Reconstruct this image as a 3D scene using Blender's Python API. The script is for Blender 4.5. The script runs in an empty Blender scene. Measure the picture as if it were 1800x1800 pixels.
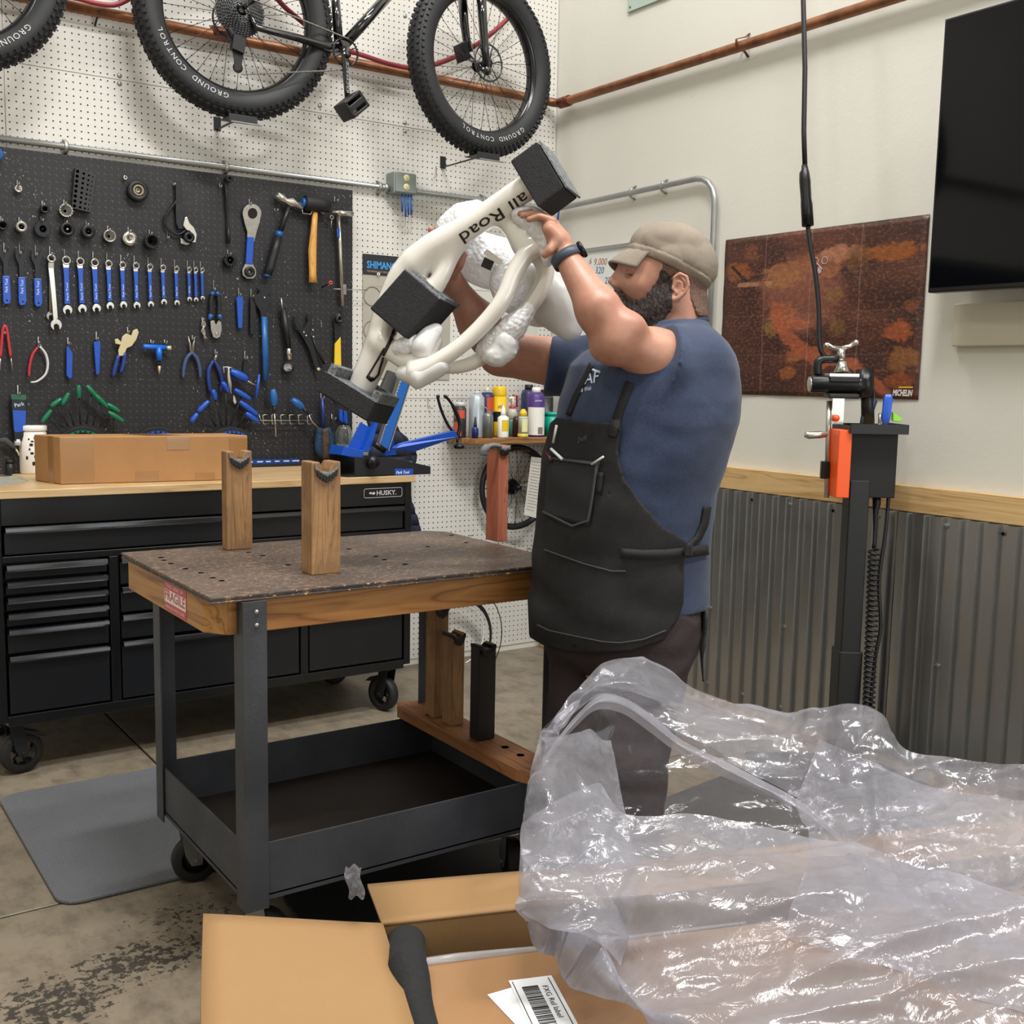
import bpy, bmesh, math, random
import numpy as np
from mathutils import Vector, Matrix, Quaternion
random.seed(7); rng = np.random.default_rng(7)
SC = bpy.context.scene; COL = SC.collection
V = Vector
# ---------------------------------------------------------------- camera
FPX = 1932.0; CAMH = 1.38
_d1 = V((3720-900, 720-900, FPX)).normalized()
_d2 = V((-440-900, 640-900, FPX)); _d2 = (_d2 - _d1*_d2.dot(_d1)).normalized()
_d3 = _d1.cross(_d2)
if _d3.y > 0: _d3 = -_d3
RW = Matrix((_d1, _d2, _d3)); CAM = V((0, 0, CAMH))
cd = bpy.data.cameras.new('camera'); cam = bpy.data.objects.new('camera', cd); COL.objects.link(cam)
mw = Matrix.Identity(4)
for i, ax in enumerate((V((1, 0, 0)), V((0, -1, 0)), V((0, 0, -1)))):
    c_ = RW @ ax
    for k in range(3): mw[k][i] = c_[k]
mw.translation = CAM; cam.matrix_world = mw
cd.sensor_width = 36; cd.sensor_height = 36; cd.lens = 36*FPX/1800; cd.clip_start = .05; cd.clip_end = 60
SC.camera = cam
# ---------------------------------------------------------------- world, lights, exposure
w = bpy.data.worlds.new('world'); SC.world = w; w.use_nodes = True
w.node_tree.nodes['Background'].inputs[0].default_value = (.9, .95, 1, 1)
w.node_tree.nodes['Background'].inputs[1].default_value = .05
SC.view_settings.view_transform = 'Standard'; SC.view_settings.look = 'None'
SC.view_settings.exposure = 0; SC.view_settings.gamma = 1; SC.view_settings.use_curve_mapping = False
def area(name, loc, sx, sy, power, col=(1, .96, .9), aim=None):
    l = bpy.data.lights.new(name, 'AREA'); l.shape = 'RECTANGLE'; l.size = sx; l.size_y = sy; l.energy = power; l.color = col
    o = bpy.data.objects.new(name, l); o.location = loc; COL.objects.link(o)
    if aim: o.rotation_euler = (V(aim)-V(loc)).to_track_quat('-Z', 'Y').to_euler()
    return o
LC = (1, .985, .975)
area('ceiling_lamp', (1.1, 1.2, 5.7), 1.2, .3, 165, LC)
area('ceiling_lamp', (2.6, -.3, 5.7), 1.2, .3, 180, LC)
area('ceiling_lamp', (1.6, 3.3, 5.7), 1.2, .3, 62, LC)
area('ceiling_lamp', (-1.6, .8, 5.7), 1.2, .3, 70, LC)
area('reflection_fill', (2.2, -3.3, 2.0), 2.6, 2.6, 60, (.85, .93, 1), (2.2, 0, 1.6))  # added lamp with no door behind it, brightens reflections in the corrugated steel
# ---------------------------------------------------------------- pixel -> point on a real plane
def ray(u, v): return RW @ V((u-900, v-900, FPX))
def PX(u, v, x): d = ray(u, v); return CAM + d*(x/d.x)
def PY(u, v, y): d = ray(u, v); return CAM + d*(y/d.y)
def PZ(u, v, z): d = ray(u, v); return CAM + d*((z-CAMH)/d.z)
def PD(u, v, d): return CAM + ray(u, v)*(d/FPX)
FW = RW @ V((0, 0, 1))      # camera forward
# ---------------------------------------------------------------- materials
MATS = {}
def srgb(c):
    if isinstance(c, str):
        c = [int(c[i:i+2], 16)/255 for i in (0, 2, 4)]
    return tuple((x/12.92 if x <= .04045 else ((x+.055)/1.055)**2.4) for x in c)
def M(name, col='808080', rough=.5, metal=0, var=0, scale=20, bump=0, bscale=None, stretch=(1, 1, 1), col2=None, thr=None, spec=.5, coat=0, trans=0, alpha=1, detail=4, sub=0, emis=0):
    if name in MATS: return MATS[name]
    m = bpy.data.materials.new(name); m.use_nodes = True; nt = m.node_tree; N = nt.nodes; L = nt.links
    b = N['Principled BSDF']; c = srgb(col)
    b.inputs['Base Color'].default_value = (*c, 1); b.inputs['Roughness'].default_value = rough; b.inputs['Metallic'].default_value = metal
    b.inputs['Specular IOR Level'].default_value = spec; b.inputs['Coat Weight'].default_value = coat
    b.inputs['Transmission Weight'].default_value = trans; b.inputs['Alpha'].default_value = alpha
    if sub: b.inputs['Subsurface Weight'].default_value = sub; b.inputs['Subsurface Scale'].default_value = .01
    if emis: b.inputs['Emission Color'].default_value = (*c, 1); b.inputs['Emission Strength'].default_value = emis
    if var or bump or col2:
        tc = N.new('ShaderNodeTexCoord'); mp = N.new('ShaderNodeMapping'); mp.inputs['Scale'].default_value = stretch
        L.new(tc.outputs['Object'], mp.inputs[0])
    if var or col2:
        n = N.new('ShaderNodeTexNoise'); n.inputs['Scale'].default_value = scale; n.inputs['Detail'].default_value = detail; n.inputs['Roughness'].default_value = .6
        L.new(mp.outputs[0], n.inputs[0])
        r = N.new('ShaderNodeValToRGB'); e = r.color_ramp.elements
        lo, hi = thr or (.3, .7); e[0].position = lo; e[1].position = hi
        c2 = srgb(col2) if col2 else tuple(min(1, x*(1+var)) for x in c); c1 = c if col2 else tuple(x*(1-var) for x in c)
        e[0].color = (*c1, 1); e[1].color = (*c2, 1)
        L.new(n.outputs[0], r.inputs[0]); L.new(r.outputs[0], b.inputs['Base Color'])
    if bump:
        n2 = N.new('ShaderNodeTexNoise'); n2.inputs['Scale'].default_value = bscale or scale; n2.inputs['Detail'].default_value = 3
        L.new(mp.outputs[0], n2.inputs[0]); bp = N.new('ShaderNodeBump'); bp.inputs['Strength'].default_value = bump; bp.inputs['Distance'].default_value = .004
        L.new(n2.outputs[0], bp.inputs['Height']); L.new(bp.outputs[0], b.inputs['Normal'])
    MATS[name] = m; return m
class NT:                     # tiny node helper for custom materials
    def __init__(s, name):
        s.m = bpy.data.materials.new(name); s.m.use_nodes = True; s.nt = s.m.node_tree; s.b = s.nt.nodes['Principled BSDF']; MATS[name] = s.m
        s.tc = s.nt.nodes.new('ShaderNodeTexCoord')
    def n(s, t, ins={}, **kw):
        x = s.nt.nodes.new('ShaderNode'+t)
        for k, v in kw.items(): setattr(x, k, v)
        for k, v in ins.items():
            if isinstance(v, bpy.types.NodeSocket): s.nt.links.new(v, x.inputs[k])
            else: x.inputs[k].default_value = v
        return x
    def math(s, op, a, b=0, c=None):
        x = s.n('Math', {0: a, 1: b}, operation=op)
        if c is not None: x.inputs[2].default_value = c
        return x.outputs[0]
    def mapped(s, sc=(1, 1, 1), rot=(0, 0, 0), loc=(0, 0, 0)):
        return s.n('Mapping', {0: s.tc.outputs['Object'], 'Scale': sc, 'Rotation': rot, 'Location': loc}).outputs[0]
    def noise(s, vec, scale, detail=4, rough=.6, dist=0):
        return s.n('TexNoise', {'Vector': vec, 'Scale': scale, 'Detail': detail, 'Roughness': rough, 'Distortion': dist}).outputs[0]
    def ramp(s, f, stops, interp='LINEAR'):
        r = s.n('ValToRGB', {0: f}); e = r.color_ramp.elements; r.color_ramp.interpolation = interp
        while len(e) < len(stops): e.new(.5)
        for el, (p, c) in zip(e, stops):
            el.position = p; el.color = (*(srgb(c) if isinstance(c, str) else (c, c, c)), 1)
        return r.outputs[0]
    def mix(s, f, a, b, mode='MIX'):
        x = s.n('Mix', data_type='RGBA', blend_type=mode)
        for i, v in ((0, f), (6, a), (7, b)):
            if isinstance(v, bpy.types.NodeSocket): s.nt.links.new(v, x.inputs[i])
            else: x.inputs[i].default_value = v if i == 0 else (*(srgb(v) if isinstance(v, str) else v), 1)
        return x.outputs[2]
    def out(s, k, v):
        if isinstance(v, bpy.types.NodeSocket): s.nt.links.new(v, s.b.inputs[k])
        else: s.b.inputs[k].default_value = v
        return s
    def bump(s, h, st=.3, d=.004):
        s.nt.links.new(s.n('Bump', {'Height': h, 'Strength': st, 'Distance': d}).outputs[0], s.b.inputs['Normal']); return s
def wood(name, base, dark, light, axis='X', rough=.55, sc=1, knots=True, wear=None):
    if name in MATS: return MATS[name]
    t = NT(name); k = {'X': (1, 14, 14), 'Y': (14, 1, 14), 'Z': (14, 14, 1)}[axis]
    v = t.mapped(tuple(a*sc for a in k)); n1 = t.noise(v, 1.6, 3, .5, 1.2); n2 = t.noise(v, 9, 5, .7)
    g = t.math('FRACT', t.math('MULTIPLY', n1, 7)); g = t.math('ABSOLUTE', t.math('SUBTRACT', g, .5))
    c = t.ramp(g, [(0, dark), (.12, base), (.5, light)]); c = t.mix(t.math('MULTIPLY', n2, .6), c, base)
    if wear:
        w_ = t.ramp(t.noise(t.mapped((3, 3, 3)), 3, 6, .7), [(.42, 0.), (.62, 1.)]); c = t.mix(w_, c, wear)
    t.out('Base Color', c).out('Roughness', rough).bump(n2, .25, .002); return t.m
# ---------------------------------------------------------------- mesh builder
WL = {}
def wloc(o):
    l = V((0, 0, 0))
    while o is not None: l = l + V(o.location); o = o.parent
    return l
def setp(o, label=None, cat=None, group=None, kind=None):
    for k, v in (('label', label), ('category', cat), ('group', group), ('kind', kind)):
        if v: o[k] = v
    return o
def thing(name, label, cat, loc, group=None):
    if MANK != 1: loc = mk_(loc)
    o = bpy.data.objects.new(name, None); o.location = loc; o.empty_display_size = .05; COL.objects.link(o)
    return setp(o, label, cat, group)
def frame_of(d):
    d = V(d).normalized(); a = V((0, 0, 1)) if abs(d.z) < .9 else V((1, 0, 0))
    x = d.cross(a).normalized(); return x, d.cross(x).normalized(), d
MANK = 1.0      # size factor of the figure now being modelled (see the mechanic)
def mk_(p): return CAM+(V(p)-CAM)*MANK
def mk_inv(p): return CAM+(V(p)-CAM)/MANK
class MB:
    def __init__(s): s.v = []; s.f = []; s.s = []; s.mi = []; s.cur = 0
    def add(s, vs, fs, smooth=False):
        o = len(s.v); s.v += [tuple(p) for p in vs]
        for f in fs: s.f.append(tuple(i+o for i in f)); s.s.append(smooth); s.mi.append(s.cur)
        return s
    def box(s, x0, x1, y0, y1, z0, z1):
        vs = [(x, y, z) for z in (z0, z1) for y in (y0, y1) for x in (x0, x1)]
        return s.add(vs, [(0, 2, 3, 1), (4, 5, 7, 6), (0, 1, 5, 4), (2, 6, 7, 3), (0, 4, 6, 2), (1, 3, 7, 5)])
    def obox(s, c, ax, ay, az):   # centre and half axis vectors
        c, ax, ay, az = V(c), V(ax), V(ay), V(az)
        if ax.cross(ay).dot(az) < 0: ax = -ax
        vs = [c+ax*x+ay*y+az*z for z in (-1, 1) for y in (-1, 1) for x in (-1, 1)]
        return s.add(vs, [(0, 2, 3, 1), (4, 5, 7, 6), (0, 1, 5, 4), (2, 6, 7, 3), (0, 4, 6, 2), (1, 3, 7, 5)])
    def bar(s, p0, p1, w, h, up=(0, 0, 1)):
        p0, p1 = V(p0), V(p1); d = p1-p0; u = V(up); x = d.cross(u).normalized(); y = x.cross(d).normalized()
        return s.obox((p0+p1)/2, d/2, x*w/2, y*h/2)
    def tube(s, pts, r, n=10, closed=False, caps=True, flat=1, up=None):
        pts = [V(p) for p in pts]; m = len(pts); rs = r if hasattr(r, '__len__') else [r]*m
        T = []
        for i in range(m):
            a = pts[(i-1) % m] if (closed or i) else pts[0]; b = pts[(i+1) % m] if (closed or i < m-1) else pts[-1]
            d = b-a; T.append(d.normalized() if d.length > 1e-9 else V((0, 0, 1)))
        x, y, _ = frame_of(T[0])
        if up is not None: y = V(up); x = T[0].cross(y).normalized(); y = x.cross(T[0]).normalized()
        vs = []
        for i in range(m):
            if i:
                q = T[i-1].rotation_difference(T[i]); x = q @ x
            x = (x-T[i]*x.dot(T[i])).normalized(); y = T[i].cross(x)
            for k in range(n):
                a = 2*math.pi*k/n; vs.append(pts[i]+(x*math.cos(a)+y*math.sin(a)*flat)*rs[i])
        fs = []
        for i in range(m if closed else m-1):
            j = (i+1) % m
            for k in range(n): l = (k+1) % n; fs.append((i*n+k, i*n+l, j*n+l, j*n+k))
        s.add(vs, fs, True)
        if caps and not closed:
            o = len(s.v)-m*n
            s.f.append(tuple(o+k for k in range(n))[::-1]); s.s.append(False); s.mi.append(s.cur)
            s.f.append(tuple(o+(m-1)*n+k for k in range(n))); s.s.append(False); s.mi.append(s.cur)
        return s
    def cyl(s, p0, p1, r0, r1=None, n=16): return s.tube([p0, p1], [r0, r0 if r1 is None else r1], n)
    def prism(s, pts, th):        # polygon in space, extruded by vector th
        pts = [V(p) for p in pts]; th = V(th); n = len(pts)
        nrm = V((0, 0, 0))
        for i in range(n): nrm += pts[i].cross(pts[(i+1) % n])
        if nrm.dot(th) > 0: pts = pts[::-1]
        vs = pts+[p+th for p in pts]
        fs = [tuple(range(n)), tuple(range(2*n-1, n-1, -1))]+[(i, i+n, (i+1) % n+n, (i+1) % n) for i in range(n)]
        return s.add(vs, fs)
    def lathe(s, prof, o, ax=(0, 0, 1), n=20, smooth=True, arc=2*math.pi, xdir=None, cap=True):
        o = V(o); x, y, d = frame_of(ax)
        if xdir is not None: x = V(xdir).normalized(); y = d.cross(x)
        full = abs(arc-2*math.pi) < 1e-6; c = n if full else n+1
        vs = [o+d*h+(x*math.cos(arc*k/n)+y*math.sin(arc*k/n))*r for (r, h) in prof for k in range(c)]
        fs = []
        for i in range(len(prof)-1):
            for k in range(n):
                l = (k+1) % c; fs.append((i*c+k, i*c+l, (i+1)*c+l, (i+1)*c+k))
        s.add(vs, fs, smooth)
        if full and cap and tuple(prof[0]) != tuple(prof[-1]):
            b = len(s.v)-len(prof)*c
            if prof[0][0] > 1e-5: s.f.append(tuple(b+k for k in range(c))[::-1]); s.s.append(False); s.mi.append(s.cur)
            if prof[-1][0] > 1e-5: s.f.append(tuple(b+(len(prof)-1)*c+k for k in range(c))); s.s.append(False); s.mi.append(s.cur)
        return s
    def ball(s, c, r, n=12, m=8, ax=(0, 0, 1)):
        r = r if hasattr(r, '__len__') else (r, r, r); c = V(c); vs = []; fs = []
        for i in range(m+1):
            t = math.pi*i/m
            for k in range(n): a = 2*math.pi*k/n; vs.append(c+V((math.sin(t)*math.cos(a)*r[0], math.sin(t)*math.sin(a)*r[1], math.cos(t)*r[2])))
        for i in range(m):
            for k in range(n): l = (k+1) % n; fs.append((i*n+k, (i+1)*n+k, (i+1)*n+l, i*n+l))
        return s.add(vs, fs, True)
    def grid(s, fn, nu, nv, smooth=True):
        vs = [fn(i/nu, j/nv) for j in range(nv+1) for i in range(nu+1)]
        fs = [(j*(nu+1)+i, j*(nu+1)+i+1, (j+1)*(nu+1)+i+1, (j+1)*(nu+1)+i) for j in range(nv) for i in range(nu)]
        return s.add(vs, fs, smooth)
    def build(s, name, mat, parent=None, bevel=0, seg=2, solid=0, label=None, cat=None, group=None, kind=None):
        if MANK != 1: s.v = [tuple(mk_(p)) for p in s.v]
        off = wloc(parent) if parent else None
        if off is None:
            xs = np.array(s.v); lo, hi = xs.min(0), xs.max(0); off = V(((lo[0]+hi[0])/2, (lo[1]+hi[1])/2, lo[2]))
        me = bpy.data.meshes.new(name); me.from_pydata([(p[0]-off[0], p[1]-off[1], p[2]-off[2]) for p in s.v], [], s.f)
        me.polygons.foreach_set('use_smooth', s.s); me.polygons.foreach_set('material_index', s.mi)
        for m_ in (mat if isinstance(mat, (list, tuple)) else [mat]): me.materials.append(m_)
        me.update(); o = bpy.data.objects.new(name, me); COL.objects.link(o)
        if parent: o.parent = parent
        else: o.location = off
        if solid: md = o.modifiers.new('s', 'SOLIDIFY'); md.thickness = solid; md.offset = 0
        if bevel:
            md = o.modifiers.new('b', 'BEVEL'); md.width = bevel; md.segments = seg; md.limit_method = 'ANGLE'; md.angle_limit = .6
        return setp(o, label, cat, group, kind)
def text(txt, mat, parent, org, xd, yd, size, depth=.0006, align='LEFT', name='lettering', shear=0, bold=0, label=None, width=None):
    cu = bpy.data.curves.new('t', 'FONT'); cu.body = txt; cu.size = 1; cu.align_x = align; cu.shear = shear; cu.offset = bold; cu.resolution_u = 2
    ob = bpy.data.objects.new('t', cu); COL.objects.link(ob); bpy.context.view_layer.update()
    me = bpy.data.meshes.new_from_object(ob.evaluated_get(bpy.context.evaluated_depsgraph_get())); bpy.data.objects.remove(ob)
    xd = V(xd).normalized(); yd = V(yd); yd = (yd-xd*yd.dot(xd)).normalized(); nd = xd.cross(yd)
    w_ = max([v.co.x for v in me.vertices]+[.01]); kx = (width/w_/size) if width else 1
    off = wloc(parent); vs = [V(org)+xd*(v.co.x*size*kx)+yd*(v.co.y*size)+nd*depth for v in me.vertices]; vs = [(mk_(p) if MANK != 1 else p)-off for p in vs]
    m2 = bpy.data.meshes.new(name); m2.from_pydata(vs, [], [tuple(p.vertices) for p in me.polygons]); m2.materials.append(mat)
    o = bpy.data.objects.new(name, m2); COL.objects.link(o); o.parent = parent
    if label: o['label'] = label
    return o
def copy_tree(o, parent=None):
    c = o.copy(); COL.objects.link(c); c.parent = parent
    for ch in [x for x in bpy.data.objects if x.parent == o]: copy_tree(ch, c)
    return c
def spline(pts, k=6, closed=False):
    pts = [V(p) for p in pts]; n = len(pts); out = []
    for i in range(n if closed else n-1):
        a, b, c, d = (pts[(i+j) % n] for j in (-1, 0, 1, 2)) if closed else (pts[max(i-1, 0)], pts[i], pts[i+1], pts[min(i+2, n-1)])
        for j in range(k):
            t = j/k; out.append(.5*((2*b)+(c-a)*t+(2*a-5*b+4*c-d)*t*t+(3*b-a-3*c+d)*t**3))
    if not closed: out.append(pts[-1])
    return out
def lerp(a, b, t): return a+(b-a)*t
# ================================================================ SETTING
YW, XW = 4.53, 3.35
def pegmat(name, base, hole, rough, spot=None, bumpy=0):
    t = NT(name); sp = t.n('SeparateXYZ', {0: t.tc.outputs['Object']})
    def cellc(o): return t.math('SUBTRACT', t.math('FRACT', t.math('ADD', t.math('DIVIDE', o, .0254), 100.5)), .5)
    dx, dz = cellc(sp.outputs[0]), cellc(sp.outputs[2])
    r = t.math('SQRT', t.math('ADD', t.math('MULTIPLY', dx, dx), t.math('MULTIPLY', dz, dz)))
    h = t.math('LESS_THAN', r, .125)
    n = t.noise(t.mapped(), 2.2, 5, .6)
    c = t.mix(t.ramp(n, [(.35, 0.), (.7, 1.)]), base, spot or base)
    if bumpy:
        sc = t.ramp(t.noise(t.mapped((1, 1, .6)), 150, 3, .7), [(.665, 0.), (.69, 1.)]); sc2 = t.ramp(t.noise(t.mapped(), 5, 2), [(.42, 0.), (.6, 1.)])
        c = t.mix(t.math('MULTIPLY', sc, sc2), c, 'c4c4c4')
        rim = t.math('MULTIPLY', t.math('GREATER_THAN', t.math('ADD', dx, dz), .04), t.math('LESS_THAN', r, .17))
        c = t.mix(t.math('MULTIPLY', rim, .55), c, '8a8a8e')
    c = t.mix(h, c, hole); t.out('Base Color', c).out('Roughness', rough); return t.m
pegw = pegmat('white_pegboard', 'd8d6cf', '17140f', .55, 'cfccc4')
pegb = pegmat('black_pegboard', '18181b', '050505', .55, '1d1d21', 1)
# painted drywall with scuffs
t = NT('cream_wall'); n = t.noise(t.mapped(), 1.3, 5, .6); s1 = t.ramp(t.noise(t.mapped((1, 2, 6)), 5, 6, .75), [(.66, 0.), (.8, 1.)])
c = t.mix(n, 'd4d2c7', 'd9d7cd'); t.out('Base Color', t.mix(t.math('MULTIPLY', s1, .5), c, 'aaa698')).out('Roughness', .6).bump(t.noise(t.mapped(), 70, 3), .12)
wallm = t.m
# concrete
t = NT('concrete'); a = t.noise(t.mapped(), 1.7, 6, .65); b_ = t.noise(t.mapped((1.6, 1, 1)), 9, 6, .7); d = t.noise(t.mapped(), 42, 4, .7)
c = t.mix(t.ramp(a, [(.35, 0.), (.68, 1.)]), '8a7f6d', '726757'); c = t.mix(t.ramp(b_, [(.45, 0.), (.72, 1.)]), c, '5d5447')
# black oil speckles in a patch near the bottom left
sp = t.n('SeparateXYZ', {0: t.tc.outputs['Object']}); px, py = sp.outputs[0], sp.outputs[1]
def patch(cx, cy, rx, ry):
    ex = t.math('DIVIDE', t.math('SUBTRACT', px, cx), rx); ey = t.math('DIVIDE', t.math('SUBTRACT', py, cy), ry)
    return t.math('SUBTRACT', 1., t.math('ADD', t.math('MULTIPLY', ex, ex), t.math('MULTIPLY', ey, ey)))
P = t.math('MAXIMUM', patch(.68, 2.5, .24, .13), patch(.48, 2.42, .20, .17)); P = t.math('MAXIMUM', P, t.math('MULTIPLY', patch(.85, 2.65, .2, .16), .6))
sm = t.math('ADD', t.math('MULTIPLY', P, .22), d); spk = t.ramp(sm, [(.66, 0.), (.70, 1.)]); spk = t.math('MULTIPLY', spk, t.ramp(P, [(0, 0.), (.15, 1.)]))
c = t.mix(t.math('MULTIPLY', spk, .85), c, '221f1d'); c = t.mix(t.math('MULTIPLY', t.ramp(d, [(.74, 0.), (.78, 1.)]), .6), c, '3c352c')
t.out('Base Color', c).out('Roughness', t.ramp(a, [(.3, .35), (.7, .6)])).bump(d, .15); floorm = t.m
M('dark_joint', '1d1916', .9)
# floor: cast slabs with open joints between them
fl = MB().box(-3.6, 3.6, -3.6, 4.8, -.12, -.012).build('floor', MATS['dark_joint'], kind='structure')
fl_loc = V(fl.location)
for (x0, x1) in ((-3.6, 1.112), (1.120, 3.6)):
    for (y0, y1) in ((-3.6, 2.89), (2.9, 4.8)):
        m_ = MB().box(x0, x1, y0, y1, -.012, 0)
        o = m_.build('slab', floorm, fl, bevel=.002, seg=1)
# slabs share world-space texture: shift data so object coords equal world coords
for o in [x for x in bpy.data.objects if x.name.startswith('slab')]:
    for v_ in o.data.vertices: v_.co += fl_loc
    o.location = -fl_loc
def recenter_world(o):          # make object coordinates equal to world coordinates (for wall textures)
    l = V(o.location)
    for v_ in o.data.vertices: v_.co += l
    o.location = (0, 0, 0); return o
wb = MB().box(-3.6, XW+.1, YW, YW+.1, 0, 6.0).build('wall_back', wallm, kind='structure'); recenter_world(wb)
z0s = [(.03, 1.278), (1.281, 2.499), (2.502, 3.72), (3.723, 4.94)]
for (x0, x1) in ((-1.6, -.42), (-.417, .823), (.826, XW-.004)):
    for (a, b2) in z0s:
        o = MB().box(x0, x1, YW-.006, YW, a, b2).build('pegboard_panel', pegw, wb)
recenter_world(MB().box(XW, XW+.1, -3.6, YW+.1, 0, 6.0).build('wall_right', wallm, kind='structure'))
MB().box(-3.7, -3.6, -3.6, YW+.1, 0, 6.0).build('wall_left', wallm, kind='structure')
MB().box(-3.6, XW+.1, -3.7, -3.6, 0, 6.0).build('wall_front', M('grey_far_wall', 'c9c6bd', .7), kind='structure')
MB().box(-3.7, XW+.1, -3.7, YW+.1, 6.0, 6.1).build('ceiling', M('ceiling_white', 'cfcdc6', .8), kind='structure')
# panel screws
for (u, v) in ((210, 133), (210, 147), (562, 186), (562, 206), (712, 216), (712, 231), (712, 28), (800, 716)):
    p = PY(u, v, YW-.006); MB().lathe([(.0001, .004), (.004, .004), (.010, .001), (.010, 0)], (p.x, YW-.006, p.z), (0, -1, 0), 12).build('screw', M('zinc', 'a9a9a6', .4, .8), wb)
# timber rail, base board and corrugated wainscot on the right wall
pine = wood('pine_rail', 'c9a672', 'a87c48', 'd6b681', 'Y', .5, .5)
MB().box(XW-.04, XW, -3.5, YW-.02, .945, 1.035).build('trim_1', pine, bevel=.002, kind='structure')
MB().box(XW-.04, XW, -3.5, YW-.02, 0, .10).build('trim_2', pine, bevel=.002, kind='structure')
galv = NT('galvanised'); gn = galv.noise(galv.mapped((1, 1, .25)), 3, 3)
galv.out('Base Color', galv.ramp(gn, [(.3, 'bcbdbc'), (.7, 'c8c9c8')])).out('Metallic', 1.).out('Roughness', galv.ramp(galv.noise(galv.mapped(), 8, 3), [(.3, .33), (.7, .38)])); galv = galv.m
def corr(y0, y1, xo):
    t_ = thing('corrugated_sheet', None, None, ((XW-.05), (y0+y1)/2, .06)); prof = []
    P_ = .0677; y = y0
    while y < y1:
        for dy, dx in ((0, 0), (.011, 0), (.0185, .022), (.0515, .022), (.059, 0)):
            if y+dy <= y1: prof.append((y+dy, dx))
        y += P_
    m_ = MB(); n_ = len(prof)
    vs = [(XW-.042-xo-dx, yy, z) for z in (.062, .944) for (yy, dx) in prof]
    m_.add(vs, [(i+1, i, i+n_, i+1+n_) for i in range(n_-1)]).build('sheet', galv, t_, solid=.0012)
    k = 0
    yy = y0+.0055
    while yy < y1:
        if k % 3 == 1:
            for z in (.915, .105, .43 if k % 2 else .915):
                MB().lathe([(.0001, .006), (.005, .006), (.005, .002), (.009, .0015), (.009, 0)], (XW-.044-xo, yy, z), (-1, 0, 0), 10, False).build('screw', MATS['zinc'], t_)
        yy += P_; k += 1
    return t_
a = corr(2.395, 4.5, 0); setp(a, 'corrugated galvanised steel sheet behind the man, from the corner to the black lift column', 'metal sheet', 'corrugated sheets')
a = corr(.9, 2.375, .0015); setp(a, 'corrugated galvanised steel sheet right of the black lift column, partly behind the plastic bag', 'metal sheet', 'corrugated sheets')
# ================================================================ WORKBENCH
blk = M('black_enamel', '0b0c0e', .3, 0, .25, 6, spec=.55); blk2 = M('black_enamel_face', '111317', .36, 0, .2, 5, .03, 60)
BX0, BX1, BY0, BY1 = .622, 2.19, 3.89, 4.49
bt = wood('maple_top', 'c2a274', 'a98a5c', 'd0b48a', 'X', .35, .45)
wbn = thing('tool_chest', 'wide black rolling tool chest with many drawers along the pegboard wall', 'tool chest', ((BX0+BX1)/2, (BY0+BY1)/2, 0))
m_ = MB()
m_.box(BX0, BX0+.03, BY0, BY1, .20, .957).box(BX1-.03, BX1, BY0, BY1, .20, .957).box(BX0+.03, BX1-.03, BY1-.02, BY1, .20, .957)
m_.box(BX0+.03, BX1-.03, BY0, BY1-.02, .185, .222).box(BX0+.03, BX1-.03, BY0, BY0+.03, .867, .957)
m_.box(BX0+.03, BX1-.03, BY0, BY1-.02, .742, .765)
for x in (1.008, 1.72): m_.box(x-.016, x+.016, BY0, BY0+.4, .222, .742)
m_.box(BX0+.03, BX1-.03, BY0+.1, BY1-.02, .222, .742)
m_.build('body', blk, wbn, bevel=.0025)
def drawer(x0, x1, z0, z1, nm='drawer'):
    m_ = MB(); y = BY0+.002
    m_.box(x0+.004, x1-.004, y, y+.09, z0+.004, z1-.022)
    d_ = m_.build(nm, blk2, wbn, bevel=.002)
    # rolled full-width pull along the top edge
    h = MB(); pts = [(0, 0), (-.012, .004), (-.020, .001), (-.022, -.010), (-.016, -.017), (-.014, -.013), (-.017, -.009), (-.014, -.002), (0, -.006)]
    ring = [(y+a, z1-.008+b) for a, b in pts]; n_ = len(ring)
    vs = [(x, yy, zz) for x in (x0+.006, x1-.006) for (yy, zz) in ring]
    h.add(vs, [(i, i+1, i+1+n_, i+n_) for i in range(n_-1)]+[tuple(range(n_))[::-1], tuple(range(n_, 2*n_))])
    h.build('drawer_pull', M('glossy_black', '1a1b1e', .18, 0, spec=.7), d_)
drawer(BX0+.034, BX1-.034, .766, .866)
xa, xb = 1.008-.018, 1.008+.018
zs = [.225, .43, .525, .58, .635, .69, .74]
zs = [.225, .432, .525, .578, .632, .685, .74]
for i in range(len(zs)-1): drawer(BX0+.034, xa, zs[i], zs[i+1])
for i, (z0, z1) in enumerate(((.225, .44), (.44, .535), (.535, .635), (.635, .74))):
    drawer(xb, 1.702 if i == 0 else 1.702, z0, z1)
    drawer(1.738, BX1-.034, z0, z1)
# badge with the maker's lettering
cx = PY(673, 866, BY0); m_ = MB()
rr = []
for (sx, sz) in ((1, 1), (-1, 1), (-1, -1), (1, -1)):
    for k in range(5):
        a = math.atan2(sz, sx)-math.pi/4+k*math.pi/8; rr.append(V((cx.x+sx*.078+.007*math.cos(a), BY0-.003, cx.z+sz*.011+.007*math.sin(a))))
m_.tube(rr, .0011, 4, closed=True)
m_.prism([(cx.x-.055+x, BY0-.001, cx.z+z) for x, z in ((-.008, 0), (0, .006), (.004, .001), (.016, .005), (.02, -.002), (.012, -.007), (.006, -.002), (0, -.004))], (0, -.0015, 0))
wl_ = M('badge_silver', 'c9c9c9', .4); m_.build('badge', wl_, wbn)
text('HUSKY.', wl_, wbn, (cx.x-.03, BY0-.001, cx.z-.009), (1, 0, 0), (0, 0, 1), .026, .001, width=.09, bold=.02, name='maker_lettering')
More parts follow.
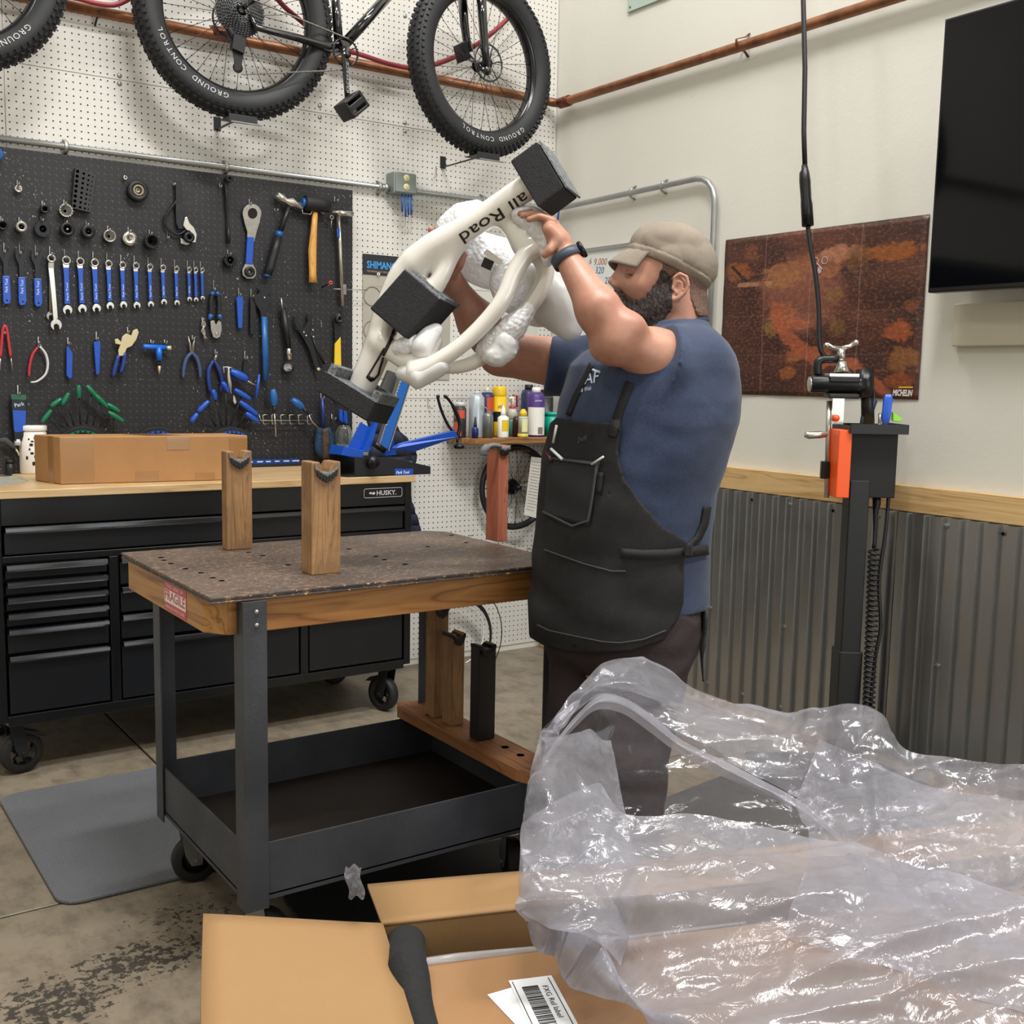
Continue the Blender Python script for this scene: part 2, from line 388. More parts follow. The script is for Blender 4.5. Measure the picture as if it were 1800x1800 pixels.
MB().box(BX0-.012, BX1+.012, BY0-.012, YW-.008, .957, .985).build('worktop', bt, bevel=.003, label='maple worktop of the black tool chest', cat='worktop')
def caster(parent, x, y, top, R=.0635, w=.032, yaw=0, mats=None, spoke=True, brake=False):
    rub, hubm, met = mats; ca, sa = math.cos(yaw), math.sin(yaw); ax = V((-sa, ca, 0)); fw = V((ca, sa, 0))
    c = V((x, y, R+.001)); sw = c-fw*.035; 
    w_ = MB().lathe([(R*.62, -w/2), (R*.93, -w/2), (R, -w/3), (R, w/3), (R*.93, w/2), (R*.62, w/2), (R*.62, -w/2)], c, ax, 28).build('wheel', rub, parent)
    m_ = MB(); m_.lathe([(R*.60, -w*.42), (R*.64, -w*.42), (R*.64, w*.42), (R*.60, w*.42), (R*.60, -w*.42)], c, ax, 24); m_.lathe([(R*.2, -w*.5), (R*.2, w*.5)], c, ax, 12)
    if spoke:
        for k in range(5):
            a = k*2*math.pi/5; r1 = fw*math.cos(a)+V((0, 0, 1))*math.sin(a); a2 = a+.5; r2 = fw*math.cos(a2)+V((0, 0, 1))*math.sin(a2)
            m_.tube([c+r1*R*.15, c+r1*R*.4, c+r2*R*.63], [.006, .005, .005], 6, flat=1)
    else: m_.lathe([(R*.18, -w*.2), (R*.62, -w*.12), (R*.62, w*.12), (R*.18, w*.2)], c, ax, 20)
    m_.build('wheel_hub', hubm, w_)
    f = MB()
    for s_ in (-1, 1):
        o_ = c+ax*s_*(w/2+.005)
        f.prism([o_+V((0, 0, 0))+fw*a+V((0, 0, b)) for a, b in ((-.014, -.012), (.014, -.012), (.016, .0), (.0, top-R-.012), (-.045, top-R-.012), (-.03, .02))], ax*s_*.003)
    tp = c+V((0, 0, top-R-.008))-fw*.02
    f.obox(tp, fw*.03, ax*(w/2+.008), V((0, 0, .004))); f.lathe([(.028, 0), (.030, .006), (.024, .010)], tp, (0, 0, 1), 16)
    f.cyl(c-ax*(w/2+.012), c+ax*(w/2+.012), .006, n=8)
    f.build('caster_fork', met, parent)
    if brake: MB().prism([c+fw*a+V((0, 0, b))-ax*.02 for a, b in ((.0, R+.01), (.06, R-.01), (.085, R-.03), (.05, R-.026), (.0, R-.008))], ax*.04).build('brake_pedal', M('brake_black', '222326', .4), parent)
cm = (M('caster_rubber', '151515', .6), M('caster_hub', '1f2022', .3, .3), M('caster_metal', '2a2b2e', .4, .5))
for (x, y, yw_) in ((.70, 3.96, .2), (2.10, 3.955, 1.9), (.70, 4.42, .4), (2.10, 4.42, .2)): caster(wbn, x, y, .19, .072, .04, yw_, cm, True, True)
# ================================================================ CART
CX0, CX1, CY0, CY1 = .79, 1.775, 2.275, 2.975
cart = thing('workshop_cart', 'rolling grey steel work cart with a worn plywood top and lower tray', 'cart', ((CX0+CX1)/2, (CY0+CY1)/2, 0))
t = NT('worn_plywood'); a = t.noise(t.mapped((1, 3.5, 1), (0, 0, .5)), 22, 6, .75, .6); b_ = t.noise(t.mapped(), 3.2, 5, .6); e_ = t.noise(t.mapped((2, 9, 2), (0, 0, .4)), 34, 4, .7)
g_ = t.noise(t.mapped((1, 4, 1), (0, 0, .7)), 60, 4, .75); c = t.mix(t.ramp(b_, [(.35, 0.), (.65, 1.)]), '3f3633', '594c45'); c = t.mix(t.ramp(a, [(.56, 0.), (.66, 1.)]), c, '98795a'); c = t.mix(t.ramp(e_, [(.60, 0.), (.66, 1.)]), c, 'd3b482'); c = t.mix(t.ramp(g_, [(.62, 0.), (.66, 1.)]), c, 'c9ab7c'); c = t.mix(t.ramp(e_, [(.30, 1.), (.37, 0.)]), c, '2a221f')
t.out('Base Color', c).out('Roughness', .5).bump(a, .3); ply = t.m
m_ = MB(); ch = .035
for k, z in enumerate((.885, .8895, .894)):        # three plies of the sheet
    i_ = .002*(k == 1); zz = .9 if k == 2 else z+.0045
    m_.prism([(x, y, z) for x, y in ((CX0+i_, CY0+i_), (CX1-i_, CY0+i_), (CX1-i_, CY1-ch*1.4), (CX1-ch*1.4, CY1-i_), (CX0+i_, CY1-i_))], (0, 0, zz-z))
ctop = m_.build('tabletop', ply, cart, bevel=.0015)
pinef = wood('old_pine_x', 'a06c38', '6e431d', 'b88448', 'X', .5, .5); piney = wood('old_pine_y', 'a6753f', '6e431d', 'bd8c50', 'Y', .5, .5)
m_ = MB().prism([(.838, CY0+.03, .806), (.805+.033, CY0+.03, .885), (1.76, CY0+.03, .885), (1.76, CY0+.03, .806)], (0, .036, 0)); m_.build('apron_board', pinef, cart, bevel=.002)
MB().box(.838, 1.76, CY1-.066, CY1-.03, .806, .885).build('apron_board', pinef, cart, bevel=.002)
m_ = MB().prism([(.800, CY0+.085, .806), (.838, CY0+.03, .806), (.838, CY1-.03, .806), (.80, CY1-.03, .806)], (0, 0, .079)); m_.build('apron_board', piney, cart, bevel=.002)
MB().box(1.724, 1.76, CY0+.066, CY1-.066, .806, .885).build('apron_board', piney, cart, bevel=.002)
# dowel holes drilled in the top
hm = M('hole_dark', '17110d', .9); m_ = MB()
for (u, v) in ((283, 980), (288, 985), (300, 991), (326, 1000), (353, 1007), (374, 1016), (390, 1021), (437, 971), (462, 977), (507, 993), (614, 965), (661, 978), (676, 984), (712, 992), (752, 961), (819, 954), (794, 941), (828, 942), (903, 957), (930, 965)):
    p = PZ(u, v, .9); m_.lathe([(.0075, .0005), (.0001, .0005)], (p.x, p.y, .9), (0, 0, 1), 12)
m_.build('dowel_hole', hm, cart, kind='stuff')
steel = M('cart_steel', '3a3c41', .5, .35, .25, 5, .15, 120, col2='4e5056'); steeld = M('cart_tray_floor', '2a211c', .55, .1, .35, 5, .1, 80)
def leg(x, y, sx, sy, z0=.168, z1=.884, h=.056):
    m_ = MB(); t_ = .004
    m_.prism([(x, y, z0), (x+sx*h, y, z0), (x+sx*h, y+sy*t_, z0), (x+sx*t_, y+sy*t_, z0), (x+sx*t_, y+sy*h, z0), (x, y+sy*h, z0)], (0, 0, z1-z0))
    l_ = m_.build('leg', steel, cart, bevel=.001)
    for z in (.86, .83): MB().lathe([(.0001, .003), (.005, .003), (.006, 0)], (x+sx*.032, y, z), (0, -sy, 0), 10).build('screw', MATS['zinc'], l_)
LX0, LX1, LY0, LY1 = .858, 1.735, 2.268, 2.93
for x, sx in ((LX0, 1), (LX1, -1)):
    for y, sy in ((LY0, 1), (LY1, -1)): leg(x, y, sx, sy)
m_ = MB(); g = .006
m_.box(LX0+g, LX1-g, LY0+g, LY0+g+.004, .185, .322).box(LX0+g, LX1-g, LY1-g-.004, LY1-g, .185, .322).box(LX0+g, LX0+g+.004, LY0+g, LY1-g, .185, .322).box(LX1-g-.004, LX1-g, LY0+g, LY1-g, .185, .322)
m_.build('tray_wall', steel, cart, bevel=.0008)
MB().box(LX0+g, LX1-g, LY0+g, LY1-g, .196, .200).build('tray_floor', steeld, cart)
cm2 = (M('grey_rubber', '1b1a1a', .7), M('cast_hub', '232323', .5, .4), M('dull_zinc', '8b8c8c', .45, .8))
for (x, y, yw_) in ((LX0+.075, LY0+.09, -.5), (LX1-.08, LY0+.10, 1.2), (LX0+.075, LY1-.09, -.15), (LX1-.09, LY1-.1, .2)): caster(cart, x, y, .19, .0635, .036, yw_, cm2, False)
# red FRAGILE sticker on the end board
sx_ = .7995; a = PX(289, 1017, sx_); b_ = PX(327, 1030, sx_); 
y1, y0 = a.y, b_.y; zt, zb = .884, .8115
stk = MB().box(sx_-.0006, sx_+.001, y0, y1, zb, zt).build('sticker', M('sticker_red', 'c53a45', .4), cart)
MB().box(sx_-.0010, sx_-.0004, y0+.003, y1-.003, zb+.019, zt-.022).build('sticker_panel', M('sticker_white', 'e8e4e0', .5), stk)
rd = MATS['sticker_red']; wh = MATS['sticker_white']; yd = V((0, -1, 0))
text('FRAGILE', rd, stk, (sx_-.001, y1-.005, zb+.026), yd, (0, 0, 1), .034, .0005, width=(y1-y0)-.012, bold=.015)
text('THIS SIDE UP', wh, stk, (sx_-.001, y1-.016, zt-.016), yd, (0, 0, 1), .012, .0005, width=(y1-y0)-.034)
text('HANDLE WITH CARE', wh, stk, (sx_-.001, y1-.01, zb+.006), yd, (0, 0, 1), .010, .0005, width=(y1-y0)-.022)
# ================================================================ TOOL WALL
YB = 4.505
def T(u, v, o=.012): return PY(u, v, YB-o)
def TL(pts, o=.012): return [T(u, v, o) for u, v in pts]
def pm(u, v): return (T(u+1, v)-T(u, v)).length
bluep = M('blue_vinyl', '1b4fb4', .35, var=.08, scale=40); blued = M('navy_vinyl', '22377c', .4, var=.1, scale=40); bluet = M('teal_blue', '1f5c9e', .35); slate = M('slate_vinyl', '3d4e74', .5, var=.1, scale=50)
chrome = M('tool_chrome', 'c9c6be', .22, .85); steelt = M('tool_steel', 'a29f98', .35, .8, .15, 60); dark = M('tool_black', '222326', .45, .2); oxide = M('black_oxide', '2f3033', .4, .6, .2, 60)
red = M('tool_red', 'b3303a', .35); green = M('tool_green', '0f6e49', .3); white = M('white_paint', 'ece9e2', .45); yellow = M('tool_yellow', 'e6c12a', .4); cream = M('cream_metal', 'cfc39c', .35, .3); whitep = M('print_white', 'dfe6f0', .5)
pb = MB().box(-1.6, 2.227, YB, YW-.0065, .99, 2.19).build('tool_pegboard', pegb, label='black pegboard of tools above the tool chest', cat='pegboard'); recenter_world(pb)
def hook(u, v, l=22, d=.03, lab=None):      # wire hook: runs up the board, out and a short tip
    p = T(u, v+l, .004); q = T(u, v, .004)
    MB().tube([q, V((p.x, q.y, p.z)), V((p.x, q.y-d, p.z-.002)), V((p.x, q.y-d-.004, p.z+.008))], .0028, 6).build('peg_hook', MATS['zinc'], pb)
def tool(name, label, cat, pts, group=None):
    P = TL(pts); lo = min(p.z for p in P); return thing(name, label, cat, (sum(p.x for p in P)/len(P), YB-.012, lo), group)
def plate(t, nm, mat, px, o=.016, th=.005, bev=.001, **k):
    return MB().prism(TL(px, o), (0, th, 0)).build(nm, mat, t, bevel=bev, **k)
def rod(t, nm, mat, px, r, o=.016, n=8, flat=1, sm=0, **k):
    P = TL(px, o); r = [x*pm(*px[0]) for x in r] if hasattr(r, '__len__') else r*pm(*px[0])
    if sm: 
        rr = [r]*len(P) if not hasattr(r, '__len__') else r; P2 = spline(P, sm); rs = np.interp(np.linspace(0, len(P)-1, len(P2)), range(len(P)), rr); P, r = P2, list(rs)
    return MB().tube(P, r, n, flat=flat, up=(0, 1, 0) if flat != 1 else None).build(nm, mat, t, **k)
def ring(t, nm, mat, u, v, ro, ri, d=.01, o=.012, n=24, **k):
    p = T(u, v, o); s = pm(u, v); ro *= s; ri *= s
    return MB().lathe([(ri, 0), (ro, 0), (ro, d), (ri, d), (ri, 0)], p, (0, -1, 0), n).build(nm, mat, t, **k)
# --- sockets and lockring tools
def socket(u, v, ro, ri, label, mat, d=.03, teeth=0, inner=None):
    t = tool('lockring_tool', label, 'bike tool', [(u, v+ro)]); s = pm(u, v)
    p = T(u, v, .01); m_ = MB(); R, r = ro*s, ri*s
    m_.lathe([(r*.9, 0), (R*.85, 0), (R, d*.4), (R, d), (r, d), (r, d*.25), (r*.3, d*.2), (r*.3, 0)], p, (0, -1, 0), 28)
    for k in range(teeth):
        a = 2*math.pi*k/teeth; c = p+V((math.cos(a)*(R+r)/2, -d-.002, math.sin(a)*(R+r)/2)); m_.obox(c, V((math.cos(a), 0, math.sin(a)))*(R-r)*.5, V((0, .003, 0)), V((-math.sin(a), 0, math.cos(a)))*.0025)
    m_.build('body', mat, t)
    if inner: MB().lathe([(r*.95, d*.5), (r*.3, d*.5), (r*.3, d*.9), (.0001, d*.9)], p, (0, -1, 0), 20).build('core', inner, t)
    hook(u-2, v-ro-8, 10, .035); return t
socket(32, 332, 7, 3.2, 'small bright steel ring tool, alone near the top left of the black pegboard', chrome, .008)
socket(76, 369, 8, 4.5, 'plain black socket hanging left of the ring with castle teeth', oxide, .035)
socket(114, 371, 12, 9.5, 'hollow bright-edged castle-tooth ring left of the black bit block', steelt, .02, 14)
socket(3, 397, 9, 6, 'black socket cut by the left edge of the photo, in the row of sockets', oxide)
socket(35, 400, 10, 5, 'small dark socket with bright rim, first whole one in the socket row', steelt, .035, 0, dark)
socket(74, 403, 15, 6, 'broad black lockring tool with knurled rim, second whole one in the socket row', oxide, .012, 24, dark)
socket(116, 404, 12.5, 7, 'black double-ring socket directly below the castle-tooth ring', oxide, .03, 0, steelt)
socket(153, 408, 12, 5, 'black smooth-domed socket above the sixth and seventh wrenches, below the bit block', oxide, .025, 0, dark)
socket(191, 415.5, 11, 8.5, 'thin bright-rimmed black ring in the socket row, left of the silver dish', steelt, .02)
socket(227, 419.5, 12.5, 3.5, 'shiny silver dish-shaped lockring tool in the socket row', chrome, .012)
socket(264, 425, 13, 9.5, 'black hollow socket right of the silver dish, last in its row', oxide, .03, 16)
socket(402, 458, 11, 6, 'splined black lockring tool below the black ratchet', oxide, .02, 12, dark)
t = tool('tape_disc', 'blue round disc cut by the left edge at the top of the black pegboard', 'disc', [(-6, 298)]); ring(t, 'disc', bluet, -8, 272, 12, 4, .025)
# --- bit block, nut, tape roll
t = tool('bit_holder', 'black tilted block of drilled holes near the top of the pegboard', 'tool holder', [(125, 370)])
B4 = [(132, 294), (170, 308), (160, 374), (126, 366)]
plate(t, 'block', M('rubber_block', '2e2e30', .7), B4, .03, .02, .002)
m_ = MB()
for j in range(8):
    for i, r_ in enumerate((3, 2.3, 1.8, 1.2)):
        fu, fv = (.13, .42, .66, .84)[i], (j+.6)/8.2
        a = np.array(B4[0])*(1-fu)*(1-fv)+np.array(B4[1])*fu*(1-fv)+np.array(B4[2])*fu*fv+np.array(B4[3])*(1-fu)*fv; p = T(a[0], a[1], .0305); s = pm(*a)*r_
        m_.lathe([(s, 0), (.0001, 0)], p, (0, -1, 0), 8, False)
m_.build('bit_hole', hm, t, kind='stuff')
t = tool('lock_nut', 'tiny bright nut hanging above the roll of black tape', 'nut', [(220, 317)]); ring(t, 'ring', chrome, 220, 312.5, 4, 2.2, .006, n=6)
t = tool('tape_roll', 'roll of black tape with a beige core on the pegboard', 'tape', [(241, 353)]); ring(t, 'tape', M('black_tape', '1c1c1d', .5), 241, 336, 18, 9.5, .02)
ring(t, 'core', M('beige_core', '9a8b73', .7), 241, 335.5, 9.5, 6.5, .021); ring(t, 'hub_plug', steelt, 241, 335, 5, 1.2, .012)
# --- chain whip style bar and crank tool
t = tool('chain_whip', 'black chain whip with a curved end, hanging by the upper middle of the pegboard', 'bike tool', [(310, 405)])
plate(t, 'bar', oxide, [(309, 317), (316, 315), (319, 319), (323, 370), (326, 392), (322, 402), (314, 402), (310, 392), (309, 370)], .022, .006)
rod(t, 'chain', oxide, [(311, 352), (299, 368), (290, 384), (292, 398), (302, 408), (314, 412), (326, 405), (330, 396)], 2.2, .018, 6, 1, 4)
hook(305, 322, 4, .02)
t = tool('crank_puller', 'bright hooked crank tool hanging over the lower end of the chain whip', 'bike tool', [(330, 430)])
plate(t, 'hook_arm', chrome, [(325, 383), (329, 381), (333, 392), (341, 400), (346, 412), (344, 426), (338, 426), (340, 414), (334, 406), (328, 404), (322, 396)], .03, .005)
ring(t, 'socket', oxide, 329, 418, 9, 4, .03); plate(t, 'foot', steelt, [(317, 418), (323, 421), (334, 428), (328, 431), (318, 428)], .026, .006)
hook(294, 408, 12, .02)
t = tool('ratchet', 'long thin black ratchet near the top, left of the pear-shaped spanner', 'ratchet', [(400, 428)])
ring(t, 'head', oxide, 401, 315, 6, 2.6, .018); rod(t, 'shank', oxide, [(396, 322), (398, 345), (401, 400), (402, 427)], [3.5, 2.5, 2.3, 2.8], .016, 8)
rod(t, 'grip', dark, [(401, 398), (402, 428)], 3.1, .016, 8); hook(386, 322, 8, .02)
# --- three cone wrenches
for i, (u, lab) in enumerate(((9.5, 'leftmost of the three black flat wrenches with blue dipped ends'), (37, 'middle of the three black flat wrenches with blue dipped ends'), (65, 'rightmost of the three black flat wrenches with blue dipped ends, beside the long chrome spanner'))):
    dv = i*2.2; t = tool('cone_wrench', lab, 'wrench', [(u, 535+dv)], 'blue-ended flat wrenches')
    plate(t, 'blade', oxide, [(u-10, 434+dv), (u-6, 432+dv), (u-5, 441+dv), (u, 446+dv), (u+5, 441+dv), (u+7, 433+dv), (u+10, 438+dv), (u+10, 450+dv), (u+5, 462+dv), (u+6, 488+dv), (u-3, 488+dv), (u-4, 462+dv), (u-10, 450+dv)], .018, .004)
    h_ = plate(t, 'grip', bluep, [(u-5, 485+dv), (u+8, 485+dv), (u+10, 527+dv), (u+7, 534+dv), (u-1, 535+dv), (u-4, 529+dv)], .021, .010, .002)
    a_, b2 = T(u-.5, 514+dv, .0212), T(u-.5, 490+dv, .0212); text('Park Tool', whitep, h_, a_+V((.009, 0, 0)), (b2-a_), (-1, 0, 0), .013, .0004, width=(b2-a_).length)
    ring(h_, 'hang_hole', hm, u+3, 528+dv, 1.7, .05, .0006, .0212, 10); hook(u-3, 427+dv, 18, .03)
# --- long chrome spanner and the shorter one behind it
t = tool('long_spanner', 'longest spanner, bare chrome, in front of another and left of the blue wrenches', 'wrench', [(99, 583)])
def openend(u, v, r, dx=.0, gap=.42, fl=.9):      # outline of an open jaw pointing down
    out = []
    for k in range(0, 13):
        a = math.radians(-60-k*0+0)-0; 
    for k in range(15):
        a = math.radians(-90+34+(292*k/14)); out.append((u+r*math.cos(a), v-r*math.sin(a)*1.02))
    out += [(u-gap*r, v+r*.95), (u-gap*r, v+.05*r), (u, v-.2*r), (u+gap*r, v+.05*r)]
    return [(x+dx*(y-v), y) for x, y in out]
ring(t, 'box_end', chrome, 89.5, 454.5, 7.6, 4.6, .012, .02); plate(t, 'neck', steelt, [(85, 461), (95, 461), (95, 472), (85, 472)], .028, .009)
plate(t, 'shaft', chrome, [(85, 471), (94.5, 471), (98, 510), (102, 560), (94, 563), (90, 515)], .028, .008); plate(t, 'open_end', chrome, openend(99, 571, 10, .05), .028, .008); hook(87, 433, 16, .04)
t = tool('short_spanner', 'plain steel spanner hanging hidden behind the longest chrome spanner', 'wrench', [(88, 560)])
ring(t, 'box_end', steelt, 90, 455, 7.8, 5, .007, .010); rod(t, 'shaft', steelt, [(89, 462), (89, 550)], 3, .013, 8, .6); plate(t, 'open_end', steelt, openend(89.5, 555, 7.8), .015, .006)
# --- the row of twelve blue combination wrenches
ords = ['longest', 'second longest', 'third', 'fourth', 'fifth', 'sixth', 'seventh', 'eighth', 'ninth', 'tenth', 'second shortest', 'shortest']
W12 = [(116, 458, 119, 545, 8), (140.5, 460, 145, 543, 7.3), (166, 462, 170, 542, 7.2), (190.5, 464, 194, 538, 6.4), (215, 466, 217.5, 536, 6), (238.5, 467.5, 241, 537, 6), (263, 469.5, 265.5, 535, 5.2), (286, 471, 288.5, 531, 5), (309.5, 473, 311.5, 532.5, 4.7), (332, 474, 333.5, 526, 4), (343.5, 474.5, 345, 527, 3.9), (355, 475, 356.5, 524, 3.5)]
for i, (u0, v0, u1, v1, r) in enumerate(W12):
    t = tool('combination_wrench', f'blue-handled combination wrench, {ords[i]} of the row{" and leftmost" if i == 0 else " and rightmost" if i == 11 else ", counted from the long left one" if 1 < i < 10 else ", next to last"}', 'wrench', [(u1, v1+r)], 'row of blue combination wrenches')
    ring(t, 'box_end', chrome, u0, v0, r, r*.66, .010, .014, 20)
    sv, ev = v0+r*1.5, v1-r*1.3; k = lambda v: u0+(u1-u0)*(v-v0)/(v1-v0)
    plate(t, 'neck', chrome, [(u0-r*.75, v0+r*.6), (u0+r*.75, v0+r*.6), (k(sv+1)+r*.6, sv+2), (k(sv+1)-r*.6, sv+2)], .02, .006)
    g_ = plate(t, 'sleeve', bluep, [(k(sv)-r*.66, sv), (k(sv)+r*.66, sv), (k(sv+16)+r*.55, sv+16), (k(ev)+r*.6, ev), (k(ev)-r*.6, ev), (k(sv+16)-r*.55, sv+16)], .022, .009, .0015)
    if i < 10:
        a_, b2 = T(k(ev-5)+r*.25, ev-6, .0222), T(k(sv+22)+r*.25, sv+22, .0222); text('Park Tool', whitep, g_, a_, b2-a_, (-1, 0, 0), .010, .0004, width=(b2-a_).length*.85)
    plate(t, 'open_end', chrome, openend(u1, v1, r*1.06, .04), .021, .007); hook(u0-3, v0-r-12, 13+r*.4, .03)
# --- pear-shaped spanner with blue grip
t = tool('bottom_bracket_wrench', 'large pear-shaped steel spanner with blue middle grip', 'wrench', [(438, 490)])
out = [(443+16.5*math.cos(math.radians(a)), 375-16.5*math.sin(math.radians(a))) for a in range(-25, 206, 15)]+[(430, 392), (435, 408), (434, 425), (447, 425), (452, 405), (457, 390)]
inn = [(444+8.5*math.cos(math.radians(a)), 375-9.5*math.sin(math.radians(a))) for a in range(0, 360, 20)]
P = TL(out, .02); m_ = MB().prism(P, (0, .006, 0)); m_.build('blade', steelt, t, bevel=.001)
MB().prism(TL(inn, .0206), (0, .0005, 0)).build('opening', hm, t)
plate(t, 'grip', bluep, [(435, 416), (447, 417), (444, 465), (432, 464)], .023, .010, .002)
plate(t, 'lower_blade', steelt, [(432, 462), (444, 463), (450, 474), (450, 484), (445, 490), (434, 490), (427, 484), (426, 474)], .02, .006); ring(t, 'lower_socket', oxide, 438, 478, 8.5, 3, .012, .02); hook(438, 350, 10, .02)
# --- ball-peen hammer
t = tool('ball_peen_hammer', 'ball-peen hammer with steel head and black handle banded in blue', 'hammer', [(472, 488)])
rod(t, 'head', chrome, [(486, 342), (497, 349), (503, 353), (512, 356), (520, 359), (531, 364)], [5.5, 6, 4.2, 8.5, 5, 7], .035, 16)
rod(t, 'shaft', oxide, [(510, 360), (500, 385), (492, 410)], [4.5, 4, 4.5], .032, 12); rod(t, 'blue_band', bluet, [(491.5, 407), (489.5, 416)], 6.2, .032, 12)
rod(t, 'grip', dark, [(490, 415), (483, 440), (475, 470), (470, 484)], [6, 7, 7, 6.5], .032, 12); rod(t, 'end_cap', bluet, [(470.5, 482), (469.5, 487)], 6.2, .032, 12); hook(483, 366, 6, .03)
# --- rubber mallet
t = tool('rubber_mallet', 'black rubber mallet with a yellow wooden handle', 'mallet', [(551, 497)])
rod(t, 'head', M('mallet_rubber', '1b1b1c', .6), [(535, 356), (540, 357), (562, 360), (578, 362)], [11.5, 12, 12, 10.5], .04, 20); rod(t, 'blue_face', bluet, [(530, 356), (535.5, 357)], 8, .04, 16)
rod(t, 'handle', wood('ash_handle', 'd49a4a', 'b57a30', 'e0ad62', 'Z', .4, 2), [(554, 373), (552, 400), (549, 440), (549.5, 480), (550, 497)], [4.6, 5.2, 7, 6.2, 7.2], .036, 12, .8)
rod(t, 'wire_hanger', MATS['zinc'], [(531, 366), (532, 375), (546, 377), (549, 369), (562, 371), (568, 376), (571, 370)], .9, .045, 6)
# --- square gauge bar
t = tool('alignment_gauge', 'long square chrome derailleur alignment gauge at the right edge of the pegboard', 'bike tool', [(602, 540)])
rod(t, 'bar', chrome, [(595, 379), (598, 440), (602, 538)], 3.9, .03, 4); rod(t, 'pivot', chrome, [(583, 372), (592, 373), (593, 374), (620, 376)], [2.5, 2.5, 4.6, 4.2], .036, 12)
plate(t, 'label_patch', bluep, [(592, 402), (597, 402), (598, 417), (593, 417)], .041, .001, 0); rod(t, 'slider', steelt, [(586, 508), (612, 509)], 1.1, .036, 6); rod(t, 'slider_pin', steelt, [(612, 509), (646, 510)], .8, .036, 6); plate(t, 'slider_clamp', steelt, [(600, 500), (609, 500), (609, 518), (600, 518)], .038, .006)
ring(t, 'ring_hook', steelt, 583, 382, 3.5, 2, .003, .04); rod(t, 'pin', steelt, [(583, 385), (582, 400)], 1, .04, 6); hook(588, 345, 10, .03)
# --- red tipped pick
t = tool('red_tipped_probe', 'short black rod with a red round tip sticking out of the pegboard', 'probe', [(570, 506)])
a_ = T(566, 505, 0); b2 = T(581, 497, .07); MB().cyl(a_, b2, .003, n=8).build('rod', dark, t); MB().lathe([(.0035, -.003), (.0085, -.002), (.0085, .006), (.0035, .007), (.0035, -.003)], b2, (-.3, -1, 0), 16).build('red_tip', M('bright_red', 'd8433f', .4), t)
# --- cable cutters (grey jaw)
t = tool('cable_cutter', 'cable cutter hanging jaws down with black and blue handles', 'cutters', [(381, 595)])
for s_ in (-1, 1): rod(t, 'handle', dark, [(378+s_*4, 514), (378+s_*7, 530), (378+s_*6.5, 555), (378+s_*4, 562)], [2.6, 3.8, 3.8, 3], .018, 8, 1, 3); rod(t, 'handle_cap', bluet, [(378+s_*3, 513), (378+s_*6, 519)], [3, 4], .018, 8); rod(t, 'handle_collar', bluet, [(378+s_*6.5, 553), (378+s_*10, 562)], [4.5, 3.5], .018, 8)
plate(t, 'jaw', steelt, [(370, 565), (376, 563), (380, 571), (384, 563), (389, 566), (390, 580), (387, 592), (381, 595), (375, 593), (371, 580)], .022, .008); ring(t, 'pivot', chrome, 381, 586, 2.5, .1, .003, .022, 12); hook(375, 492, 18, .02)
t = tool('wire_bundle', 'little bundle of bright twisted wire ends on a hook', 'wire', [(360, 598)])
for dx in (-3, 0, 3): rod(t, 'wire', chrome, [(357, 560), (358+dx, 572), (357-dx, 582), (362+dx, 596)], 1, .02, 6, 1, 3)
hook(355, 557, 6, .02)
t = tool('tyre_lever', 'bright blue flat lever right of the cable cutter', 'lever', [(422, 578)]); plate(t, 'lever', bluep, [(416, 524), (420, 520), (427, 521), (428, 527), (426, 577), (419, 577)], .022, .010, .002); hook(419, 506, 14, .025)
t = tool('black_lever', 'black flat lever between the blue lever and the wide pedal wrench', 'lever', [(447, 590)]); plate(t, 'lever', oxide, [(440, 525), (444, 521), (450, 522), (450, 528), (448, 588), (440, 588)], .02, .008, .001); hook(441, 508, 14, .025)
# --- wide headed pedal wrench
t = tool('pedal_wrench', 'wide black-headed pedal wrench with a very long blue handle', 'wrench', [(466, 670)])
plate(t, 'head', oxide, [(447, 514), (453, 518), (457, 512), (452, 507), (458, 502), (468, 501), (477, 504), (480, 512), (474, 514), (472, 520), (479, 523), (478, 530), (471, 542), (470, 560), (459, 560), (458, 548), (450, 535), (446, 524)], .026, .008)
rod(t, 'grip', bluet, [(464.5, 557), (466, 610), (467, 669)], 5.4, .026, 10, .7); ring(t, 'rivet', chrome, 465, 523, 1.6, .1, .003, .026, 10)
# --- shock pump
t = tool('shock_pump', 'black shock pump with chrome fitting and round gauge hanging nose up', 'pump', [(508, 655)])
rod(t, 'barrel', dark, [(498, 545), (508, 612)], 5.2, .03, 14); rod(t, 'piston', chrome, [(494, 523), (497, 546)], 1.6, .03, 8); rod(t, 'hose', dark, [(502, 535), (505, 560), (512, 600), (512, 620)], 2, .04, 8, 1, 3); rod(t, 'chrome_fitting', chrome, [(507, 608), (509, 632)], [3.6, 5], .032, 12)
MB().lathe([(.0001, 0), (.022, 0), (.024, .004), (.024, .018), (.019, .02), (.019, .016), (.0001, .016)], T(508, 646, .02), (-.75, -1, .1), 24).build('gauge', dark, t); MB().lathe([(.018, .0165), (.0001, .0165)], T(508, 646, .02), (-.75, -1, .1), 20).build('gauge_face', MATS['badge_silver'], t)
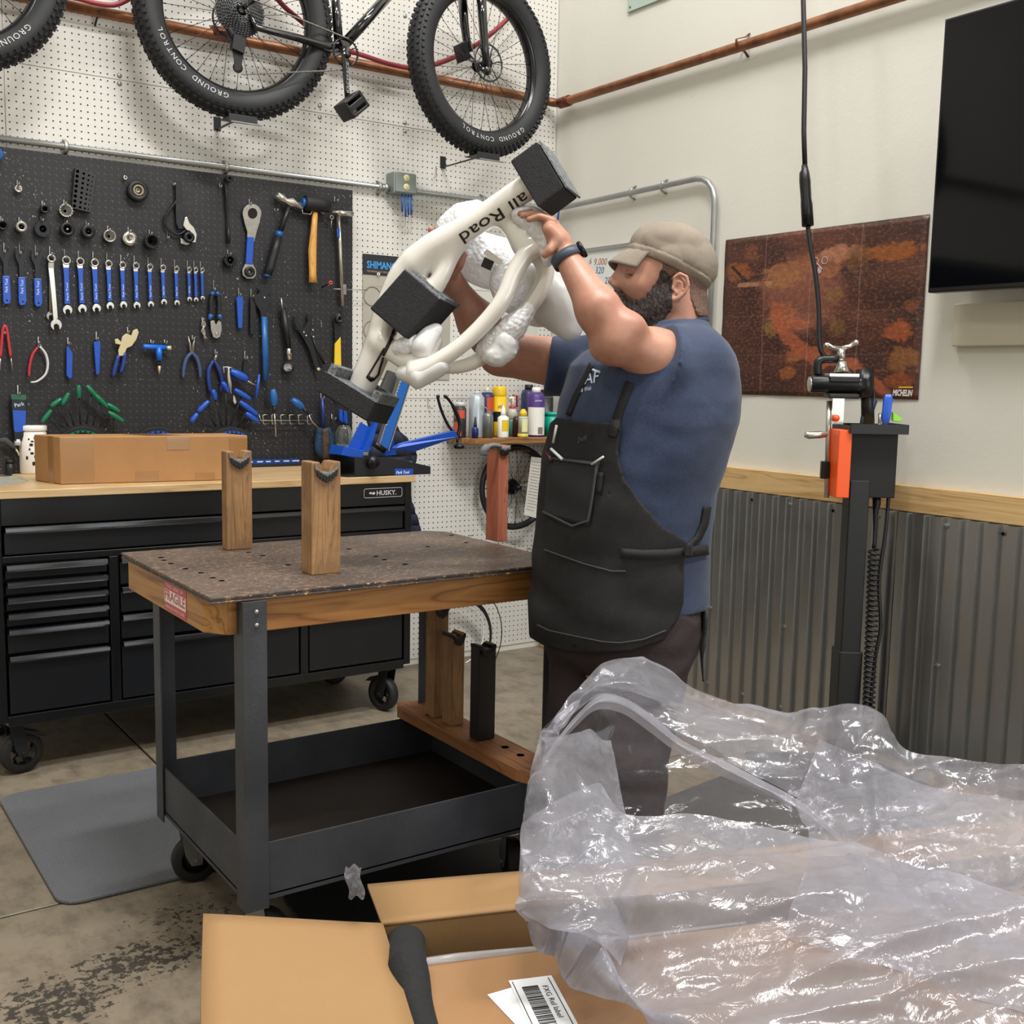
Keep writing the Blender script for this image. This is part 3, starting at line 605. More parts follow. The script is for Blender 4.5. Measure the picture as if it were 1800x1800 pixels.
# --- black adjustable pliers
t = tool('lockring_pliers', 'black lockring pliers with wide open jaws upward', 'pliers', [(560, 655)])
plate(t, 'jaw', oxide, [(516, 556), (521, 553), (523, 566), (534, 577), (546, 590), (560, 640), (563, 652), (556, 653), (543, 612), (532, 592), (519, 572)], .03, .006)
plate(t, 'jaw', oxide, [(540, 552), (546, 549), (550, 560), (549, 572), (541, 590), (533, 590), (534, 578), (541, 566)], .024, .006); rod(t, 'handle', oxide, [(548, 590), (557, 615), (570, 640)], 2.6, .022, 8)
for u, v in ((534, 584), (538, 590), (550, 580), (551, 592)): ring(t, 'rivet', chrome, u, v, 1.6, .1, .003, .032, 10)
ring(t, 'brass_pin', cream, 559, 649, 2.6, .1, .01, .03, 8)
t = tool('chain_checker', 'dark hooked tool with yellow lettered grip at the right edge of the pegboard', 'bike tool', [(596, 702)])
plate(t, 'blade', oxide, [(587, 558), (593, 552), (602, 553), (604, 562), (599, 566), (598, 600), (589, 604)], .022, .005); ring(t, 'roller', dark, 595, 561, 6.5, 2.5, .015, .024)
g_ = plate(t, 'grip', yellow, [(589, 604), (599, 592), (600, 640), (599, 690), (595, 704), (588, 704), (588, 650)], .024, .009, .0015); text('PEDRO', M('print_black', '1b1a18', .5), g_, T(597.5, 668, .0245), T(597.5, 640, .0245)-T(597.5, 668, .0245), (-1, 0, 0), .014, .0004, width=.055)
hook(592, 552, 4, .02)
# --- second tier of tools
t = tool('u_shaped_strap', 'red U-shaped dipped wire hanging at the left edge, points down', 'spreader', [(10, 660)])
rod(t, 'red_grip', red, [(1, 628), (3, 600), (5, 580), (8.5, 573), (12, 580), (15, 600), (19, 628)], 2.8, .018, 10, 1, 4)
for a_, b2 in ((1, 0), (19, 22)): rod(t, 'leg_wire', steelt, [(a_, 627), (b2, 651)], 1.3, .018, 6)
hook(7, 577, 10, .02)
t = tool('chain_pliers', 'curved pliers with one red and one clear handle hanging jaws up', 'pliers', [(60, 672)])
rod(t, 'red_handle', red, [(66, 611), (57, 624), (52, 645), (51, 662)], [2.2, 2.8, 2.6, 2.2], .02, 8, 1, 4); rod(t, 'clear_handle', MATS['badge_silver'], [(70, 609), (80, 622), (84, 640), (80, 658), (66, 670), (54, 672)], [2, 2.5, 2.5, 2.3, 2, 1.5], .02, 8, 1, 4); ring(t, 'jaw', steelt, 69, 608, 3.5, 1.5, .008); hook(67, 592, 12, .02)
for (u, lab) in ((121, 'blue tyre tool with a slanted top between the red-handled and cream-jawed pliers'), (171, 'straight blue flat tool directly left of the cream-jawed pliers')):
    t = tool('blue_tyre_tool', lab, 'tool', [(u, 665)])
    px = [(117, 610), (120, 608), (128, 621), (127, 664), (122, 666), (117, 660)] if u == 121 else [(165, 603), (168, 600), (176, 600), (177, 604), (175, 655), (173, 659), (169, 658)]
    plate(t, 'body', bluep, px, .022, .010, .002); hook(u-2, 593 if u == 121 else 583, 12 if u == 121 else 14, .025)
t = tool('housing_cutter', 'cream-jawed housing cutter with navy handles, tilted', 'cutters', [(210, 662)])
plate(t, 'jaw', cream, [(215, 592), (222, 586), (231, 590), (234, 581), (241, 578), (244, 584), (240, 596), (232, 608), (223, 612), (218, 625), (209, 626), (208, 616), (212, 606), (203, 604), (202, 597), (207, 595), (213, 601)], .028, .009)
rod(t, 'handle', blued, [(208, 625), (203, 645), (199, 662)], [3.6, 4.2, 3.6], .026, 10, 1, 3); rod(t, 'handle', blued, [(219, 620), (217, 640), (212, 656)], [3.6, 4.2, 3.6], .022, 10, 1, 3); hook(224, 575, 10, .02)
t = tool('t_handle_driver', 'bright blue T-shaped hammer driver with white end', 'driver', [(280, 657)])
rod(t, 'crossbar', M('bright_blue', '1267cf', .35), [(251, 609), (255, 609.5), (292, 611.5)], [4, 4.6, 4.6], .03, 12); rod(t, 'stem', MATS['bright_blue'], [(279, 611), (280, 634)], 5.4, .03, 12); rod(t, 'bit', cream, [(280, 643), (280, 650), (280, 657)], [2.6, 2.2, .8], .03, 8); rod(t, 'bit_shank', dark, [(280, 634), (280, 643)], 2.6, .03, 8); rod(t, 'end_knob', cream, [(292, 611.5), (300, 612)], [3, 4.6], .03, 10); hook(265, 597, 6, .03); hook(289, 597, 6, .03)
t = tool('needle_nose_pliers', 'needle-nose pliers hanging points up with slate-blue handles', 'pliers', [(338, 668)])
for s_ in (-1, 1):
    rod(t, 'jaw', steelt, [(337+s_*6, 591), (337+s_*3, 605), (337+s_*1.5, 618)], [.8, 1.8, 3], .02, 8); rod(t, 'handle', slate, [(337-s_*2, 618), (337+s_*9, 630), (337+s_*14, 648), (337+s_*15, 665)], [3, 3.4, 3.2, 2.6], .02, 8, 1, 3)
hook(338, 589, 8, .02)
t = tool('cutting_pliers', 'navy cutting pliers behind the blue hex key fan', 'pliers', [(380, 690)])
for s_ in (-1, 1): rod(t, 'handle', blued, [(376+s_*1, 634), (376+s_*9, 650), (379+s_*12, 670), (379+s_*9, 690)], [2.5, 3.6, 4, 3.2], .018, 8, 1, 3)
rod(t, 'jaw', steelt, [(381, 622), (377, 634)], [2, 3.5], .018, 8); hook(378, 614, 8, .02)
# --- hex key fans
def hexfan(u, v, mat, keys, label, holes, name='hex_key_holder'):
    t = tool(name, label, 'tool holder', [(u, v+16)]); m_ = MB(); arc = lambda r, a: (u+r*math.sin(a), v+44-r*math.cos(a)*.9)
    A = [math.radians(a) for a in range(-48, 49, 6)]
    plate(t, 'rack', dark, [arc(52, a) for a in A]+[arc(40, a) for a in A[::-1]], .055, .035, .001)
    plate(t, 'colour_strip', mat, [arc(45, a*.75) for a in A]+[arc(41, a*.75) for a in A[::-1]], .0575, .0015, 0)
    for k in range(holes):
        a = math.radians(-34+68*k/(holes-1)); x, y = arc(43, a*.9); p = T(x, y, .0592); MB().lathe([(.003, 0), (.0001, 0)], p, (0, -1, 0), 8, False).build('size_mark', whitep, t)
    if keys: 
        for (a0, b0, a1, b1, sh) in keys:
            k_ = tool('hex_key', None, 'hex key', [((a0+a1)/2, (b0+b1)/2)], None); yield_list.append((k_, a0, b0, a1, b1))
            rod(k_, 'grip', mat, [(a0, b0), (a0*.7+a1*.3, b0*.7+b1*.3), (a0*.35+a1*.65, b0*.35+b1*.65), (a1, b1)], [3.2, 4.9, 4.6, 3.2], .05, 10, 1, 3)
            q = sh; rod(k_, 'key_shaft', oxide, [((a0+a1)/2, (b0+b1)/2), q], 1.3, .045, 6)
    return t
yield_list = []
gk = [(74, 742, 90, 721, (112, 752)), (89, 715, 108, 701, (120, 750)), (109, 712, 121, 691, (130, 748)), (138, 677, 139, 700, (141, 746)), (152, 678, 171, 699, (152, 746)), (165, 692, 189, 716, (163, 748)), (188, 710, 210, 724, (175, 750)), (190, 724, 217, 741, (184, 753))]
hexfan(146, 753, green, gk, 'black arched holder with green strip carrying the green-gripped hex keys', 6)
gn_ = ['lowest on the left of the fan', 'second lowest on the left of the fan', 'upper left of the fan', 'upright, at the top of the fan', 'upper right of the fan', 'second on the right of the fan', 'third on the right of the fan', 'lowest on the right of the fan']
for (k_, *r_), nme in zip(yield_list, gn_): k_['label'] = 'green-gripped hex key, '+nme; k_['group'] = 'green hex keys in the fan holder'
hexfan(278, 754, bluep, None, 'black arched holder with blue strip standing nearly empty, behind the carton', 6)
yield_list = []
bk = [(336, 742, 347, 727, (372, 752)), (348, 724, 367, 705, (380, 750)), (374, 685, 379, 703, (390, 750)), (391, 672, 402, 689, (398, 748)), (412, 685, 440, 702, (405, 748)), (421, 706, 452, 729, (418, 752)), (432, 726, 454, 742, (428, 754))]
hexfan(408, 754, bluep, bk, 'black arched holder with blue strip carrying the blue-gripped hex keys', 7)
bn_ = ['lowest on the left of the fan', 'upper left of the fan', 'upright, below the navy pliers', 'behind the small silver pliers', 'upper right of the fan', 'lower right of the fan, over the wire rack end', 'lowest on the right of the fan']
for (k_, *r_), nme in zip(yield_list, bn_): k_['label'] = 'blue-gripped hex key, '+nme; k_['group'] = 'blue hex keys in the fan holder'
t = tool('large_hex_key', 'large blue-gripped hex key pointing right towards the thin blue T-handle', 'hex key', [(425, 665)])
rod(t, 'grip', bluep, [(404, 652), (414, 657), (428, 664), (433, 669)], [4, 7.5, 7.5, 4.5], .045, 12, 1, 3); rod(t, 'key_shaft', steelt, [(431, 668), (450, 678)], 1.8, .04, 6)
t = tool('small_pliers', 'small bare steel pliers hanging points down over the blue hex keys', 'pliers', [(406, 710)])
rod(t, 'jaw', chrome, [(402, 645), (402, 662), (404, 675), (406, 692)], [1.6, 3, 3.4, .8], .06, 8, 1, 3); plate(t, 'blade', chrome, [(410, 694), (413, 697), (416, 707), (413, 711), (410, 706)], .05, .004); rod(t, 'top_bar', chrome, [(394, 656), (393, 645), (405, 646), (409, 648)], 1.5, .05, 6)
t = tool('slim_t_handle', 'thin blue T-handle standing upright right of the large hex key', 'driver', [(452, 705)])
rod(t, 'crossbar', bluep, [(456, 658), (453, 680), (449, 704)], [1.8, 2.6, 1.8], .04, 8); hook(430, 617, 14, .03)
t = tool('black_spatula', 'matte black angled blade hanging above the large hex key', 'blade', [(430, 660)]); plate(t, 'blade', oxide, [(429, 633), (434, 632), (439, 640), (438, 660), (427, 655)], .014, .003)
# --- screwdrivers in the wire rack
t = tool('wire_rack', 'empty-slotted wire screwdriver rack below the blue handles', 'rack', [(505, 748)])
rod(t, 'rail', chrome, [(455, 728), (458, 739), (548, 739)], .9, .05, 6)
for i in range(6):
    u = 462+i*15.6; rod(t, 'prong', chrome, [(u+9, 729), (u, 729.5), (u+1, 745), (u+10, 745)], .9, .05, 6)
def driver(label, a, b, c, d, e_):
    t = tool('screwdriver', label, 'screwdriver', [e_]); rod(t, 'handle', bluet, [a, ((a[0]*2+b[0])/3, (a[1]*2+b[1])/3), ((a[0]+2*b[0])/3, (a[1]+2*b[1])/3), b], [3.8, 6.6, 6.6, 4], .055, 12, 1, 3)
    rod(t, 'ferrule', dark, [b, c], [3.4, 2.4], .055, 8); rod(t, 'shaft', chrome, [c, d, e_], 1.1, .055, 6, 1)
driver('blue-handled screwdriver hanging upright in the wire rack', (480, 684), (482, 714), (482, 725), (484, 745), (485, 768)); driver('blue-handled screwdriver leaning left, at the right end of the wire rack', (513, 702), (533, 718), (542, 728), (548, 740), (562, 755))
# --- brush
t = tool('parts_brush', 'blue-handled parts brush with worn brown and blue bristles hanging beside the glass jar', 'brush', [(570, 808)])
rod(t, 'handle', blued, [(566, 700), (568, 725), (568, 752)], [2.4, 3.2, 2.6], .03, 10)
brm = M('brush_blue', '173c5c', .8, var=.4, scale=90, bump=.8, bscale=160); brb = M('brush_brown', '5d5044', .9, col2='3c2a20', scale=60, bump=.8, bscale=160)
rod(t, 'blue_bristles', brm, [(562, 752), (560, 770), (560, 790), (566, 803)], [4, 6, 6.5, 3], .03, 12, 1, 3); rod(t, 'blue_bristles', brm, [(576, 752), (581, 770), (581, 790), (577, 803)], [4, 5, 5, 3], .03, 12, 1, 3); rod(t, 'brown_bristles', brb, [(570, 754), (572, 770), (572, 790), (572, 806)], [6, 6.5, 6.5, 5], .04, 12, 1, 3)
hook(564, 686, 14, .03); hook(583, 728, 8, .04)
for (u, v) in ((600, 728), (608, 731)):
    t = tool('blue_clip', 'short blue clip hanging behind the black foam block, '+('left one' if u == 600 else 'right one'), 'clip', [(u, v+18)], 'blue clips behind the foam block'); plate(t, 'body', bluep, [(u-3, v-8), (u+2, v-8), (u+4, v+8), (u+3, v+16), (u-3, v+10)], .04, .012, .002)
# --- hanging tube of grease, wipes tub etc.
t = tool('hanging_tube', 'blue and black tube of grease hanging by its crimped top at the left', 'tube', [(33, 776)])
px = [(19, 694), (45, 695), (47, 722), (45, 760), (38, 776), (26, 776), (22, 740)]
plate(t, 'body', M('label_dark', '16232b', .4), px, .04, .02, .004); plate(t, 'crimp', M('label_green', '2d5a4a', .5), [(19, 693), (46, 694), (46, 703), (20, 702)], .042, .003, 0); plate(t, 'blue_label', bluep, [(22.5, 721), (46, 722), (44.5, 758), (28, 760), (25, 757)], .0415, .0018, 0); rod(t, 'cap', MATS['badge_silver'], [(31, 772), (31, 783)], 6, .03, 12)
text('Park', whitep, t, T(26, 716, .0412), T(40, 713, .0412)-T(26, 716, .0412), (0, 0, 1), .02, .0005, width=.035); hook(31, 677, 16, .04)
# ================================================================ ON THE WORKTOP
ZT = .985
def at_top(u, v): return PZ(u, v, ZT)
cardb = M('cardboard', 'a87c4e', .75, var=.07, scale=9, bump=.1, bscale=60); tape = M('packing_tape', '9c7347', .18, var=.05, scale=6, coat=.5); cardd = M('cardboard_dark', '7d5a38', .8)
# carton: lower front edge (107,852)-(385,846); left end (62,835)
A = at_top(107, 852); B = at_top(388, 845); Cc = at_top(64, 838)
t = thing('shipping_carton', 'long taped brown carton lying on the maple worktop', 'carton', ((A.x+B.x)/2, (A.y+B.y)/2+.1, ZT))
xr = PY(422, 800, A.y+.01).x; ht = PY(107, 768, A.y).z-ZT; d_ = (Cc-A); d_.z = 0; dn = V((-.03, .15, 0))
e_ = V((xr-A.x, B.y-A.y, 0)); m_ = MB(); q = [A, A+e_, A+e_+V((-.03, .17, 0)), A+V((-.05, .17, 0))]
m_.prism([V((p.x, p.y, ZT+.0005)) for p in q], (0, 0, ht)); m_.build('box', cardb, t, bevel=.004)
fn = V((0, -1, 0)); ex = e_.normalized()
def patch_(a0, a1, b0, b1, mat=None, nm='tape_strip'):      # rectangle on the carton front
    P_ = [A+ex*a0+V((0, 0, b0)), A+ex*a1+V((0, 0, b0)), A+ex*a1+V((0, 0, b1)), A+ex*a0+V((0, 0, b1))]
    MB().prism([p+V((0, -.0012, 0)) for p in P_], (0, .0012, 0)).build(nm, mat or tape, t)
L_ = e_.length
patch_(.001, .11, .003, ht-.004); patch_(.25, .33, .003, .04); patch_(.46, .53, .003, .03); patch_(.36, .44, ht-.05, ht-.003); patch_(L_-.07, L_-.002, .003, ht-.01)
MB().prism([p+V((0, 0, ht+.0007)) for p in (A+ex*.3+V((0, .01, 0)), A+ex*.42+V((0, .01, 0)), A+ex*.36+V((0, .16, 0)), A+ex*.24+V((0, .16, 0)))], (0, 0, .0008)).build('tape_strip', tape, t)
MB().prism([p+V((-.0015, 0, 0)) for p in (A+V((-.012, .04, .0)), A+V((-.022, .075, 0)), A+V((-.022, .075, ht)), A+V((-.012, .04, ht)))], (.001, 0, 0)).build('tape_strip', tape, t)
# wipes tub
p = at_top(62, 833); ps = (PY(63, 750, p.y)-PY(62, 750, p.y)).length; r = 25*ps; h = PY(60, 748, p.y).z-ZT; c = V((p.x, p.y+r*.5, ZT))
t = thing('wipes_tub', 'white lidded tub of wipes behind the left end of the carton', 'tub', c)
MB().lathe([(r*.9, 0), (r*.97, .006), (r*.97, h*.86), (r*.9, h*.88), (r*.9, h*.9)], c, (0, 0, 1), 32).build('tub', white, t); MB().lathe([(r, h*.89), (r*1.02, h*.9), (r*1.02, h*.985), (r*.98, h)], c, (0, 0, 1), 32).build('lid', white, t)
m_ = MB(); bkm = M('print_black', '1b1a18', .5)
for (du, v, w_, hh) in ((-8, 772, 3, 3), (-2, 776, 5, 3), (4, 770, 7, 4), (-4, 782, 6, 5), (6, 784, 6, 8), (-7, 790, 3, 4), (-3, 797, 6, 4), (2, 803, 3, 5), (-12, 805, 4, 6), (0, 815, 6, 7)):
    a0 = math.asin(max(-1, min(1, du/25)))-.15; z = PY(60, v, c.y-r).z; s_ = w_/25
    m_.add([c+V((math.sin(a)*(r*.975+.0004), -math.cos(a)*(r*.975+.0004), zz-ZT)) for zz in (z-hh*ps/2, z+hh*ps/2) for a in (a0-s_/2, a0, a0+s_/2)], [(0, 1, 4, 3), (1, 2, 5, 4)])
m_.build('print_marks', bkm, t)
def can(name, label, cat, u, v0, v1, ru, prof, mats, y=None, group=None, bands=(), c0=None, names=('body', 'cap')):
    """v0 base px, v1 top px, ru radius px; prof: list of (part, mat, [(r,h)...]) in fractions of radius/height"""
    p = c0 or at_top(u, v0); s_ = (PY(u+1, v0, p.y)-PY(u, v0, p.y)).length; r = ru*s_; h = PY(u, v1, p.y).z-p.z
    t = thing(name, label, cat, p, group)
    for nm, mt, pr in prof: MB().lathe([(a*r, b*h) for a, b in pr], p, (0, 0, 1), 24).build(nm, mt, t)
    return t, p, r, h
can('grease_pot', 'short black round pot on the worktop left of the wipes tub', 'pot', 18, 833, 808, 8, [('pot', dark, [(.9, 0), (1, .05), (1, .7), (.8, .72), (.8, .76)]), ('lid', dark, [(.9, .76), (.9, 1)])], None)
t = thing('safety_goggles', 'folded dark strap of goggles hanging at the far left above the worktop', 'goggles', T(15, 800)); rod(t, 'strap', M('grey_strap', '3e3f41', .8), [(0, 776), (8, 774), (20, 782), (30, 790)], [4, 6, 5, 2.5], .03, 8, .6, 3); rod(t, 'brass_clip', cream, [(26, 786), (32, 796), (34, 801)], 1.8, .03, 6, 1)
t = thing('chainring', 'thin black chainring lying flat on the worktop at the left edge', 'chainring', at_top(5, 838)); p = at_top(3, 836); MB().lathe([(.024, 0), (.036, 0), (.036, .003), (.024, .003), (.024, 0)], p, (0, 0, 1), 28).build('ring', dark, t)
pp = [at_top(*x) for x in ((-25, 843), (28, 836), (52, 846), (-10, 857))]; sh = MB().prism(pp, (0, 0, .0012)).build('paper_sheet', M('grey_paper', '8b8a82', .7, col2='a3a29a', scale=30), label='grey printed sheet on the worktop corner with green tape', cat='paper')
m_ = MB(); l0 = PZ(18, 838, ZT+.0013); l1 = PZ(44, 848, ZT+.0013); m_.bar(l0, l1, .006, .0006); m_.build('green_tape', M('lime_tape', 'b9c24c', .5), sh)
# magnetic ruler strip standing at the back edge
a_ = PY(300, 838, 4.47); b2 = PY(527, 822, 4.47); t = thing('magnetic_strip', 'long low blue and black strip at the back edge of the worktop', 'strip', ((a_.x+b2.x)/2, 4.47, ZT))
MB().box(a_.x, b2.x, 4.455, 4.50, ZT, ZT+.012).build('base', dark, t); MB().box(a_.x, b2.x, 4.47, 4.50, ZT+.012, ZT+.03).build('face', M('strip_blue', '1c3f86', .3), t)
m_ = MB(); x = a_.x+.01
while x < b2.x-.03: m_.box(x, x+.02+.015*random.random(), 4.4694, 4.470, ZT+.02, ZT+.0245); x += .04
m_.build('white_marks', whitep, t)
# glass jar on an orange labelled can
yj = 4.33; s_ = .00245
c = PY(604, 826, yj); c.z = ZT
t = thing('spray_can', 'can with white top and orange lettering under the upturned glass jar', 'can', c); hc = PY(604, 784, yj).z-ZT
MB().lathe([(.033, 0), (.036, .004), (.036, hc*.82), (.034, hc*.86)], c, (0, 0, 1), 28).build('body', M('dark_label', '232120', .4), t); MB().lathe([(.037, hc*.86), (.040, hc*.88), (.040, hc*.97), (.037, hc)], c, (0, 0, 1), 28).build('lid', white, t)
m_ = MB()
for (z0, z1, a0, a1) in ((.3, .42, -1.1, .1), (.3, .7, -.6, -.4), (.58, .7, -1.0, .1), (.3, .7, -.05, .12)):
    m_.add([c+V((math.sin(a)*.0364, -math.cos(a)*.0364, hc*z)) for z in (z0, z1) for a in np.linspace(a0, a1, 4)], [(i, i+1, i+5, i+4) for i in range(3)])
m_.build('orange_lettering', M('label_orange', 'd86a34', .5), t)
gj = M('clear_glass', 'cfd6d6', .03, 0, trans=.95, spec=.6)
hj = PY(604, 748, yj).z-ZT-hc; cj = c+V((0, 0, hc+.0005)); t = thing('glass_jar', 'upturned clear glass jar standing on the white-topped can', 'jar', cj)
MB().lathe([(.030, 0), (.034, .006), (.036, hj*.6), (.028, hj*.9), (.022, hj), (.019, hj), (.025, hj*.88), (.033, hj*.58), (.031, .01), (.028, .004)], cj, (0, 0, 1), 32).build('glass', gj, t)
# ================================================================ BACK WALL: pipes, conduit, outlet
galvc = M('conduit_steel', 'a9abab', .35, .75, .08, 12); copper = M('copper_pipe', '9a6a4a', .4, .6, 0, 9, col2='5e3626', thr=(.35, .75))
YC, XC = 4.498, 3.322
zc = 2.218
pts = [V((-1.5, YC, zc)), V((XC-.06, YC, zc))]+[V((XC-.06+.06*math.sin(a), YC-.06+.06*math.cos(a), zc)) for a in (.4, .8, 1.2)]+[V((XC, YC-.06, zc)), V((XC, 3.50, zc+.012))]
yb = PX(1255, 380, XC).y; R_ = .11
pts += [V((XC, yb+R_, zc+.012))]+[V((XC, yb+R_-R_*math.sin(a), zc+.012-R_+R_*math.cos(a))) for a in (.35, .7, 1.05, 1.4)]+[V((XC, yb, zc-R_)), V((XC, yb, 1.04))]
t = thing('conduit', 'galvanised conduit running over the tool pegboard, round the corner and down behind the man', 'conduit', (XC, YC, 1.04)); MB().tube(pts, .0125, 12).build('pipe', galvc, t)
for (u, v) in ((116, 262), (398, 291), (668, 325), (850, 350)):
    p = PY(u, v, YC); m_ = MB().tube([(p.x, YW-.006, zc-.03), (p.x, YC-.006, zc-.017), (p.x, YC-.0145, zc), (p.x, YC-.006, zc+.017), (p.x, YW-.006, zc+.03)], .008, 6, flat=.3, up=(0, 1, 0)); m_.build('conduit_strap', MATS['zinc'], t)
for (u, v) in ((1163, 330), (1108, 338)):
    p = PX(u, v, XC); MB().tube([(XW, p.y, zc-.02), (XC+.004, p.y, zc-.012), (XC-.0135, p.y, zc+.008), (XC+.004, p.y, zc+.028), (XW, p.y, zc+.04)], .009, 6, flat=.3, up=(1, 0, 0)).build('conduit_strap', MATS['zinc'], t)
# outlet box
a_ = PY(694, 300, 4.44); b2 = PY(733, 343, 4.44); t = thing('outlet_box', 'grey metal box with two pairs of cream sockets, set in the conduit', 'outlet', ((a_.x+b2.x)/2, 4.47, b2.z))
gbox = M('box_grey', '8d9592', .45, .5, .05, 30)
MB().box(a_.x, b2.x, 4.447, YW-.006, b2.z, a_.z).build('box', gbox, t, bevel=.006); MB().box(a_.x+.006, b2.x-.004, 4.440, 4.4468, b2.z+.005, a_.z-.005).build('cover_plate', gbox, t, bevel=.003)
mx = (a_.x+b2.x)/2+.003; ivory = M('ivory_socket', 'e3e0a4', .4)
for k, v in enumerate((313, 329)):
    z = PY(714, v, 4.44).z; r_ = MB().lathe([(.0001, .003), (.0145, .003), (.0155, 0)], (mx, 4.440, z), (0, -1, 0), 20).build('socket', ivory, t)
    m_ = MB()
    for dx in (-.005, .005): m_.box(mx+dx-.0008, mx+dx+.0008, 4.4362, 4.437, z, z+.006)
    m_.lathe([(.0022, .0041), (.0001, .0041)], (mx, 4.4405, z-.006), (0, -1, 0), 8, False); m_.build('slots', bkm, r_)
for s_ in (a_.x-.012, b2.x+.012): MB().cyl((s_-.012, YC, zc), (s_+.012, YC, zc), .017).build('conduit_fitting', galvc, t)
# blue picks hung under the outlet
for i, (u, v0, v1, v2, nm) in enumerate(((707, 341, 372, 410, 'leftmost of the four'), (713, 342, 381, 413, 'second of the four'), (718, 342, 378, 412, 'third of the four'), (723, 343, 378, 411, 'rightmost of the four'))):
    p = PY(u, v1, 4.46); t = thing('dental_pick', f'thin blue-handled pick hanging below the outlet box, {nm}', 'pick', (p.x, 4.46, PY(u, v2, 4.46).z), 'picks under the outlet box')
    MB().tube([PY(u, v0, 4.46), PY(u, v1, 4.46)], [.0045, .005], 8).build('handle', M('pick_blue', '2b5da3', .35), t); MB().tube([PY(u, v1, 4.46), PY(u-.5, v2-3, 4.46), PY(u-2, v2, 4.46)], .0014, 6).build('tip', steelt, t)
# copper pipe along both walls
zp = 2.722; RP = .0205; YP = YW-.045; XP = XW-.045
t = thing('copper_pipe', 'old brown copper pipe crossing the back wall behind the bikes and the right wall', 'pipe', (XP, YP, zp))
MB().tube([(-1.5, YP, zp+.01), (XP-.05, YP, zp), (XP-.015, YP-.015, zp-.005), (XP, YP-.05, zp-.012), (XP, 2.0, zp-.02), (XP, -3.4, zp-.03)], RP, 14).build('pipe', copper, t)
fit = M('pipe_fitting', '6e3a28', .4, .6, .3, 30)
for a_, b2 in (((XP-.10, YP, zp), (XP-.05, YP, zp)), ((XP, YP-.05, zp-.012), (XP, YP-.12, zp-.012)), (PY(415, 62, YP), PY(372, 56, YP))): MB().cyl((a_[0], a_[1], a_[2]), (b2[0], b2[1], b2[2]), RP*1.25).build('coupling', fit, t)
for (u, v) in ((1302, 76),):
    p = PX(u, v, XP); MB().tube([(XW, p.y, p.z-.045), (XW-.02, p.y, p.z-.028), (XP-.024, p.y, p.z-.012), (XP-.024, p.y, p.z+.012), (XW-.02, p.y, p.z+.028), (XW, p.y, p.z+.045)], .007, 6, flat=.3, up=(1, 0, 0)).build('pipe_strap', fit, t)
for u, v in ((171, 15),): p = PY(u, v, YP); MB().tube([(p.x, YW, zp-.04), (p.x, YP-.023, zp), (p.x, YW, zp+.04)], .004, 6).build('pipe_strap', dark, t)
# red air hose
hoser = M('red_hose', '8b2f38', .5); yh = YP-.06
t = thing('air_hose', 'dark red air hose sagging along the back wall behind both bike wheels', 'hose', PY(600, 60, yh))
hp = spline([PY(u, v, yh+.02) for u, v in ((60, -12), (128, -4), (170, 6), (205, 8), (240, -10))], 6); MB().tube(hp, .0095, 8).build('hose', hoser, t)
hp = spline([PY(u, v, yh) for u, v in ((478, -14), (500, 12), (528, 36), (560, 62), (600, 84), (640, 98), (690, 114), (735, 119), (790, 104), (850, 70), (905, 20), (925, -10))], 6); MB().tube(hp, .011, 8).build('hose', hoser, t)
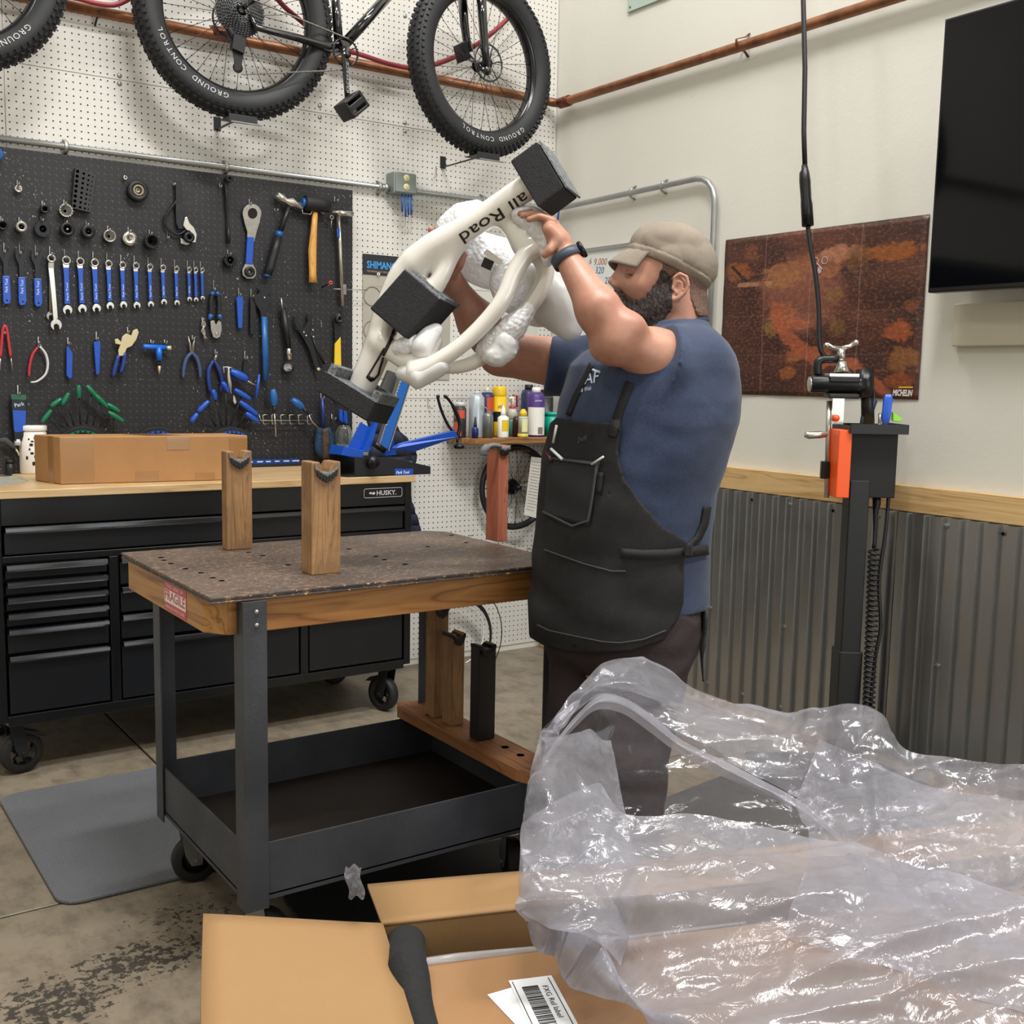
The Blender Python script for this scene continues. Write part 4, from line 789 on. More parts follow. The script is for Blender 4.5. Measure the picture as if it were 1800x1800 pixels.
# ================================================================ BIKES
tyre = M('tyre_rubber', '1d1e21', .62, var=.2, scale=12); rimm = M('rim_black', '131315', .22, .2, spec=.7); framem = M('bike_frame_black', '0e0f12', .12, .1, coat=.6, spec=.7); pale = M('tyre_print', 'b9b9b9', .6)
cass = M('cassette', '4b4c4e', .3, .85); blackm = M('part_black', '121214', .35, .2)
def spoke_wheel(t, c, R, tr, yaw=0, n=32, hubw=.075, rotor=-1, cassette=0, txt=None, knob=True, lab=None, hub_r=.022, name='wheel', trm=None, rimw=.03):
    ca, sa = math.cos(yaw), math.sin(yaw); ax = V((sa, -ca, 0)); ex = V((ca, sa, 0)); ez = V((0, 0, 1)); c = V(c)
    rad = lambda a: ex*math.cos(a)+ez*math.sin(a)
    prof = [(R-tr+tr*math.cos(x)*1.0, tr*math.sin(x)) for x in np.linspace(math.radians(-142), math.radians(142), 17)]
    w_ = MB().lathe(prof, c, ax, 96, xdir=ex, cap=False).build('tyre', trm or tyre, t)
    if knob:
        kb = MB(); nn = 84
        for k in range(nn):
            for row, off in ((-1.13, .5), (-.72, 0), (-.25, .5), (.25, 0), (.72, .5), (1.13, 0)):
                a = (k+off)*2*math.pi/nn; rd = rad(a); tg = ax.cross(rd); nrm = rd*math.cos(row)+ax*math.sin(row); sd = -rd*math.sin(row)+ax*math.cos(row)
                p = c+rd*(R-tr)+nrm*(tr+.002)
                kb.obox(p, tg*.0065, sd*.0058, nrm*.0045)
        kb.build('tread_knob', tyre, t, kind='stuff')
    rr = R-2*tr+.012; rw = rimw
    rm = MB().lathe([(rr+.004, -rw), (rr+.010, -rw), (rr+.010, rw), (rr+.004, rw), (rr-.012, rw*.75), (rr-.018, 0), (rr-.012, -rw*.75), (rr+.004, -rw)], c, ax, 96, xdir=ex).build('rim', rimm, t)
    sp_ = MB()
    for k in range(n):
        a = 2*math.pi*k/n; s_ = -1 if k % 2 else 1; b = a+(.42 if k % 4 < 2 else -.42); p = c+rad(b)*hub_r+ax*s_*hubw*.42; q = c+rad(a)*(rr-.014); sp_.cyl(p, q, .0012, n=5); sp_.cyl(q, q-rad(a)*.014, .0024, n=5)
    sp_.build('spoke', M('spoke_dark', '232325', .3, .7), t, kind='stuff')
    MB().lathe([(.009, -hubw*.72), (.012, -hubw*.5), (hub_r+.004, -hubw*.45), (hub_r+.004, -hubw*.4), (.015, -hubw*.3), (.015, hubw*.3), (hub_r+.004, hubw*.4), (hub_r+.004, hubw*.45), (.012, hubw*.5), (.009, hubw*.72)], c, ax, 20).build('hub', blackm, t)
    if rotor:
        m_ = MB(); o_ = c+ax*hubw*.5*rotor; m_.lathe([(.072, 0), (.08, 0), (.08, .0018), (.072, .0018), (.072, 0)], o_, ax, 48)
        for k in range(6): a = k*math.pi/3; m_.tube([o_+rad(a)*.02, o_+rad(a+.25)*.05, o_+rad(a+.2)*.074], .003, 4)
        m_.build('brake_rotor', cass, t)
    if cassette:
        m_ = MB()
        for k in range(10):
            r_ = (.095-.0072*k)*(1 if cassette > 0 else .42); o_ = c+ax*(hubw*.5+.0042*k*(1 if cassette > 0 else .5))*cassette
            m_.lathe([(r_*.8, 0), (r_-.003, 0), (r_-.003, .002), (r_*.8, .002), (r_*.8, 0)], o_, ax, 36)
            nt_ = int(r_*520)
            for j in range(nt_): a = 2*math.pi*j/nt_; m_.obox(o_+rad(a)*(r_-.001)+ax*.001, rad(a)*.003, ax*.001, ax.cross(rad(a))*.0022)
        m_.build('cassette', cass, t, kind='stuff')
    if txt:
        for (s, a0, step, sz) in txt:
            for i, chh in enumerate(s):
                if chh == ' ': continue
                a = math.radians(a0-i*step); rd = rad(a); nrm = (rd*math.cos(1.35)+ax*math.sin(1.35)) if False else ax; p = c+rd*(R-2*tr+.028)+ax*(tr*.90+.0015)
                nd = (ax*.9+(-rd)*0.25).normalized()
                xd = -(ax.cross(rd)); xd = xd if xd.dot(ex*math.sin(a)-ez*math.cos(a)) > 0 else -xd
                text(chh, pale, t, p, xd, rd+ax*.28, sz, .0012, 'CENTER', 'tyre_letter', bold=0)
    return t
def wheel_tray(c, R, label, yaw=0):
    t = thing('wheel_tray', label, 'bracket', (c.x, c.y, c.z-R-.02)); z = c.z-R-.004
    m_ = MB(); m_.box(c.x-.055, c.x+.06, c.y-.055, c.y+.04, z-.004, z); m_.box(c.x-.006, c.x+.006, c.y+.04, YW-.006, z-.001, z+.003); m_.box(c.x-.055, c.x+.06, c.y-.062, c.y-.055, z-.022, z+.008); m_.box(c.x-.015, c.x+.015, YW-.010, YW-.006, z-.004, z+.05)
    m_.build('shelf', dark, t, bevel=.001)
    MB().box(c.x-.05, c.x+.075, c.y-.075, c.y-.062, z-.026, z-.022).build('lip', M('tray_edge', '8a8a85', .4, .5), t)
# left bike (only one wheel reaches into the frame)
yl = 4.30; RL = .385; cl = V((PY(120, 10, yl).x-RL, yl, PY(0, 137, yl).z+RL))
t = thing('hanging_bicycle', 'front wheel of another hanging bicycle with fat tyre, cut by the upper left corner', 'bicycle', (cl.x, cl.y, cl.z-RL))
spoke_wheel(t, cl, RL, .052, txt=[('GROUND CONTROL', -42, 4.6, .03)]); wheel_tray(cl, RL, 'black wall tray under the wheel cut by the upper left corner')
# main bike
yr = 4.30; yf = 4.20; RR = .385
cr = V(((PY(238, 30, yr).x+PY(575, 30, yr).x)/2, yr, PY(392, 205, yr).z+RR)); cf = V(((PY(706, 110, yf).x+PY(976, 130, yf).x)/2, yf, PY(838, 273, yf).z+RR))
bk_ = thing('fat_bike', 'black fat-tyre bicycle hanging on the back wall above the tools', 'bicycle', ((cr.x+cf.x)/2, 4.26, cr.z-RR))
def subwheel(nm, c, **k):
    e = bpy.data.objects.new(nm, None); COL.objects.link(e); e.parent = bk_; e.location = V(c)-V(bk_.location); spoke_wheel(e, c, RR, .052, **k); return e
subwheel('rear_wheel', cr, cassette=1, txt=[('GROUND CONTROL', -100, 4.6, .03)], yaw=math.atan2(yf-yr, cf.x-cr.x), hubw=.11, rotor=-1)
subwheel('front_wheel', cf, txt=[('GROUND', -52, 5, .03), ('CONTROL', -86, 5, .03)], yaw=.12, rotor=1, hubw=.085)
wheel_tray(cr, RR, 'black wall tray under the rear wheel of the hanging black bicycle'); wheel_tray(cf, RR, 'black wall tray under the front wheel of the hanging black bicycle')
yb_ = lambda u: yr+(yf-yr)*(u-405)/(845-405)
BQ = lambda u, v, dy=0: PY(u, v, yb_(u)+dy)
fr = MB()
bb = BQ(596, 84); fr.tube([BQ(690, -16), BQ(600, 84)], .022, 14); fr.tube([BQ(588, -20), bb], .019, 14)
fr.cyl(bb+V((0, .05, 0)), bb-V((0, .05, 0)), .024)
for s_ in (-1, 1): fr.tube([cr+V((.02, s_*.085, -.01)), BQ(450, 48, s_*.085), BQ(520, 66, s_*.07), BQ(575, 82, s_*.045), bb+V((0, s_*.03, 0))], [.011, .013, .015, .017, .018], 12); fr.tube([cr+V((0, s_*.085, .01)), BQ(520, -60, s_*.075)], .009, 10)
fr.build('frame', framem, bk_)
fk = MB()
fo = .065
fk.tube([BQ(845, -15, -fo), BQ(848, 30, -fo), BQ(852, 80, -fo), BQ(856, 122, -fo)], [.022, .02, .018, .016], 14); fk.tube([BQ(812, -15, fo), BQ(816, 40, fo), BQ(820, 70, fo), BQ(826, 92, fo)], [.022, .02, .018, .014], 14)
fk.cyl(BQ(852, 125, -fo-.02), BQ(822, 95, fo+.02), .009); fk.ball(BQ(856, 124, -fo), .021); fk.build('fork', framem, bk_)
MB().obox(BQ(812, 92, .04), V((.018, 0, .01)), V((0, .03, 0)), V((-.012, 0, .035))).build('brake_caliper', blackm, bk_, bevel=.004)
# crank, chainring, chain, pedal, derailleur
yk = yb_(600)-.075; K = lambda u, v, o=0: PY(u, v, yk-o); cc = K(607, 92, -.02)
m_ = MB(); m_.lathe([(.05, 0), (.056, 0), (.056, .003), (.05, .003), (.05, 0)], cc, (0, -1, 0), 40)
for k in range(34): a = k*2*math.pi/34; m_.obox(cc+V((math.cos(a)*.0575, -.0015, math.sin(a)*.0575)), V((math.cos(a), 0, math.sin(a)))*.003, V((0, .0012, 0)), V((-math.sin(a), 0, math.cos(a)))*.002)
for k in range(4): a = .5+k*math.pi/2; m_.bar(cc, cc+V((math.cos(a)*.052, 0, math.sin(a)*.052)), .012, .004)
m_.build('chainring', blackm, bk_); 
ca_ = MB().tube([K(607, 82), K(606, 100), K(609, 150), K(612, 184)], [.016, .015, .0125, .013], 10, flat=.6, up=(0, 1, 0)).build('crank_arm', framem, bk_)
MB().lathe([(.0001, .02), (.011, .02), (.012, 0)], K(609, 98), (0, -1, 0), 16).build('crank_bolt', blackm, ca_)
text('RACEFACE', M('crank_print', '9a9a9c', .5), ca_, K(614, 164, .0125), K(613, 112, .0125)-K(614, 164, .0125), (-1, 0, 0), .016, .0008, width=.12)
pc = K(618, 187, .05); px_ = V((.75, 0, .65)).normalized(); pz_ = V((-.65, 0, .75)).normalized(); m_ = MB()
for s_ in (-1, 1): m_.obox(pc+pz_*.030*s_, px_*.045, V((0, .05, 0)), pz_*.006); m_.obox(pc+px_*.040*s_, px_*.006, V((0, .05, 0)), pz_*.034)
for yy in (-.045, .045, 0): m_.obox(pc+V((0, yy, 0)), px_*.042, V((0, .005, 0)), pz_*.012)
m_.cyl(pc+V((0, .06, 0)), pc-V((0, .045, 0)), .011); m_.build('pedal', blackm, bk_, bevel=.003); 
yt = yk+.015; m_ = MB(); chm = M('chain_steel', '77736b', .35, .8)
def chain(a, b, n):
    for k in range(n): p = a.lerp(b, k/n); q = a.lerp(b, (k+.9)/n); m_.bar(p+V((0, (k % 2)*.002, 0)), q+V((0, (k % 2)*.002, 0)), .004, .006, (0, 1, 0)); m_.ball(q, .0042, 6, 4)
chain(PY(446, 0, yt), PY(612, 68, yt), 34); m_.build('chain_upper_run', chm, bk_, kind='stuff'); m_ = MB(); chain(PY(424, 131, yt), PY(604, 123, yt), 32); m_.build('chain_lower_run', chm, bk_, kind='stuff')
m_ = MB(); D = lambda u, v, o=0: PY(u, v, yr-.09-o)
m_.tube([D(402, 50), D(412, 70), D(422, 84)], [.014, .018, .02], 10); m_.obox(D(418, 78, .01), V((.024, 0, -.006)), V((0, .016, 0)), V((.004, 0, .028)))
for dy in (-.008, .008): m_.prism([D(408, 88, dy), D(430, 86, dy), D(427, 104, dy), D(423, 124, dy), D(412, 124, dy), D(411, 104, dy)], (0, .002, 0))
for (u, v) in ((420, 90), (418, 119)): 
    m_.lathe([(.004, -.004), (.02, -.003), (.02, .003), (.004, .004)], D(u, v), (0, -1, 0), 14)
m_.build('derailleur', blackm, bk_, bevel=.002)
MB().tube(spline([D(402, 26, .02), D(380, 40, .02), D(384, 60, .02), D(410, 72, .02)], 5), .0025, 6).build('gear_cable', blackm, bk_)
# ================================================================ SHIMANO board, white charts
ys = YW-.012
a_ = PY(638, 447, ys); b2 = PY(638, 482, ys); x1 = a_.x+.46
t = thing('technology_board', 'grey display board with a black header lettered in blue, hanging right of the tool pegboard', 'display board', (a_.x+.23, ys, PY(640, 665, ys).z))
zb_ = PY(640, 665, ys).z
MB().box(a_.x, x1, ys, YW-.0065, zb_, b2.z).build('panel', M('board_grey', 'a9a498', .5, var=.04), t); MB().box(a_.x, x1, ys-.002, YW-.0065, b2.z, a_.z+.003).build('header', M('header_black', '1f2226', .45), t)
text('SHIMANO', M('header_blue', '3f9be0', .4), t, (a_.x+.018, ys-.0022, PY(645, 470, ys).z-.002), (1, 0, 0), (0, 0, 1), .045, .0006, width=.152, bold=.02); text('TECHNOLOGY EDUCATION', M('header_tan', 'b9a58e', .5), t, (a_.x+.018, ys-.0022, b2.z+.012), (1, 0, 0), (0, 0, 1), .011, .0006, width=.15)
for k, v in enumerate((520, 580, 630)):
    z = PY(645, v, ys).z; MB().lathe([(.04, 0), (.045, 0), (.045, .001), (.04, .001), (.04, 0)], (a_.x+.047, ys-.0015, z), (0, -1, 0), 30, arc=2*math.pi).build('part_drawing', M('drawing_tan', '8b8578', .6), t)
    MB().box(a_.x+.07, a_.x+.16, ys-.001, ys, z+.045, z+.047).build('part_drawing', MATS['drawing_tan'], t); MB().lathe([(.016, .0006), (.0001, .0006)], (a_.x+.105, ys-.0005, z+.02), (0, -1, 0), 6, False).build('blue_symbol', M('pale_blue_print', '86a9c6', .6), t)
for u, v in ((665, 482), (703, 487)): p = PY(u, v, ys-.006); MB().lathe([(.0035, 0), (.0075, 0), (.0075, .003), (.0035, .003), (.0035, 0)], p, (0, -1, 0), 14).build('hanging_ring', white, t)
a_ = PY(815, 498, ys); b2 = PY(943, 640, ys); t = MB().box(a_.x, b2.x, ys, YW-.0065, b2.z, a_.z).build('chart', M('chart_white', 'c9c9c2', .5), label='white framed chart on the back wall, seen between the raised arms', cat='chart')
m_ = MB()
for k in range(5): z = a_.z-.03-k*.055; m_.box(a_.x+.02, b2.x-.03-.04*(k % 2), ys-.0006, ys-.0001, z, z+.003)
m_.build('print_lines', M('drawing_grey', '9a9a94', .6), t)
for (u0, v0, pts_) in ((767, 292, ((0, 0), (0, 18), (-4, 20))), (753, 700, ((0, 0), (1, 16), (8, 18)))):
    m_ = MB().tube([PY(u0+a, v0+b, YW-.012-.01*i) for i, (a, b) in enumerate(pts_)], .0025, 6); m_.build('wire_hook', MATS['zinc'], label='bare wire peg hook '+('between the outlet box and the front tyre' if v0 < 400 else 'left of the bottle shelf'), cat='hook')
# ================================================================ SHELF with bottles
ZS = PY(815, 770, 4.36).z; xs0 = PY(812, 772, 4.38).x
MB().prism([(xs0+.03, 4.30, ZS-.028), (xs0-.01, 4.36, ZS-.028), (xs0, YW-.006, ZS-.028), (XW-.01, YW-.006, ZS-.028), (XW-.01, 4.30, ZS-.028)], (0, 0, .028)).build('corner_shelf', wood('shelf_wood', '8a6038', '5d3d20', 'a27443', 'X', .6, .5), label='rough brown corner shelf holding bottles and spray cans', cat='shelf', bevel=.003)
MB().prism([(XW-.01, 4.32, ZS-.029), (XW-.01, 4.50, ZS-.029), (XW-.01, 4.50, ZS-.2)], (-.02, 0, 0)).build('shelf_bracket', pine, label='pale wooden bracket under the corner shelf', cat='bracket')
def bottle(name, label, cat, u, v0, v1, ru, y, spec):
    c0 = PY(u, v0, y); c0.z = ZS+.0005; return can(name, label, cat, u, v0, v1, ru, spec, None, c0=c0)
def C(nm, col, rough=.4, **k): return M(nm, col, rough, **k)
al = C('alu_can', 'b4bcc4', .3, metal=.4)
def aer(body, cap, capr=.6): return [('can', body, [(.95, 0), (1, .02), (1, .82), (.7, .9)]), ('cap', cap, [(capr, .88), (capr, .99), (capr*.8, 1)])]
def label_band(res, mat, z0, z1, a0=-1.3, a1=1.1, nm='label'):
    t, c, r, h = res; n_ = 10; R_ = r*1.01; m_ = MB()
    m_.add([c+V((math.sin(a)*R_, -math.cos(a)*R_, h*z)) for z in (z0, z1) for a in np.linspace(a0-.3, a1-.3, n_)], [(i, i+1, i+n_+1, i+n_) for i in range(n_-1)]); return m_.build(nm, mat, t)
def ltext(res, s, mat, z, sz, wd):
    t, c, r, h = res; x0 = V((1, -.35, 0)).normalized(); n_ = V((-.35, -1, 0)).normalized(); text(s, mat, t, c+n_*r*1.06-x0*wd/2+V((0, 0, h*z)), x0, (0, 0, 1), sz, .0006, width=wd)
b = bottle('spray_can', 'black and orange spray can with a missing cap, leftmost on the corner shelf', 'spray can', 808, 765, 707, 9.5, 4.40, aer(C('can_charcoal', '2c2a29'), MATS['badge_silver'], .75)); label_band(b, C('can_orange', 'c64f30'), .05, .45, -1.3, 0); label_band(b, C('can_orange', 'c64f30'), .55, .78, -1.2, .6)
b = bottle('spray_can', 'tall silver spray can on the corner shelf', 'spray can', 837, 767, 688, 11.5, 4.37, [('can', al, [(.95, 0), (1, .03), (1, .86), (.6, .95)]), ('valve', MATS['badge_silver'], [(.4, .95), (.4, 1)])])
b = bottle('spray_can', 'blue and orange spray can with a white nozzle, behind the tall silver can', 'spray can', 855, 764, 681, 10.5, 4.44, aer(C('can_navy', '28305c'), white, .25)); label_band(b, C('can_orange', 'c64f30'), .5, .8, -.3, 1.2)
b = bottle('spray_can', 'yellow and black spray can with a round yellow top', 'spray can', 877, 764, 679, 10.5, 4.43, [('can', C('can_yellow', 'e5bd1e'), [(.95, 0), (1, .03), (1, .8)]), ('cap', C('can_yellow', 'e5bd1e'), [(.97, .8), (1, .82), (.97, .96), (.8, 1)])]); label_band(b, bkm, .3, .5); ltext(b, 'WD', bkm, .56, .026, .035)
b = bottle('dropper_bottle', 'tiny black-tipped bottle of blue liquid in front of the silver can', 'bottle', 835, 768, 733, 5, 4.325, [('bottle', C('ink_blue', '232c66', .2), [(1, 0), (1, .45), (.5, .55)]), ('tip', bkm, [(.55, .52), (.5, .62), (.2, 1)])])
b = bottle('oil_can', 'small grey metal oil can with a long thin spout leaning left', 'oil can', 857, 768, 725, 8, 4.33, [('can', M('oilcan_zinc', '7f827f', .4, .6), [(1, 0), (1, .85), (.75, .98), (.3, 1)])]); tt, c_, r_, h_ = b; MB().tube([c_+V((0, 0, h_)), c_+V((.03, 0, h_+.0)), c_+V((-.045, -.01, h_+.035))], [.004, .004, .0018], 8).build('spout', steelt, tt)
b = bottle('glue_bottle', 'white squeeze bottle with pointed tip and round yellow label', 'bottle', 884, 768, 712, 8.2, 4.325, [('bottle', white, [(.96, 0), (1, .04), (1, .62), (.5, .68)]), ('tip', white, [(.5, .68), (.45, .78), (.12, 1)])]); label_band(b, C('can_yellow', 'e5bd1e'), .2, .55, -.5, .9)
b = bottle('spray_bottle', 'clear trigger bottle of teal liquid with red and white sprayer', 'spray bottle', 900, 764, 693, 9, 4.42, [('bottle', C('teal_liquid', '4f8f8b', .15), [(1, 0), (1, .36), (.98, .4)]), ('upper_bottle', C('hazy_plastic', 'b9bdb6', .2), [(.98, .4), (.8, .58), (.55, .66)]), ('collar', red, [(.55, .64), (.55, .72)])]); tt, c_, r_, h_ = b
MB().tube([c_+V((0, 0, h_*.72)), c_+V((-.002, 0, h_*.92)), c_+V((-.022, 0, h_*.9))], [.009, .010, .006], 8).build('sprayer_head', white, tt); MB().tube([c_+V((0, 0, h_*.98)), c_+V((.026, 0, h_*.96)), c_+V((.024, 0, h_*.7))], [.005, .006, .004], 8).build('trigger', red, tt)
b = bottle('dropper_bottle', 'small clear bottle with yellow cap and yellow liquid', 'bottle', 919, 768, 719, 8.2, 4.325, [('bottle', C('hazy_plastic', 'b9bdb6', .2), [(.9, .12), (.85, .7), (.8, .74)]), ('liquid', C('yellow_liquid', 'd9c84e', .2), [(.95, 0), (.95, .13)]), ('cap', yellow, [(.65, .74), (.65, .88), (.3, 1)])]); label_band(b, MATS['ivory_socket'], .2, .65, -.5, .6)
b = bottle('small_jar', 'small dark red labelled bottle tucked behind the yellow-capped one', 'bottle', 908, 765, 732, 6, 4.38, [('bottle', C('dark_red_label', '3d201f', .3), [(1, 0), (1, .8), (.7, 1)])])
b = bottle('spray_can', 'navy spray can with a black cap, behind the purple one', 'spray can', 928, 764, 676, 11, 4.45, aer(C('can_navy', '28305c'), bkm, .55))
b = bottle('spray_can', 'tall purple and white spray can with a barcode', 'spray can', 941, 768, 681, 12.5, 4.37, aer(C('can_purple', '4a2f78'), white, .5)); label_band(b, white, .04, .60, -1.4, 1.2); ltext(b, 'power', white, .72, .014, .035); m_ = MB(); tt, c_, r_, h_ = b
for k in range(7): m_.box(c_.x-.016+k*.004, c_.x-.014+k*.004, c_.y-r_*1.03-.0004, c_.y-r_*1.03, c_.z+h_*.06, c_.z+h_*.2)
m_.build('barcode', bkm, tt)
b = bottle('spray_can', 'black can with grey lettering, rightmost of the tall cans', 'spray can', 959, 766, 685, 10, 4.43, [('can', C('can_black', '1e1f1f'), [(.95, 0), (1, .03), (1, .84)]), ('cap', bkm, [(.95, .85), (.95, 1)])]); label_band(b, C('green_stripe', '55702f'), .12, .4, .2, 1.2); ltext(b, 'OIL', C('grey_print', '9a9a98'), .5, .016, .03)
b = bottle('grease_tub', 'teal plastic tub with a white printed name at the right end of the shelf', 'tub', 972, 768, 724, 18, 4.385, [('tub', C('teal_tub', '0f9d87', .35), [(.86, 0), (.96, .86)]), ('lid', MATS['teal_tub'], [(1, .86), (1, .98), (.9, 1)])]); ltext(b, 'MOTOREX', white, .18, .012, .05)
# ================================================================ wheel, tags, coil, jacket on the back wall
wy = 4.46; R2 = .213; c2 = V((PY(843, 850, wy).x+R2, wy, PY(915, 781, wy).z-R2))
t = thing('road_wheel', 'thin-tyred spare wheel hanging below the corner shelf', 'bike wheel', (c2.x, wy, c2.z-R2)); spoke_wheel(t, c2, R2, .013, n=24, knob=False, rotor=0, cassette=-1, hubw=.06, rimw=.009, yaw=.0, hub_r=.012, trm=M('thin_tyre', '161617', .5))
text('CONTINENTAL', M('rim_red_print', 'b05a4c', .5), t, c2+V((-.02, -.016, R2-.035)), (1, 0, -.03), (0, 0, 1), .014, .0005, width=.09)
m_ = MB().prism([PY(u, v, 4.37) for u, v in ((934, 803), (962, 806), (944, 911), (921, 905))], (0, .001, 0)); tg = m_.build('repair_tag', M('tag_white', 'd3d0c8', .6), label='long white repair tag hanging over the spare wheel', cat='tag')
m_ = MB()
for k in range(17): f = .06+k*.052; a_ = PY(lerp(936, 924, f), lerp(805, 905, f), 4.3692); b2 = PY(lerp(958, 941, f)-random.random()*6, lerp(808, 909, f), 4.3692); m_.bar(a_, b2, .0006, .0022, (0, 0, 1))
m_.build('print_lines', M('drawing_grey', '9a9a94', .6), tg)
cy = 4.40; cc2 = PY(820, 1118, cy); t = thing('cable_coil', 'loops of black cable housing leaning on the back wall behind the cart', 'cable coil', (cc2.x, cy, .12))
for k in range(5):
    r = .17+.006*k+(.045 if k == 4 else 0); m_ = MB().tube([cc2+V((math.cos(a)*r*.93+(.02 if k == 4 else 0)-.02, .006*k+.02*math.sin(a), math.sin(a)*r)) for a in np.linspace(0, 2*math.pi, 40)[:-1]], .0042 if k < 4 else .0025, 6, closed=True); m_.build('loop', blackm, t)
MB().tube([cc2+V((math.cos(a)*.15-.03, .03, math.sin(a)*.15)) for a in np.linspace(0, 2*math.pi, 36)[:-1]], .003, 6, closed=True).build('white_loop', white, t)
# hanging jacket beside the chest, quilted
jk = M('navy_quilt', '151b2e', .7, var=.2, scale=20, bump=.4, bscale=40)
def jacket(a, b):
    z = lerp(1.24, .55, b); wdt = lerp(.05, .15, min(1, b*3.2)); x = 2.205+a*wdt*2*(1+.1*math.sin(b*9)); y = 4.36+.05*math.cos(a*3.1)*-1-.012*abs(math.sin(b*40))-.02*math.sin(a*12)
    return V((x, y, z))
t = thing('quilted_jacket', 'dark navy quilted jacket hanging beside the right end of the tool chest', 'jacket', (2.3, 4.36, .5)); MB().grid(jacket, 14, 90).build('cloth', jk, t, solid=.03)
# ================================================================ TRUING STAND
bx = M('stand_blue', '1450b8', .35, .1, .08, 30); bks = M('stand_black', '1b1c20', .4)
ts = thing('truing_stand', 'blue wheel truing stand on a black base at the right end of the worktop', 'truing stand', (2.12, 4.05, ZT))
S = lambda u, v, y: PY(u, v, y)
yq = 3.884
m_ = MB(); bz = ZT+.001
f0 = PZ(626, 838, bz); f1 = PZ(689, 841, bz); f2 = PZ(757, 835, bz)
prof = [S(624, 803, yq), S(690, 805, yq), S(757, 820, yq), S(757, 836, yq), S(690, 840, yq), S(624, 838, yq)]
prof = [V((p.x, p.y, max(p.z, bz))) for p in prof]
m_.prism(prof, (0, .006, 0)); m_.prism([p+V((-.035, .16, 0)) for p in prof], (0, .006, 0)); q0, q1 = prof[5], prof[3]
m_.prism([V((q0.x-.03, yq, bz)), V((q1.x, yq, bz)), V((q1.x-.03, yq+.17, bz)), V((q0.x-.07, yq+.17, bz))], (0, 0, .004)); m_.build('base_tray', bks, ts, bevel=.001)
pl = MB().prism([S(694, 824, yq-.0008), S(726, 824, yq-.0008), S(726, 835, yq-.0008), S(694, 835, yq-.0008)], (0, .0007, 0)).build('name_plate', bluep, ts); text('Park Tool', white, pl, S(696, 833, yq-.001), (1, 0, 0), (0, 0, 1), .016, .0004, width=.062, shear=.3, bold=.02)
MB().lathe([(.012, 0), (.022, .01), (.026, .02), (.022, .032), (.0001, .036)], S(652, 812, yq), (0, -1, 0), 24).build('adjusting_knob', blackm, ts)
m_ = MB(); yq2 = yq+.03
m_.prism([S(600, 800, yq2), S(606, 784, yq2), S(640, 792, yq2), S(638, 808, yq2)], (0, .12, 0))
m_.prism([S(612, 786, yq2+.03), S(634, 742, yq2+.03), S(652, 752, yq2+.03), S(640, 792, yq2+.03)], (0, .006, 0)); m_.prism([S(638, 794, yq2), S(663, 735, yq2), S(667, 738, yq2), S(650, 795, yq2)], (0, .03, 0)); m_.prism([S(676, 802, yq2+.04), S(690, 756, yq2+.04), S(697, 800, yq2+.04)], (0, .02, 0)); m_.build('body', bx, ts, bevel=.002)
m_ = MB(); a_, b2 = S(672, 787, yq2), S(713, 660, yq2); ax_ = (b2-a_).normalized(); sd = ax_.cross(V((0, 1, 0))).normalized()
m_.obox((a_+b2)/2, (b2-a_)/2, sd*.020, V((0, .012, 0))); m_.build('upright', M('stand_upright', '1c5fae', .35), ts, bevel=.002)
m_ = MB()
for s_ in (-1, 1): m_.obox((a_+b2)/2+sd*s_*.0235, (b2-a_)/2*1.03, sd*.0022, V((0, .014, 0)))
m_.build('chrome_edge', chrome, ts); a2, b3 = S(655, 740, yq2+.06), S(692, 655, yq2+.06); MB().obox((a2+b3)/2, (b3-a2)/2, sd*.028, V((0, .012, 0))).build('rear_upright', M('stand_grey', '595b57', .4, .4), ts, bevel=.002)
m_ = MB()
for k in range(15): p = a_.lerp(b2, .30+.68*k/15)+sd*.0205*(-1 if sd.x > 0 else 1)+V((0, -.0125, 0)); m_.obox(p+ax_*.0, ax_*.0022, sd*.003, V((0, .0005, 0)))
m_.build('scale_marks', white, ts)
m_ = MB().cyl(S(658, 780, yq2-.02), S(676, 792, yq2-.02), .012); m_.build('pivot', blackm, ts)
arm = MB().prism([S(694, 788, yq-.02), S(706, 780, yq-.02), S(799, 757, yq-.09), S(806, 768, yq-.09), S(726, 795, yq-.02)], (0, .03, 0)).build('caliper_arm', bx, ts, bevel=.002)
MB().tube(spline([S(804, 768, yq-.07), S(808, 745, yq-.07), S(797, 715, yq-.07), S(784, 697, yq-.07)], 5), [.0085]*11+[.006]*5, 8).build('caliper', blackm, ts)
MB().tube(spline([S(800, 762, yq-.07), S(788, 748, yq-.07), S(776, 722, yq-.07), S(769, 697, yq-.07)], 5), .006, 8).build('caliper', blackm, ts)
m_ = MB(); m_.cyl(S(803, 770, yq-.07), S(804, 778, yq-.07), .004); m_.lathe([(.0001, -.012), (.020, -.010), (.024, 0), (.014, .010), (.0001, .012)], S(807, 784, yq-.07), (0, 0, 1), 20); m_.ball(S(770, 697, yq-.07), .008); m_.ball(S(783, 697, yq-.07), .008); m_.build('caliper_knob', blackm, ts)
for (u, mt) in ((692, C('reel_red', 'c23a52')), (707, C('reel_cream', 'd8b98a')), (723, C('reel_green', '2e5a4d')), (713, C('reel_navy', '1d2c50'))):
    t = thing('tape_reel', {692: 'red', 707: 'cream', 723: 'dark green', 713: 'navy'}[u]+' small reel standing in the truing stand base', 'reel', S(u, 812, yq+.07)); MB().lathe([(.010, 0), (.021, 0), (.021, .008), (.010, .008), (.010, 0)], V((S(u, 800, yq+.06).x, yq+.07, ZT+.032)), (-.9, -.4, 0), 24).build('reel', mt, t)
# ================================================================ RIGHT WALL
XB = XW-.012
